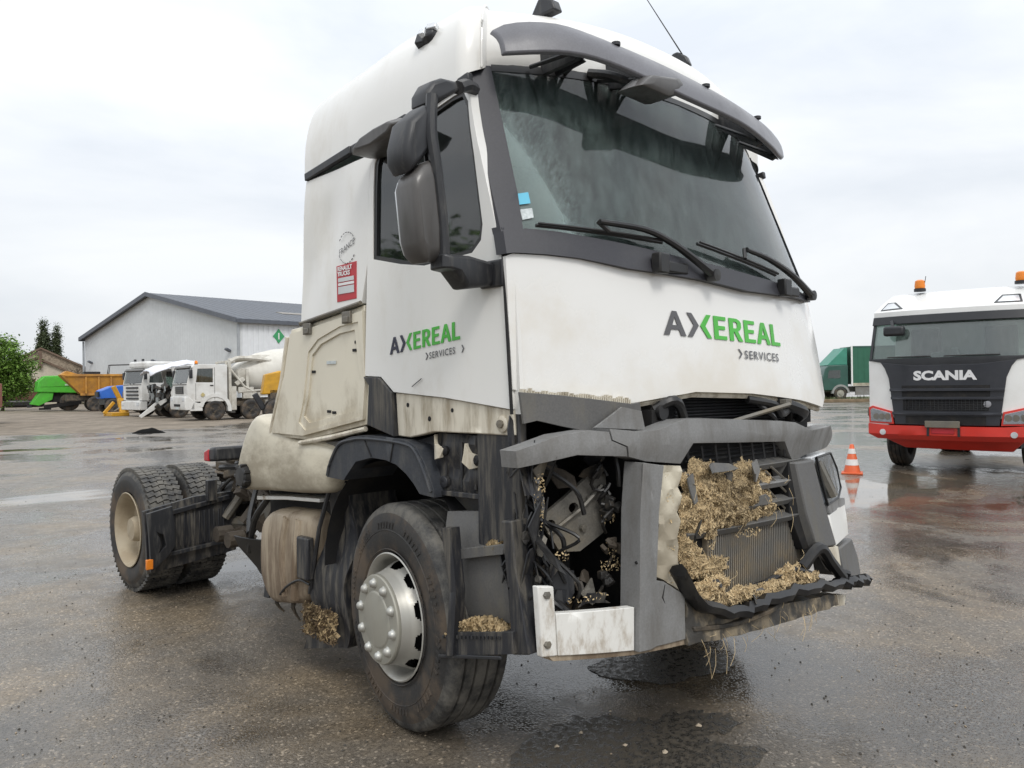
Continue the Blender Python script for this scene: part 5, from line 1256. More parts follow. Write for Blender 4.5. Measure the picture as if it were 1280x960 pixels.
for a, c in zip(edge[:-1], edge[1:]):
    for i in range(10):
        t = i / 10; ep.append((a[0] + (c[0] - a[0]) * t + random.uniform(-.4, .4), a[1] + (c[1] - a[1]) * t + random.uniform(-.5, .5), .004))
ep += [(150, 300, .004), (-40, 300, .004)]
tag(link('gravel_yard', ep, [list(range(len(ep)))], GRAV, None, 0), kind='structure')
# strip of grass and a low timber kerb along the far right edge of the tarmac
GR = pm('verge_grass', (.075, .105, .035), .9, var=.4, dirt=.6, dcol=(.14, .125, .07), dscale=3)
def camline(px, d): return Vector((-3.47, -3.16, 0)) + _d * d + _r0 * ((px - 640) / 1010 * d)
p = [camline(960, 58), camline(1500, 58), camline(1500, 75), camline(960, 75)]
tag(link('verge', [(q.x, q.y, .006) for q in p], [[0, 1, 2, 3]], GR, None, 0), kind='structure')
a, c = camline(960, 57.5), camline(1500, 57.5)
mb = MB(); d = (c - a); mb.box((a + c) / 2 + Vector((0, 0, .11)), (d.length, .22, .22), Matrix.Rotation(math.atan2(d.y, d.x), 3, 'Z'))
kb = mb.build('timber_kerb', pm('weathered_timber', (.24, .18, .11), .8, var=.3, dirt=.5), None, bevel=.02); tag(kb, kind='structure')
random.seed(9)
mb = MB()
for i in range(1500):
    q = camline(random.uniform(980, 1350), random.uniform(58.2, 70)); h = random.uniform(.12, .4); w = .05
    mb.add([(q.x - w, q.y, 0), (q.x + w, q.y, 0), (q.x + random.uniform(-.1, .1), q.y, h)], [[0, 1, 2]])
tag(mb.build('grass_tufts', GR, None, 0), 'rough grass growing along the verge beneath the green lorry', 'grass', None, 'stuff')
# loose chips and grains on the tarmac
random.seed(14)
def stones(name, n, rng, sz, mat, label):
    mb = MB()
    for i in range(n):
        d = rng[0] + (rng[1] - rng[0]) * random.random() ** 1.6; q = camline(random.uniform(-40, 1330), d); s = sz * random.uniform(.4, 1.5)
        rot = Matrix.Rotation(random.random() * 6, 3, 'Z')
        V = [Vector(v) * s for v in ((1, 0, .0), (.2, .9, .05), (-.9, .3, 0), (-.4, -.8, .05), (.5, -.7, 0), (.1, .1, .65), (-.1, -.05, -.3))]
        V = [rot @ Vector((v.x * random.uniform(.7, 1.2), v.y * random.uniform(.6, 1.1), v.z)) + Vector((q.x, q.y, .002)) for v in V]
        mb.add(V, [[0, 1, 5], [1, 2, 5], [2, 3, 5], [3, 4, 5], [4, 0, 5]])
    o = mb.build(name, mat, None, 0); tag(o, label, 'stones', None, 'stuff')
stones('loose_chips', 1500, (2.6, 12), .0065, pm('dark_chip', (.05, .044, .036), .7, var=.5), 'small dark loose chips strewn over the wet tarmac')
stones('pale_chips', 260, (2.6, 9), .006, pm('pale_chip', (.34, .27, .19), .8, var=.4), 'small pale grains and straw bits strewn over the wet tarmac')
for (px, py, s, lb) in ((867, 910, .022, 'brownish pebble, rightmost of those on the dark tarmac in front of the wreck'), (720, 916, .014, 'small pale pebble lying nearest below the white steel plate of the wreck'), (757, 890, .012, 'smallest pale pebble, farthest back on the tarmac before the wreck'), (825, 942, .02, 'pale pebble lying lowest in the photo, at its bottom edge'), (775, 933, .016, 'pale pebble in the middle of the group on the tarmac before the wreck'), (690, 933, .016, 'pale pebble, leftmost of those lying on the tarmac before the wreck')):
    d = 1.62 * 1010 / (py - 478); q = camline(px, d); random.seed(px)
    V = [Vector((random.uniform(.6, 1) * math.cos(a) * s, random.uniform(.5, .9) * math.sin(a) * s, random.uniform(0, .3) * s)) for a in [i * math.pi / 4 for i in range(8)]] + [Vector((0, 0, s * .7))]
    o = link('pebble', V, [[i, (i + 1) % 8, 8] for i in range(8)] , pm('pebble', (.42, .35, .26), .8, var=.3), None, 0); o.location = (q.x, q.y, .003)
    tag(o, lb, 'pebble', 'pebbles in front of the wreck')
def smooth_heap(name, loc, rx, ry, h, mat, label, cat):
    V = []; F = []; n = 18
    for j in range(6):
        q = j / 5
        for i in range(n):
            a = 2 * math.pi * i / n; k = q * (1 + .25 * mnoise.noise(Vector((math.cos(a) * 1.5, math.sin(a) * 1.5, loc[0]))))
            V.append((rx * k * math.cos(a), ry * k * math.sin(a), h * (1 - q ** 2) * (.8 + .5 * mnoise.noise(Vector((rx * k * math.cos(a) * 3, ry * k * math.sin(a) * 3, 3))))))
    for j in range(5):
        for i in range(n): F.append([j * n + i, j * n + (i + 1) % n, (j + 1) * n + (i + 1) % n, (j + 1) * n + i])
    o = link(name, V, F, mat, None, 60); o.location = loc; tag(o, label, cat); return o
o = smooth_heap('rubber_mat', (7.4, 27.6, .006), .62, .34, .20, M['scrap'], 'crumpled black rubber scrap lying alone on the gravel before the mixer lorry', 'debris'); o.rotation_euler = (0, 0, -_yaw)

def gpx(px, py):          # ground point below a photo position (camera at 1.62 m)
    v = _d + _r * ((px - 640) / 1010) - _u * ((py - 480) / 1010); t = -1.62 / v.z
    return (-3.47 + v.x * t, -3.16 + v.y * t)
WETM = pm('wet_oily_tarmac', (.038, .034, .028), .24, dirt=.8, dcol=(.10, .084, .062), dscale=30, thr=.52, soft=.1, fine=.5, bump=.4, bscale=110)
def stain(name, pts, z, n=6, jit=.02):
    random.seed(len(pts)); P = [Vector((*gpx(a, b), z)) for a, b in pts]; P = [P[-1]] + P + [P[0], P[1]]
    S = spline(P, n)[n:-n - 1]; S = [Vector((q.x + random.uniform(-jit, jit), q.y + random.uniform(-jit, jit), z)) for q in S]
    v, f = tess([(q.x, q.y) for q in S], 0)
    o = link(name, [(a, b, z) for a, b in v], f, WETM, None, 0); tag(o, kind='structure')
stain('wet_patch', [(640, 945), (700, 906), (745, 893), (800, 902), (840, 890), (905, 893), (925, 908), (890, 925), (960, 940), (880, 985), (700, 990)], .003, jit=.035)
stain('oil_puddle', [(735, 836), (770, 822), (850, 812), (905, 820), (912, 838), (870, 846), (838, 856), (800, 852), (765, 848)], .004, jit=.012)

# ------------------------------------------------------------------ traffic cone
CO = pm('cone_orange', (.72, .12, .03), .45, var=.08, dirt=.3); CW = pm('cone_white', (.78, .76, .74), .4, var=.05, dirt=.3)
tc_ = empty('traffic_cone', 'orange and white traffic cone standing on the wet tarmac by the red bumper', 'cone', (10.32, 2.85, 0), .4)
def ring(z0, z1, mat, nm, e=0.):
    r = lambda z: .135 - .105 * (z - .03) / .47
    MB().lathe([(r(z0) + e, z0), (r(z1) + e, z1)], 24, 'z').build(nm, mat, tc_, 60)
MB().lathe([(.135, .03), (.03, .50), (.022, .505), (0, .505)], 24, 'z').build('cone_body', CO, tc_, 60)
ring(.15, .25, CW, 'reflective_band', .003); ring(.345, .43, CW, 'reflective_band', .003)
MB().box((0, 0, .015), (.34, .34, .03)).build('cone_base', CO, tc_, bevel=.008)

# ------------------------------------------------------------------ parked tractor unit facing us on the right
WP = pm('truck_white', (.80, .80, .78), .3, coat=.3, dirt=.25, dcol=(.5, .46, .4), dscale=2, thr=.62, var=.03)
RD = pm('truck_red', (.62, .035, .022), .3, coat=.3, dirt=.25, dcol=(.2, .03, .02), dscale=3, thr=.6, var=.06)
BK = pm('truck_black', (.016, .017, .020), .4, dirt=.3, dcol=(.06, .06, .06), dscale=4, thr=.6)
NB = pm('truck_navy_grille', (.018, .020, .027), .35, coat=.2, dirt=.25, dcol=(.05, .05, .055), dscale=4, thr=.6)
S = empty('parked_truck', 'white and red tractor unit with black grille parked facing the camera', 'truck', (12.51, 1.73, 0), R(-84))
def yb(x, z=1.5): return -1.36 - .22 * (1 - (abs(x) / 1.25) ** 2.6) + (0 if z < 1.95 else .26 * (z - 1.95) / .8)
def sf(off=0.): return lambda u, v, w: (u, yb(u, v) + off + w, v)
# body shell: sections
def hull(parent, name, mat, zs, y1, hw, f=yb):
    V = []; F = []; m = 16
    for z in zs:
        w = hw(z)
        for i in range(m + 1):
            x = -w + 2 * w * i / m; V.append((x, f(x, z), z))
        V += [(w, y1, z), (-w, y1, z)]
    k = m + 3
    for j in range(len(zs) - 1):
        for i in range(k): F.append([j * k + i, j * k + (i + 1) % k, (j + 1) * k + (i + 1) % k, (j + 1) * k + i])
    F += [list(range(k))[::-1], [(len(zs) - 1) * k + i for i in range(k)]]
    return link(name, V, F, mat, parent, 35, .01)
hull(S, 'cab_body', WP, [.95, 1.35, 1.94], .75, lambda z: 1.25)
hull(S, 'rear_shell', WP, [1.94, 2.72], .75, lambda z: 1.24 - .05 * (z - 1.94), lambda x, z: .2)
hull(S, 'roof', WP, [2.70, 2.80, 2.97, 3.10, 3.17], .75, lambda z: 1.22 - (0 if z < 2.85 else .1 * ((z - 2.85) / .3) ** 1.4), lambda x, z: yb(x, 2.72) + (.0 if z < 2.8 else .9 * ((z - 2.8) / .37)))
plate('windscreen', [(-1.20, 1.93), (1.20, 1.93), (1.17, 2.58), (-1.17, 2.58)], sf(.02), .02, M['bgglass'], S, .15, bevel=0)
plate('visor_strip', [(-1.23, 2.565), (1.23, 2.565), (1.22, 2.71), (-1.22, 2.71)], sf(-.03), .06, BK, S, .15, bevel=.012)
for sg in (-1, 1): plate('pillar', [(sg * 1.245, 1.93), (sg * 1.195, 1.93), (sg * 1.165, 2.60), (sg * 1.215, 2.60)], sf(.0), .03, BK, S, .2, bevel=.004)
gr_ = plate('grille_panel', [(-1.02, 1.90), (-.95, 1.80), (-.88, 1.62), (-.84, 1.30), (-.78, .84), (.78, .84), (.84, 1.30), (.88, 1.62), (.95, 1.80), (1.02, 1.90), (.5, 1.84), (-.5, 1.84)], sf(-.03), .05, NB, S, .1, bevel=.01)
plate('cowl_strip', [(-1.22, 1.94), (-1.02, 1.90), (-.5, 1.84), (.5, 1.84), (1.02, 1.90), (1.22, 1.94), (1.2, 1.965), (-1.2, 1.965)], sf(-.02), .05, BK, S, .1, bevel=.008)
for z0, z1, wd in ((1.44, 1.50, .66), (1.30, 1.41, .66), (1.08, 1.27, .64), (.86, .99, .60)):
    plate('grille_slot', [(-wd, z0), (wd, z0), (wd, z1), (-wd, z1)], sf(-.036), .01, M['void'], gr_, .2, bevel=0)
for z, wd in ((1.425, .86), (1.285, .84), (1.03, .82)):
    plate('grille_bar', [(-wd, z - .022), (wd, z - .022), (wd, z + .022), (-wd, z + .022)], sf(-.065), .04, NB, gr_, .15, bevel=.01)
mb = MB()
for k in range(22): 
    x = -.6 + k * .057; mb.box((x, yb(x) - .04, 1.175), (.008, .01, .18))
for k in range(5): mb.tube([(x, yb(x) - .04, 1.10 + k * .036) for x in (-.62, -.3, 0, .3, .62)], .005, 4)
mb.build('grille_mesh', BK, gr_)
text('lettering', 'SCANIA', .205, lambda u, v, w: (u, yb(u) - .036, 1.595 + v), pm('chrome_letters', (.72, .72, .72), .3, var=.05), gr_, 0, 1.0, .010, align='CENTER', sx=1.28)
MB().lathe([(.055, 0), (.055, -.012), (.045, -.016), (0, -.016)], 20, 'y', (.62, yb(.62) - .03, 1.19)).build('round_emblem', pm('emblem_grey', (.3, .3, .32), .3), gr_)
bmp = plate('bumper', [(-1.25, .66), (-1.1, .58), (1.1, .58), (1.25, .66), (1.25, .845), (.86, .82), (-.86, .82), (-1.25, .845)], lambda u, v, w: (u, yb(u) - .07 + w + (.10 * max(0, (.66 - v) / .1) if v < .66 else 0), v), .25, RD, S, .12, bevel=.02)
plate('lower_skirt', [(-1.05, .60), (-.7, .42), (.9, .40), (1.1, .60)], lambda u, v, w: (u, yb(u) + .12 + w + (.60 - v) * 1.1, v), .1, RD, S, .15, bevel=.01)
for sg in (-1, 1):
    plate('lamp_surround', [(sg * .80, .84), (sg * .83, 1.06), (sg * 1.18, 1.15), (sg * 1.25, 1.12), (sg * 1.245, .85)], sf(-.035), .06, RD, S, .1, bevel=.01)
    plate('headlight', [(sg * .83, .87), (sg * .855, 1.03), (sg * 1.17, 1.11), (sg * 1.215, 1.08), (sg * 1.21, .88)], sf(-.045), .03, M['lens'], S, .1, bevel=.006)
    for q in (.90, 1.0, 1.1): MB().lathe([(.055, -.012), (.05, .0), (.03, .012), (0, .016)], 14, 'y', (sg * q, yb(q) - .048, .965)).build('lamp_unit', M['steel'], S)
    plate('headlight_glass', [(sg * .83, .87), (sg * .855, 1.03), (sg * 1.17, 1.11), (sg * 1.215, 1.08), (sg * 1.21, .88)], sf(-.052), .004, M['hl'], S, .1, bevel=0)
    MB().lathe([(.05, 0), (.05, -.02), (0, -.022)], 14, 'y', (sg * .98, yb(.98) - .07, .70)).build('fog_lamp', M['lens'], bmp)
    plate('roof_light', [(sg * .66, 2.84), (sg * .72, 3.0), (sg * .98, 3.0), (sg * 1.06, 2.84)] if sg > 0 else [(-1.12, 2.83), (-1.10, 3.0), (-.95, 3.0), (-.72, 2.84)], lambda u, v, w: (u, yb(u, 2.72) + .9 * ((v - 2.8) / .37) - .02 + w, v), .06, BK, S, .1, bevel=.008)
    plate('roof_light_lens', [(sg * .71, 2.86), (sg * .75, 2.975), (sg * .96, 2.975), (sg * 1.02, 2.86)] if sg > 0 else [(-1.09, 2.85), (-1.07, 2.98), (-.97, 2.98), (-.79, 2.86)], lambda u, v, w: (u, yb(u, 2.72) + .9 * ((v - 2.8) / .37) - .028 + w, v), .03, M['lens'], S, .1, bevel=.004)
    bx = .95 if sg > 0 else -.62
    be = MB().lathe([(.10, 0), (.10, .05), (.05, .055)], 16, 'z', (bx, -.45, 3.19)).build('beacon', BK, S)
    MB().lathe([(.085, .055), (.09, .10), (.08, .19), (.05, .21), (0, .21)], 16, 'z', (bx, -.45, 3.19)).build('beacon_lens', M['orange'], be)
    t = MB().lathe(tyre_prof(.50, .30, [.08, .15, .22]), 40, 'x', cap=False).lathe([(.29, .05), (.1, .03), (0, .03)], 24, 'x').build('wheel', M['tyre'], S)
    t.location = (sg * 1.22, .0, .50); t.rotation_euler = (0, 0, 0 if sg < 0 else math.pi)
    t = MB().lathe(tyre_prof(.50, .60, [.08, .15, .3, .45]), 32, 'x', cap=False).lathe([(.29, .05), (.1, .03), (0, .03)], 24, 'x').build('wheel', M['tyre'], S)
    t.location = (sg * 1.22, 3.7, .50); t.rotation_euler = (0, 0, 0 if sg < 0 else math.pi)
MB().box((-.02, yb(0) - .10, .855), (.52, .03, .11)).build('number_plate_holder', M['steel'], S, bevel=.006)
for x in (-.24, .22): MB().box((x, yb(x) - .075, .74), (.035, .03, .17)).build('plate_bracket', BK, S)
MB().box((-.02, yb(0) - .072, .74), (.34, .02, .09)).build('tow_slot', M['redp'], S, bevel=.01)
MB().b6(-1.0, 1.0, -1.1, .7, .45, .98).b6(-.45, .45, .7, 4.6, .6, 1.0).build('chassis', M['void'], S)
MB().box((-.80, yb(-.8, 2.45) - .10, 2.44), (.34, .14, .17)).build('front_mirror', BK, S, bevel=.04)
MB().tube([(-.86, yb(-.8, 2.5) - .02, 2.62), (-.82, yb(-.8, 2.45) - .10, 2.5)], .03, 6).build('mirror_arm', BK, S)
MB().b6(-1.1, 1.1, -1.1, -.7, 1.85, 1.98).box((-.1, -1.0, 2.02), (.4, .2, .10)).box((.05, -1.05, 2.06), (.10, .1, .14)).build('dashboard', M['headl'], S, bevel=.02)
for sg in (-.6, .6): MB().box((sg, -.15, 2.15), (.5, .16, .75)).build('seat', M['interior2'], S, bevel=.05)
mb = MB().tube([(-.9, yb(-.9, 1.97) - .03, 1.985), (-.2, yb(-.2, 2.0) - .03, 1.99)], .012, 5).tube([(.0, yb(0, 1.97) - .03, 1.985), (.8, yb(.8, 2.0) - .03, 1.99)], .012, 5); mb.build('wiper', M['rubber'], S)
mb = MB().tube([(-1.24, -.9, 1.0), (-1.30, -1.2, .95), (-1.3, -1.25, 1.1)], .012, 6, 3); mb.build('grab_handle', M['steel'], S)
MB().tube([(-.56, -.45, 3.2), (-.52, -.45, 3.46)], .006, 5).build('antenna', BK, S)

# ------------------------------------------------------------------ green curtain-sided lorry on the far right
GC = pm('green_curtain', (.022, .115, .068), .5, dirt=.35, dcol=(.04, .15, .10), dscale=1.2, stretch=(3, 3, .4), thr=.55, var=.12)
GD = pm('green_cab', (.015, .075, .055), .35, coat=.3, var=.15, dirt=.3, dcol=(.05, .12, .1), dscale=2)
q = camline(1043, 66)
Lr = empty('green_lorry', 'green curtain-sided lorry standing side-on beyond the far edge of the tarmac', 'lorry', (q.x, q.y, 0), R(-133.7))
def xside(): return 1.25
cabg = MB().prism([(-1.35, .75), (-1.42, 1.6), (-1.22, 2.45), (-.95, 2.75), (.62, 2.80), (.62, .75)], -1.22, 1.22).build('cab', GD, Lr, bevel=.05)
MB().prism([(-1.0, 2.76), (.40, 4.15), (.62, 4.15), (.62, 2.80)], -1.1, 1.1).build('wind_deflector', pm('green_deflector', (.05, .24, .17), .4, var=.1), Lr, bevel=.03)
MB().prism([(-1.02, 1.72), (-.92, 2.35), (.0, 2.38), (.0, 1.72)], 1.222, 1.232).build('side_window', M['bgglass'], cabg)
box_ = MB().b6(-1.25, 1.25, .98, 9.5, 1.22, 4.25).build('load_box', GC, Lr, bevel=.02)
mb = MB()
for k in range(16): mb.b6(1.25, 1.262, 1.4 + k * .5, 1.43 + k * .5, 1.3, 4.1)
mb.build('curtain_pleat', GC, box_)
MB().b6(1.20, 1.275, .86, .985, 1.1, 4.3).build('front_post', WP, Lr); MB().b6(1.20, 1.27, .985, 9.5, 4.17, 4.28).build('top_rail', GD, Lr); MB().b6(1.2, 1.275, .985, 9.5, 1.08, 1.32).build('bottom_rail', pm('beige_rail', (.5, .46, .36), .6, dirt=.5), Lr)
MB().b6(-.5, .5, -1.2, 9.3, .6, 1.05).b6(1.1, 1.2, 1.2, 6.5, .35, 1.0).build('chassis', pm('grey_skirt', (.22, .22, .215), .6, dirt=.4), Lr)
V = [(1.0 + .0 * 0, math.cos(a) * r, .5 + math.sin(a) * r) for a in [i * math.pi / 10 for i in range(11)] for r in (.56, .72)]
mb = MB()
for i in range(10):
    a0, a1 = i * math.pi / 10, (i + 1) * math.pi / 10
    P = [(math.cos(a) * r, .5 + math.sin(a) * r) for a, r in ((a0, .56), (a0, .72), (a1, .72), (a1, .56))]; mb.prism(P, 1.0, 1.28)
mb.build('wheel_arch', pm('grey_skirt2', (.3, .3, .29), .5), Lr)
for y in (0, 5.6, 6.9):
    w = MB().lathe(tyre_prof(.5, .3, []), 28, 'x', cap=False).build('wheel', M['tyre'], Lr); w.location = (1.24, y, .5); w.rotation_euler = (0, 0, math.pi)
    MB().lathe([(.29, .02), (.2, .05), (.12, -.02), (0, -.02)], 20, 'x').build('rim', M['hubc'], w)
    MB().lathe([(.5, 0), (.5, .3)], 20, 'x', (-1.24, y, .5)).build('wheel', M['tyre'], Lr)

# ------------------------------------------------------------------ warehouse
MG = pm('warehouse_cladding', (.64, .66, .665), .55, var=.05, dirt=.3, dcol=(.42, .43, .43), dscale=.12, thr=.5)
MG2 = pm('warehouse_side_cladding', (.72, .74, .76), .5, var=.04)
RF = pm('slate_roof_sheet', (.085, .095, .115), .5, var=.15, dirt=.5, dcol=(.16, .165, .175), dscale=.2, stretch=(.3, 3, 1), thr=.55)
TR = pm('dark_trim', (.10, .11, .13), .5)
A0 = Vector((30.09, 68.51, 0)); B0 = Vector((27.47, 105.6, 0))
gd = (B0 - A0); GW = gd.length; gd.normalize(); ld = Vector((gd.y, -gd.x, 0))
W = empty('warehouse', 'large pale grey gabled warehouse with dark roof behind the parked trucks', 'warehouse', (A0.x, A0.y, 0))
W.rotation_euler = (0, 0, math.atan2(gd.y, gd.x))      # local +x along the gable, local -y along the length
EV, AP, LN = 7.9, 11.8, 60.
N = 38
V = []; F = []
def gz(t): return EV + (AP - EV) * (1 - abs(2 * t - 1))
mb = MB()
wall = MB().prism([(0, 0), (GW, 0), (GW, EV - .02), (GW / 2, AP - .02), (0, EV - .02)], 0, -.25, 'y').build('gable_wall', MG, W)
mb = MB()
for k in range(1, 74):
    x = GW * k / 74; mb.b6(x - .03, x + .03, 0, .006, .3, gz(k / 74) - .35)
mb.build('cladding_seam', MG, wall)
sw = MB().b6(0, .25, -.25, -LN, 0, EV - .05).build('side_wall', MG2, W)
mb = MB()
for k in range(100): y = -.6 - k * .55; mb.b6(-.05, 0, y, y + .28, .2, EV - .3)
mb.build('side_ribs', MG2, sw)
MB().b6(GW - .25, GW, -.25, -LN, 0, EV - .05).build('side_wall', MG2, W)
for sg in (0, 1):
    x0, x1 = (0 - .45, GW / 2) if sg == 0 else (GW + .45, GW / 2); z0 = EV - .1
    rf = MB().prism([(x0, z0), (x1, AP), (x1, AP + .22), (x0, z0 + .22)], .5, -LN - .5, 'y').build('roof', RF, W)
    mb = MB()
    for k in range(60):
        y = -k * 1.; mb.prism([(x0, z0 + .22), (x1, AP + .22), (x1, AP + .235), (x0, z0 + .235)], y, y - .05, 'y')
    if sg == 0:
        mb.build('roof_rib', RF, rf)
        MB().prism([(x0 + 6, z0 + .24 + 6 * (AP - z0) / (x1 - x0)), (x0 + 7.2, z0 + .24 + 7.2 * (AP - z0) / (x1 - x0)), (x0 + 7.2, z0 + .29 + 7.2 * (AP - z0) / (x1 - x0)), (x0 + 6, z0 + .29 + 6 * (AP - z0) / (x1 - x0))], -8, -40, 'y').build('roof_light_strip', pm('rooflight', (.26, .24, .21), .5), rf)
    MB().prism([(x0, z0 - .15), (x1, AP - .15), (x1, AP + .30), (x0, z0 + .30)], .5, .62, 'y').build('verge_trim', TR, W)
    MB().b6(x0 - .12, x0 + .12, .5, -LN, z0 - .15, z0 + .12).build('gutter', TR, W)
for x in (-.10, GW + .10): MB().tube([(x, .15, 0), (x, .15, EV - .3)], .13, 8).build('downpipe', pm('downpipe_grey', (.33, .35, .37), .5), W)
for x, z in ((1.7, 5.2), (17.5, 4.6), (GW - 2.2, 5.0)):
    l_ = MB().box((x, .25, z), (.45, .5, .22), Matrix.Rotation(.5, 3, 'X')).build('wall_lamp', TR, W, bevel=.04)
sgn = MB().prism([(-.0 - 4.1 - .62, 6.55), (-4.1, 7.25), (-4.1 + .62, 6.55), (-4.1, 5.85)], -.08, -.05).build('diamond_sign', pm('sign_green', (.05, .33, .13), .5), W)
text('sign_number', '1', .85, lambda u, v, w: (-.085, -4.1 - u, 6.26 + v), pm('sign_white', (.75, .77, .75), .5), sgn, 0, 1, .02, align='CENTER')

# ------------------------------------------------------------------ houses on the left
def face_cam(loc):
    d = Vector((-3.47 - loc[0], -3.16 - loc[1])); return math.atan2(d.x, -d.y)      # local -Y looks at the camera position
def house(label, px, d, apex, eave, hw, skew, wallm, roofm, ln, group=None):
    q = camline(px, d); h = empty('house', label, 'house', (q.x, q.y, 0)); h.rotation_euler = (0, 0, face_cam(q) + skew)
    w = MB().prism([(-hw, 0), (hw, 0), (hw, eave), (0, apex), (-hw, eave)], 0, ln, 'y').build('wall', wallm, h)
    for sg in (-1, 1):
        MB().prism([(0, apex + .05), (sg * (hw + .5), eave - .35), (sg * (hw + .5), eave - .10), (0, apex + .30)], -.35, ln + .3, 'y').build('roof', roofm, h)
    return h, w
CRM = pm('cream_render', (.52, .47, .38), .8, dirt=.4, dcol=(.4, .35, .27), dscale=.4, var=.08)
STN = pm('rubble_stone', (.22, .175, .13), .9, dirt=.8, dcol=(.34, .28, .21), dscale=3.5, thr=.5, soft=.06, var=.3, bump=.5, bscale=3)
TIL = pm('old_brown_tiles', (.13, .085, .06), .8, var=.3, dirt=.5, dcol=(.2, .15, .11), dscale=1.5)
h1, w1_ = house('low house with cream rendered gable and brown roof edge left of the warehouse', 46, 95, 5.3, 3.2, 4.6, .1, CRM, TIL, 9)
MB().b6(.15, .55, -.45, .05, 4.3, 6.3).build('chimney', TIL, h1)
h2, w2_ = house('taller rubble stone barn behind the cream house', 52, 112, 7.3, 4.9, 5.2, -.08, STN, TIL, 10)

# ------------------------------------------------------------------ trees
def leaf_mat(name, c): return pm(name, c, .6, var=.45, dirt=.5, dcol=(c[0] * 1.7, c[1] * 1.5, c[2] * 1.3), dscale=1.2, thr=.55)
BARK = pm('bark', (.09, .07, .05), .9, var=.3)
def tree(name, label, px, d, blobs, n, size, mat, trunk, cat='tree', group=None, limbs=6):
    q = camline(px, d); t = empty(name, label, cat, (q.x, q.y, 0), face_cam(q), group)
    mb = MB(); mb.tube([(0, 0, 0), (.1, 0, trunk * .5), (0, .1, trunk)], .05 * trunk ** .8, 8, 3, r2=.02 * trunk ** .8)
    for b in blobs[:limbs]: mb.tube([(0, 0, trunk * .45), (b[0] * .5, b[1] * .5, (trunk * .5 + b[2]) / 2), (b[0], b[1], b[2])], .03 * trunk ** .8, 6, 3, r2=.01)
    mb.build('trunk', BARK, t)
    V = []; F = []; tot = sum(b[3] * b[4] * b[5] for b in blobs)
    for b in blobs:
        nb = int(n * b[3] * b[4] * b[5] / tot); cl = max(6, nb // 26)
        cs = []
        for c in range(cl):
            v = Vector((random.gauss(0, 1), random.gauss(0, 1), random.gauss(0, 1))).normalized() * random.random() ** .45
            cs.append(Vector((b[0] + v.x * b[3], b[1] + v.y * b[4], b[2] + v.z * b[5])))
        for i in range(nb):
            c = random.choice(cs); s = size * random.uniform(.6, 1.4)
            p = c + Vector((random.gauss(0, 1), random.gauss(0, 1), random.gauss(0, 1))) * size * 1.1
            u = Vector((random.gauss(0, 1), random.gauss(0, 1), random.gauss(0, .6))).normalized(); w = u.cross(Vector((random.gauss(0, .5), random.gauss(0, .5), 1))).normalized()
            k = len(V); V += [p - u * s * .5, p + w * s * .3, p + u * s * .5, p - w * s * .3]; F.append([k, k + 1, k + 2, k + 3])
    me = bpy.data.meshes.new('crown'); me.from_pydata([tuple(v) for v in V], [], F)
    link_me('crown', me, mat, t, 0); return t
random.seed(31)
tree('leafy_tree', 'broad bright green leafy tree at the left edge of the yard', 3, 66, [(-.6, 0, 1.5, 1.9, 1.6, 1.3), (1.0, 0, 1.8, 1.0, 1.2, 1.0), (-.5, 0, 4.2, 2.2, 2.2, 1.7), (1.3, 0, 3.6, 1.3, 1.5, 1.3), (.3, 0, 2.6, 2.0, 2, 1.4), (-1.9, 0, 3.3, 1.8, 1.8, 1.8), (1.6, 0, 2.3, .9, 1.2, 1.), (.4, 0, 5.3, 1.2, 1.2, .8), (-1.4, 0, 5.4, 1.3, 1.2, .8)], 22000, .22, leaf_mat('bright_leaves', (.12, .22, .035)), 3.0)
tree('poplar_tree', 'tall dark poplar with twin pointed crowns behind the stone barn', 62, 140, [(-.8, 0, 7.0, 1.25, 1.2, 2.6), (-.75, 0, 9.8, .9, .9, 2.2), (-.8, 0, 12.2, .42, .42, 1.6), (1.0, 0, 7.2, .65, .8, 2.6), (1.1, 0, 9.9, .55, .6, 2.2), (1.25, 0, 12.2, .3, .3, 1.5), (2.2, 0, 5.8, .5, .5, 1.5)], 24000, .30, leaf_mat('poplar_leaves', (.075, .10, .048)), 7)
tree('small_bush', 'small dull green bush at the corner of the stone barn', 98, 92, [(0, 0, 1.6, 1.1, 1., 1.4), (.8, 0, 1.2, .8, .8, 1.)], 900, .25, leaf_mat('bush_leaves', (.085, .085, .035)), 1.2, 'bush')
tree('young_bush', 'sprawling pale bush behind the green machine', 78, 80, [(0, 0, 2.0, 1.5, 1., .7), (-.6, 0, 1.4, .8, .8, .7)], 500, .2, leaf_mat('pale_leaves', (.12, .14, .07)), 1.6, 'bush')
t_ = tree('leafy_tree', 'green roadside tree standing out of frame and mirrored in the cab door window', 60, 60, [(0, 0, 3.6, 2.2, 2.2, 1.6), (1.4, 0, 3.0, 1.4, 1.4, 1.2), (-1.5, 0, 3.0, 1.5, 1.4, 1.3), (.2, 0, 4.8, 1.2, 1.2, .9)], 6000, .3, leaf_mat('bright_leaves', (.085, .165, .028)), 2.4)
t_.location = (-12.5, 13.2, 0)
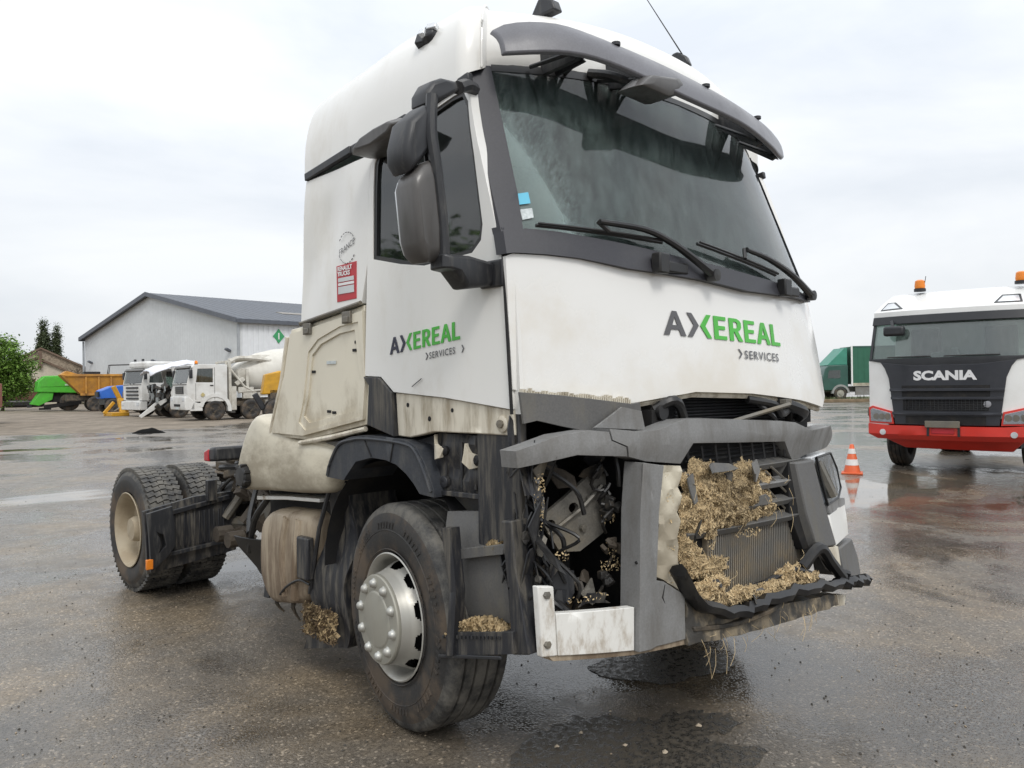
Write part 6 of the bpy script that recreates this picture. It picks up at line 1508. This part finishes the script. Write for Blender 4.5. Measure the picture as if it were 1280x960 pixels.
# bare tree between barn and warehouse
q = camline(97, 105); bt = empty('bare_tree', 'thin bare branching tree between the stone barn and the warehouse', 'tree', (q.x, q.y, 0), face_cam(q))
mb = MB(); mb.tube([(0, 0, 0), (.1, 0, 2), (0, 0, 4)], .12, 6, 3, r2=.06)
for k in range(22):
    a = random.uniform(-1.2, 1.2); z = random.uniform(2.2, 4); l = random.uniform(.7, 1.7); e = (math.sin(a) * l, random.uniform(-.3, .3), z + math.cos(a) * l * .8)
    mb.tube([(0, 0, z), (e[0] * .6, 0, z + .3 * l), e], .035, 4, 2, r2=.012)
    for j in range(3): mb.tube([e, (e[0] + random.uniform(-.5, .5), e[1], e[2] + random.uniform(-.1, .5))], .014, 3)
mb.build('branches', BARK, bt)

# ------------------------------------------------------------------ yard vehicles on the left
YL = pm('machine_yellow', (.62, .33, .02), .45, dirt=.4, dcol=(.25, .13, .03), dscale=3, var=.08)
OR = pm('weathered_orange', (.52, .25, .035), .55, dirt=.7, dcol=(.24, .12, .05), dscale=1.6, thr=.52, var=.15)
GN = pm('machine_green', (.07, .46, .03), .4, dirt=.4, dcol=(.09, .25, .05), dscale=2, var=.1)
BL = pm('tractor_blue', (.03, .13, .50), .35, var=.1)
WP = pm('yard_truck_white', (.70, .70, .68), .4, dirt=.5, dcol=(.38, .35, .3), dscale=1.6, thr=.58, var=.06)
RU = pm('rusty_red', (.13, .045, .03), .7, dirt=.6, dcol=(.07, .05, .04), dscale=3, var=.3)
CEM = pm('cement_spattered', (.60, .58, .52), .7, dirt=.7, dcol=(.32, .29, .24), dscale=3, thr=.52, var=.1)
DRUM = pm('mixer_drum_paint', (.66, .64, .58), .5, dirt=.5, dcol=(.42, .39, .33), dscale=1.5, thr=.56, var=.05)
def simple_wheel(par, x, y, r=.52, w=.3, rim=None, z=None):
    t = MB().lathe(tyre_prof(r, w, [w * .3, w * .7], r * .55), 28, 'x', cap=False).build('wheel', M['tyre'], par); t.location = (x, y, z or r); t.rotation_euler = (0, 0, math.pi if x > 0 else 0)
    MB().lathe([(r * .56, .02), (r * .5, .06), (r * .30, .07), (r * .26, -.01), (0, -.02)], 20, 'x').build('rim', rim or M['engine'], t); return t
def cab_front(par, hw, y0, zb, zw0, zw1, zt, yr, mat, rake=.22, glassm=None, dm=None):
    """tilt cab: side profile with real window openings on the +X side, front screen, grille and bumper"""
    prof = [(y0, zb), (y0 - .02, zw0), (y0 + rake, zw1), (y0 + rake + .18, zt - .03), (y0 + rake + .5, zt), (yr, zt - .02), (yr, zb)]
    wy0, wy1 = y0 + .55, y0 + 1.25
    hole = [(y0 + .42, zw0 + .04), (y0 + rake + .34, zw1 - .03), (wy1, zw1 - .01), (wy1, zw0 + .02)]
    for sg in (-1, 1):
        dp = plate('cab_side', prof, lambda u, v, w, sg=sg: (sg * (hw - w), u, v), .05, mat, par, 0, holes=[hole], bevel=.02)
        plate('side_window', hole, lambda u, v, w, sg=sg: (sg * (hw - .025 - w), u, v), .01, glassm or M['bgglass'], dp, 0, bevel=0)
        MB().tube([(sg * (hw + .004), y0 + 1.33, zb + .1), (sg * (hw + .004), y0 + 1.33, zw1 + .05)], .008, 4).tube([(sg * (hw + .004), y0 + .40, zb + .1), (sg * (hw + .004), y0 + .40, zw0)], .008, 4).build('door_joint', M['void'], dp)
        MB().box((sg * (hw + .01), y0 + 1.18, zw0 - .12), (.03, .16, .05)).build('door_handle', M['void'], dp)
    MB().prism([(y0, zb), (y0 - .02, zw0), (y0 + .05, zw0), (y0 + .05, zb)], -hw + .02, hw - .02).build('front_panel', mat, par, bevel=.02)
    MB().prism([(y0 + rake, zw1), (y0 + rake + .18, zt - .03), (y0 + rake + .5, zt), (yr, zt - .02), (yr, zt - .1), (y0 + rake + .1, zt - .2)], -hw + .02, hw - .02).build('roof', mat, par, bevel=.03)
    MB().prism([(y0 - .015, zw0 + .01), (y0 + rake, zw1), (y0 + rake + .015, zw1), (y0 + .005, zw0 + .01)], -hw + .09, hw - .09).build('windscreen', glassm or M['bgglass'], par)
    MB().b6(-hw + .03, hw - .03, yr - .06, yr - .005, zb, zt - .1).build('rear_wall', mat, par)
    MB().prism([(y0 + rake - .06, zw1 - .01), (y0 + rake - .10, zw1 + .03), (y0 + rake + .02, zw1 + .14), (y0 + rake + .06, zw1 + .02)], -hw + .03, hw - .03).build('visor_strip', M['greydk'], par, bevel=.015)
    for sg in (-1, 1):
        mr_ = MB().box((sg * (hw + .16), y0 + .12, (zw0 + zw1) / 2 + .08), (.22, .14, .44)).build('mirror', BK, par, bevel=.04)
        MB().tube([(sg * (hw - .02), y0 + .25, zw1 + .02), (sg * (hw + .14), y0 + .14, zw1), (sg * (hw + .15), y0 + .12, (zw0 + zw1) / 2)], .022, 5).build('mirror_arm', BK, mr_)
        MB().tube([(sg * .15, y0 - .035, zw0 - .02), (sg * .8, y0 + .03, zw0 + .10)], .016, 5).build('wiper', BK, par)
        MB().b6(sg * (hw - .30), sg * (hw + .005), y0 - .012, y0 + .3, zb + .02, zb + .06).build('corner_seam', M['void'], par)
    MB().b6(-hw + .06, hw - .06, y0 - .03, y0, zw0 - .09, zw0 - .04).build('cowl_strip', M['greydk'], par)
    MB().b6(-hw + .06, hw - .06, y0 + .1, yr - .1, zb, zw0 - .15).b6(-.6, -.3, y0 + .9, y0 + 1.05, zb, zw1 - .1).b6(.3, .65, y0 + .9, y0 + 1.05, zb, zw1 - .1).build('cab_interior', M['interior2'], par)
# --- concrete mixer lorry
X = empty('mixer_lorry', 'white concrete mixer lorry with a pale drum parked before the warehouse', 'lorry', (13.9, 37.7, 0), R(-95))
cab_front(X, 1.2, -1.35, .95, 1.88, 2.62, 2.82, .62, WP, .16)
gr2 = MB().prism([(-1.40, 1.35), (-1.41, 1.72), (-1.36, 1.72), (-1.36, 1.35)], -.62, .62).build('grille', BK, X, bevel=.01)
for k in range(3): MB().b6(-.60, .60, -1.425, -1.40, 1.42 + k * .1, 1.445 + k * .1).build('grille_bar', M['greydk'], gr2)
MB().prism([(-1.46, .55), (-1.50, .75), (-1.48, 1.22), (-1.3, 1.22), (-1.0, .95), (-1.0, .55)], -1.22, 1.22).build('bumper', WP, X, bevel=.03)
for sg in (-1, 1): MB().b6(sg * .78, sg * 1.12, -1.50, -1.46, .98, 1.16).build('headlight', M['lens'], X, bevel=.01)
MB().b6(-.5, .5, -1.51, -1.49, .72, .84).build('bumper_slot', M['void'], X)
MB().prism([(-1.25, .50), (-.62, .50), (-.66, .85), (-1.05, .95)], 1.0, 1.22).build('step_well', WP, X, bevel=.02)
mb = MB()
for i in range(9):
    a0, a1 = R(-8 + i * 22), R(-8 + (i + 1) * 22)
    if i > 7: break
    mb.prism([(math.cos(a) * r, .55 + math.sin(a) * r) for a, r in ((a0, .64), (a0, .82), (a1, .82), (a1, .64))], .95, 1.24)
mb.build('wheel_arch', WP, X, 50)
for y in (0, 1.85, 4.6, 5.95): 
    for sg in (-1, 1): simple_wheel(X, sg * 1.2, y)
MB().b6(.62, 1.12, .75, 1.05, .35, .95).build('step_box', M['greydk'], X, bevel=.03)
MB().b6(.7, 1.15, 2.6, 3.9, .55, 1.0).build('fuel_tank', M['steel'], X, bevel=.08)
MB().b6(-.26, .26, -1.505, -1.485, .58, .69).build('number_plate', M['stick_w'], X)
MB().b6(-.5, .5, -1.2, 7.6, .75, 1.1).b6(-.95, .95, .75, 3.2, .7, .95).build('chassis', M['chassis'], X)
MB().lathe([(0, 1.1), (.55, 1.1), (.80, 1.5), (1.12, 2.6), (1.16, 3.6), (1.02, 5.0), (.72, 6.3), (.55, 6.7), (.5, 6.7)], 36, 'y', (0, 0.2, 1.85), Matrix.Rotation(R(11), 3, 'X')).build('drum', DRUM, X, 40)
mb = MB()
for k in range(40):
    y = 1.6 + k * .12; rr = 1.16 if y < 4 else 1.16 - (y - 4) * .2
mb = MB().lathe([(0, -.75), (.30, -.72), (.36, -.5), (.36, .5), (.30, .72), (0, .75)], 20, 'x', (.2, 1.55, 2.30)); mb.build('water_tank', CEM, X)
mb = MB()
for (x, y) in ((1.1, .78), (.5, .82), (-.9, .8), (1.05, 1.7)): mb.box((x, y, 1.85), (.13, .13, 2.3 if y < 1 else 1.5))
mb.box((.1, .95, 2.98), (2.0, .22, .12)).tube([(1.0, .85, 2.95), (1.0, 1.3, 3.15), (.9, 2.4, 3.10), (.8, 3.4, 2.95)], .13, 6, 4).tube([(.6, .9, 3.0), (.6, 2.2, 3.2), (.6, 4.2, 3.25), (.6, 6.5, 3.2)], .15, 6).tube([(1.1, .8, 2.6), (1.15, 1.5, 1.7), (1.1, 2.2, 1.3)], .06, 6).tube([(1.1, 1.2, 1.4), (1.12, 2.6, 1.5), (1.1, 3.6, 1.2)], .07, 6)
mb.box((1.08, 1.6, 1.55), (.16, .8, .22)).box((1.05, 1.3, 1.95), (.2, .5, .2), Matrix.Rotation(.6, 3, 'X')).box((1.1, .95, 1.1), (.22, .26, 1.2)).box((1.0, 2.9, 1.25), (.1, 1.9, .12)).box((1.05, 1.9, 1.22), (.22, .9, .3))
mb.build('boom_and_supports', CEM, X, bevel=.01)
MB().b6(-.9, .95, .66, .74, 1.0, 2.7).build('headboard', M['steel'], X)
mb = MB().lathe([(.09, 0), (.09, .05), (0, .05)], 12, 'z', (.35, -.65, 2.82)); be = mb.build('beacon', BK, X); MB().lathe([(.08, .05), (.085, .15), (.05, .2), (0, .2)], 12, 'z', (.35, -.65, 2.82)).build('beacon_lens', M['orange'], be)
MB().box((1.24, -.62, 1.30), (.02, .16, .16), Matrix.Rotation(.78, 3, 'X')).build('door_badge', pm('badge_gold', (.5, .42, .2), .5), X)


# --- wreck with torn-open cab behind the mixer
def at_px(px, d): q = camline(px, d); return (q.x, q.y, 0)
K = empty('torn_cab_truck', 'white truck with its cab front torn off and roof crumpled beside the mixer lorry', 'truck', at_px(217, 45.5), R(-97))
prof = [(-.35, .9), (-.45, 1.4), (-.25, 2.0), (-.40, 2.75), (1.0, 2.80), (1.0, .9)]
hole = [(-.08, 1.72), (-.12, 2.42), (.62, 2.46), (.62, 1.72)]
for sg in (-1, 1):
    dp = plate('cab_side', prof, lambda u, v, w, sg=sg: (sg * (1.22 - w) + .04 * math.sin(v * 5 + u * 4), u, v), .05, WP, K, .2, holes=[hole], bevel=.01)
    plate('side_window', hole, lambda u, v, w, sg=sg: (sg * (1.19 - w), u, v), .01, M['bgglass'], dp, 0, bevel=0)
V = []; F = []
random.seed(4)
ny, nx = 9, 8
for j in range(ny + 1):
    y = -1.5 + 2.5 * j / ny
    for i in range(nx + 1):
        x = -1.25 + 2.5 * i / nx; z = 2.62 + .55 * max(0, math.sin((y + 1.5) / 2.5 * 1.7)) - .20 * (x / 1.25) ** 4 + .16 * mnoise.noise(Vector((x * 2, y * 2, 0)))
        V.append((x, y, z))
for j in range(ny):
    for i in range(nx): a = j * (nx + 1) + i; F.append([a, a + 1, a + nx + 2, a + nx + 1])
o = link('crumpled_roof', V, F, pm('bluish_white_roof', (.74, .76, .82), .4, var=.05), K, 25)
sm = o.modifiers.new('thickness', 'SOLIDIFY'); sm.thickness = .06
mb = MB()
for k in range(26): mb.box((random.uniform(-1.1, 1.1), random.uniform(-1.1, -.3), random.uniform(.55, 1.7)), (random.uniform(.1, .5), random.uniform(.1, .4), random.uniform(.1, .5)), Matrix.Rotation(random.random() * 3, 3, 'X') @ Matrix.Rotation(random.random() * 3, 3, 'Z'))
mb.build('wrecked_front', M['engine'], K)
mb = MB()
for k in range(12): mb.box((random.uniform(-1.1, 1.15), random.uniform(-1.2, -.5), random.uniform(.9, 1.9)), (random.uniform(.1, .4), .04, random.uniform(.2, .5)), Matrix.Rotation(random.random() * 3, 3, 'Y'))
tag(mb.build('bent_metal', pm('crumpled_grey', (.25, .27, .27), .4, metal=.3, var=.3), K), kind='stuff')
MB().b6(-1.1, 1.1, -.5, .95, .6, 1.5).b6(-1.15, 1.15, -.1, .9, 2.3, 2.6).build('dark_interior', M['void'], K)
plate('torn_fender', [(-1.9, .05), (-1.0, .62), (-.55, .95), (-.6, 1.1), (-1.2, .85), (-2.0, .16)], lambda u, v, w: (.75 + w, u, v), .1, WP, K, .2, bevel=.02)
for y in (0.0, 3.6):
    for sg in (-1, 1): simple_wheel(K, sg * 1.2, y)
MB().b6(-.45, .45, 0, 5, .7, 1.0).build('chassis', M['chassis'], K)
# --- white truck with a slatted grille
K2 = empty('white_truck', 'white truck with slatted grille between the yellow arm and the torn cab', 'truck', at_px(193, 48.5), R(-84))
cab_front(K2, 1.2, -1.3, .9, 1.95, 2.68, 2.85, .7, WP, .15)
MB().b6(-1.15, 1.15, -1.0, .7, 2.85, 3.25).build('roof_fairing', WP, K2, bevel=.12)
for k in range(4): MB().b6(-.75, .75, -1.36, -1.3, 1.02 + k * .21, 1.12 + k * .21).build('grille_slot', BK, K2)
MB().b6(-1.2, 1.2, -1.45, -1.0, .4, .92).build('bumper', WP, K2, bevel=.04)
for sg in (-1, 1): MB().b6(sg * .8, sg * 1.12, -1.47, -1.43, .66, .84).build('headlight', M['lens'], K2)
for x in (-.5, .5): MB().box((x, -.9, 3.33), (.14, .1, .12)).build('roof_horn', BK, K2)
for y in (0.0, 3.6):
    for sg in (-1, 1): simple_wheel(K2, sg * 1.2, y)
MB().b6(-.9, .9, -.9, 5, .5, .92).build('chassis', M['void'], K2)
# --- yellow folding arm and blue tractor
Y_ = empty('folding_arm', 'yellow hydraulic folding arm resting on the gravel before the blue tractor', 'machinery', at_px(150, 49.5), R(-90))
mb = MB()
mb.box((-.1, -.2, .12), (1.6, 1.0, .22)).box((.2, 0, .55), (.25, .3, 1.1), Matrix.Rotation(R(-28), 3, 'Y')).box((-.35, .1, 1.0), (.22, .25, 1.8), Matrix.Rotation(R(25), 3, 'X')).box((.1, .5, 1.2), (.2, 1.3, .22), Matrix.Rotation(R(40), 3, 'X')).box((-.5, -.5, .5), (.18, .18, .9), Matrix.Rotation(R(-40), 3, 'X'))
mb.build('boom', YL, Y_, bevel=.02)
MB().tube([(-.2, .2, .4), (-.3, .3, 1.5)], .06, 8).tube([(.2, -.4, .3), (.3, .5, .9)], .05, 8).build('hydraulic_ram', M['steel'], Y_)
BT = empty('blue_tractor', 'blue tractor bonnet showing behind the yellow folding arm', 'tractor', at_px(160, 56), R(-90))
MB().prism([(-1.9, 1.0), (-1.95, 1.55), (-1.2, 1.85), (.2, 1.95), (.2, 1.0)], -.5, .5).build('bonnet', BL, BT, bevel=.06)
MB().b6(-.55, .55, -1.7, 1.6, .6, 1.05).b6(-.7, .7, .2, 1.6, 1.0, 1.7).build('engine_block', BK, BT)
MB().b6(-.75, .75, .25, 1.5, 1.7, 2.5).build('cab', M['bgglass'], BT, bevel=.05); 
for sg in (-1, 1):
    simple_wheel(BT, sg * .95, 1.0, .75, .4); simple_wheel(BT, sg * .8, -1.2, .5, .3)
MB().box((.0, -2.02, 1.3), (.6, .08, .35)).build('nose_grille', BK, BT)
# --- orange tipping trailer and green machine
D_ = empty('tipper_body_truck', 'weathered orange tipper body on a dark chassis between green machine and white truck', 'truck', at_px(128, 62), R(-100))
def tub(name, mat, par, y0, y1, zt, zb, wt, wb, th=.08, lip=0.):
    V = []; F = []
    P = [(y0 - lip, wt, zt), (y1, wt, zt), (y1 - .2, wb, zb), (y0 + .45, wb, zb)]
    V = [(w, y, z) for y, w, z in P] + [(-w, y, z) for y, w, z in P]
    F = [[0, 1, 2, 3], [4, 7, 6, 5], [0, 3, 7, 4], [1, 5, 6, 2], [3, 2, 6, 7]]
    o = link(name, V, F, mat, par, 0); m = o.modifiers.new('thickness', 'SOLIDIFY'); m.thickness = th; return o
tb = tub('tipper_tub', OR, D_, -2.0, 3.2, 2.75, 1.3, 1.25, .95, .1, .9)
mb = MB()
for k in range(6): 
    y = -1.3 + k * .85; mb.prism([(y, 2.7), (y + .12, 2.7), (y + .12, 1.35), (y, 1.35)], 1.0, 1.28)
mb.b6(1.22, 1.33, -2.6, 3.2, 2.64, 2.8).b6(-1.33, -1.22, -2.6, 3.2, 2.64, 2.8).b6(.94, 1.06, -1.6, 3.1, 1.2, 1.38)
mb.build('tub_rib', OR, tb, bevel=.01)
MB().prism([(-2.9, 2.75), (-2.5, 3.05), (-1.7, 2.78), (-1.9, 2.6)], -1.2, 1.2).build('canopy_lip', OR, tb, bevel=.02)
mb = MB().tube([(.4, .4, 2.8), (.4, .5, 3.5), (.4, 2.1, 3.55), (.4, 2.2, 2.8)], .04, 5).tube([(-.4, .4, 2.8), (-.4, .5, 3.5), (-.4, 2.1, 3.55), (-.4, 2.2, 2.8)], .04, 5).b6(-.7, .6, -1.3, -.2, 2.75, 3.0); mb.build('roll_bar', BK, D_)
MB().b6(-.6, .6, -2.5, 4.2, .85, 1.25).build('chassis', M['chassis'], D_)
for y in (-.6, 2.2, 3.5):
    for sg in (-1, 1): simple_wheel(D_, sg * 1.05, y, .58, .4)
Gm = empty('green_machine', 'bright green farm machine standing left of the orange tipper body', 'machine', at_px(76, 64), R(-98))
MB().prism([(-1.75, 1.5), (-1.65, 2.3), (-1.2, 2.75), (1.4, 2.8), (1.75, 1.7), (1.6, 1.35)], -1.1, 1.1).build('hood', GN, Gm, bevel=.06)
MB().prism([(-2.1, .55), (-1.5, 1.5), (-.6, 1.5), (-.7, .9), (-1.6, .45)], -1.0, 1.0).build('rear_chute', GN, Gm, bevel=.03)
MB().prism([(-1.5, 1.9), (-1.1, 2.6), (1.2, 2.62), (1.4, 1.95)], 1.1, 1.13).build('side_panel', GN, Gm, bevel=.01)
MB().box((1.145 - .0, .5, 2.05), (.02, .7, .12)).build('pale_stripe', pm('pale_green_print', (.45, .62, .45), .5), Gm)
mb = MB().b6(-.8, .8, -1.0, 1.6, .7, 1.45).box((1.0, .0, .5), (.2, 2.6, .3), Matrix.Rotation(.12, 3, 'X')).box((.9, -1.2, .2), (.4, .8, .15)); mb.build('undercarriage', M['void'], Gm)
for sg in (-1, 1): simple_wheel(Gm, sg * .95, .5, .70, .45)
MB().box((1.0, -2.25, .42), (.12, .3, .2)).build('coupling', BK, Gm)
# --- rusty red machine near the tree and red post at the edge
Rm = empty('rusty_machine', 'dark rusty red machine with open cab frame under the leafy tree', 'machine', at_px(30, 80), R(-100))
MB().b6(-.9, .9, -1.6, 1.4, .7, 1.5).b6(-.8, .8, .0, 1.2, 1.5, 1.9).build('body', RU, Rm, bevel=.05)
mb = MB()
for x in (-.7, .7):
    for y in (-.5, .9): mb.box((x, y, 2.3), (.1, .1, .9))
mb.b6(-.8, .8, -.6, 1.0, 2.7, 2.8); mb.build('cab_frame', RU, Rm)
mb = MB().prism([(-2.6, .5), (-2.0, 1.6), (-1.6, 1.6), (-1.6, .5)], -1., 1.); mb.build('front_scoop', pm('rusty_orange', (.35, .12, .05), .7, var=.2), Rm, bevel=.04)
for sg in (-1, 1): MB().box((sg * .9, 0, .38), (.4, 3.4, .7)).build('track', M['rubber'], Rm, bevel=.2)
Rp = empty('red_container', 'rust red steel container corner cut by the left edge of the photo', 'container', at_px(-19, 40), R(-104))
rc = MB().b6(-1.2, 1.2, -.65, .67, .8, 2.0).build('body', pm('container_red', (.30, .07, .04), .6, var=.2, dirt=.4), Rp, bevel=.03)
mb = MB()
for k in range(6): mb.b6(1.2, 1.24, -.6 + k * .21, -.5 + k * .21, .85, 1.95)
mb.build('corrugation', pm('container_red', (.3, .07, .04)), rc)
MB().b6(-1, 1, -.5, .5, 0, .8).build('plinth', M['chassis'], Rp)
Ec = empty('white_car', 'white car body end just entering the photo at the left edge', 'car', at_px(-34, 36), R(-104))
MB().prism([(-1.9, .35), (-1.92, .62), (-1.6, .88), (-.9, 1.0), (-.4, 1.42), (.9, 1.42), (1.0 - .1, .9), (.66, .35)], -.85, .85).build('body', WP, Ec, bevel=.08)
MB().prism([(-.75, 1.0), (-.35, 1.36), (.3, 1.36), (.3, 1.0)], .852, .858).build('side_window', M['bgglass'], Ec)
for y in (-1.3, .25):
    for sg in (-1, 1): simple_wheel(Ec, sg * .82, y, .32, .2)
# yellow bucket machine partly hidden behind the wreck
Yb = empty('yellow_loader', 'yellow loader arm and dark wheel just left of the wrecked cab', 'loader', at_px(362, 36.5), R(-112))
MB().prism([(-1.25, 1.3), (-1.1, 2.2), (-.5, 2.35), (.8, 2.2), (.8, 1.4)], -.6, .6).build('boom', YL, Yb, bevel=.06)
MB().box((0.3, -1.35, 1.0), (.3, .25, .8), Matrix.Rotation(.5, 3, 'X')).build('hydraulic_ram', BK, Yb, bevel=.04)
MB().b6(-.6, .6, -.9, 2.5, .6, 1.5).build('chassis', M['chassis'], Yb)
for sg in (-1, 1): simple_wheel(Yb, sg * .9, -.6, .55, .4)
# low wall behind the yard, distant hedge
q0, q1 = camline(-60, 92), camline(115, 100); d = q1 - q0
lw = MB().box((q0 + q1) / 2 + Vector((0, 0, .7)), (d.length, .3, 1.4), Matrix.Rotation(math.atan2(d.y, d.x), 3, 'Z')).build('yard_wall', CRM, None, bevel=.03); tag(lw, 'low cream boundary wall behind the machines at the left of the yard', 'wall')
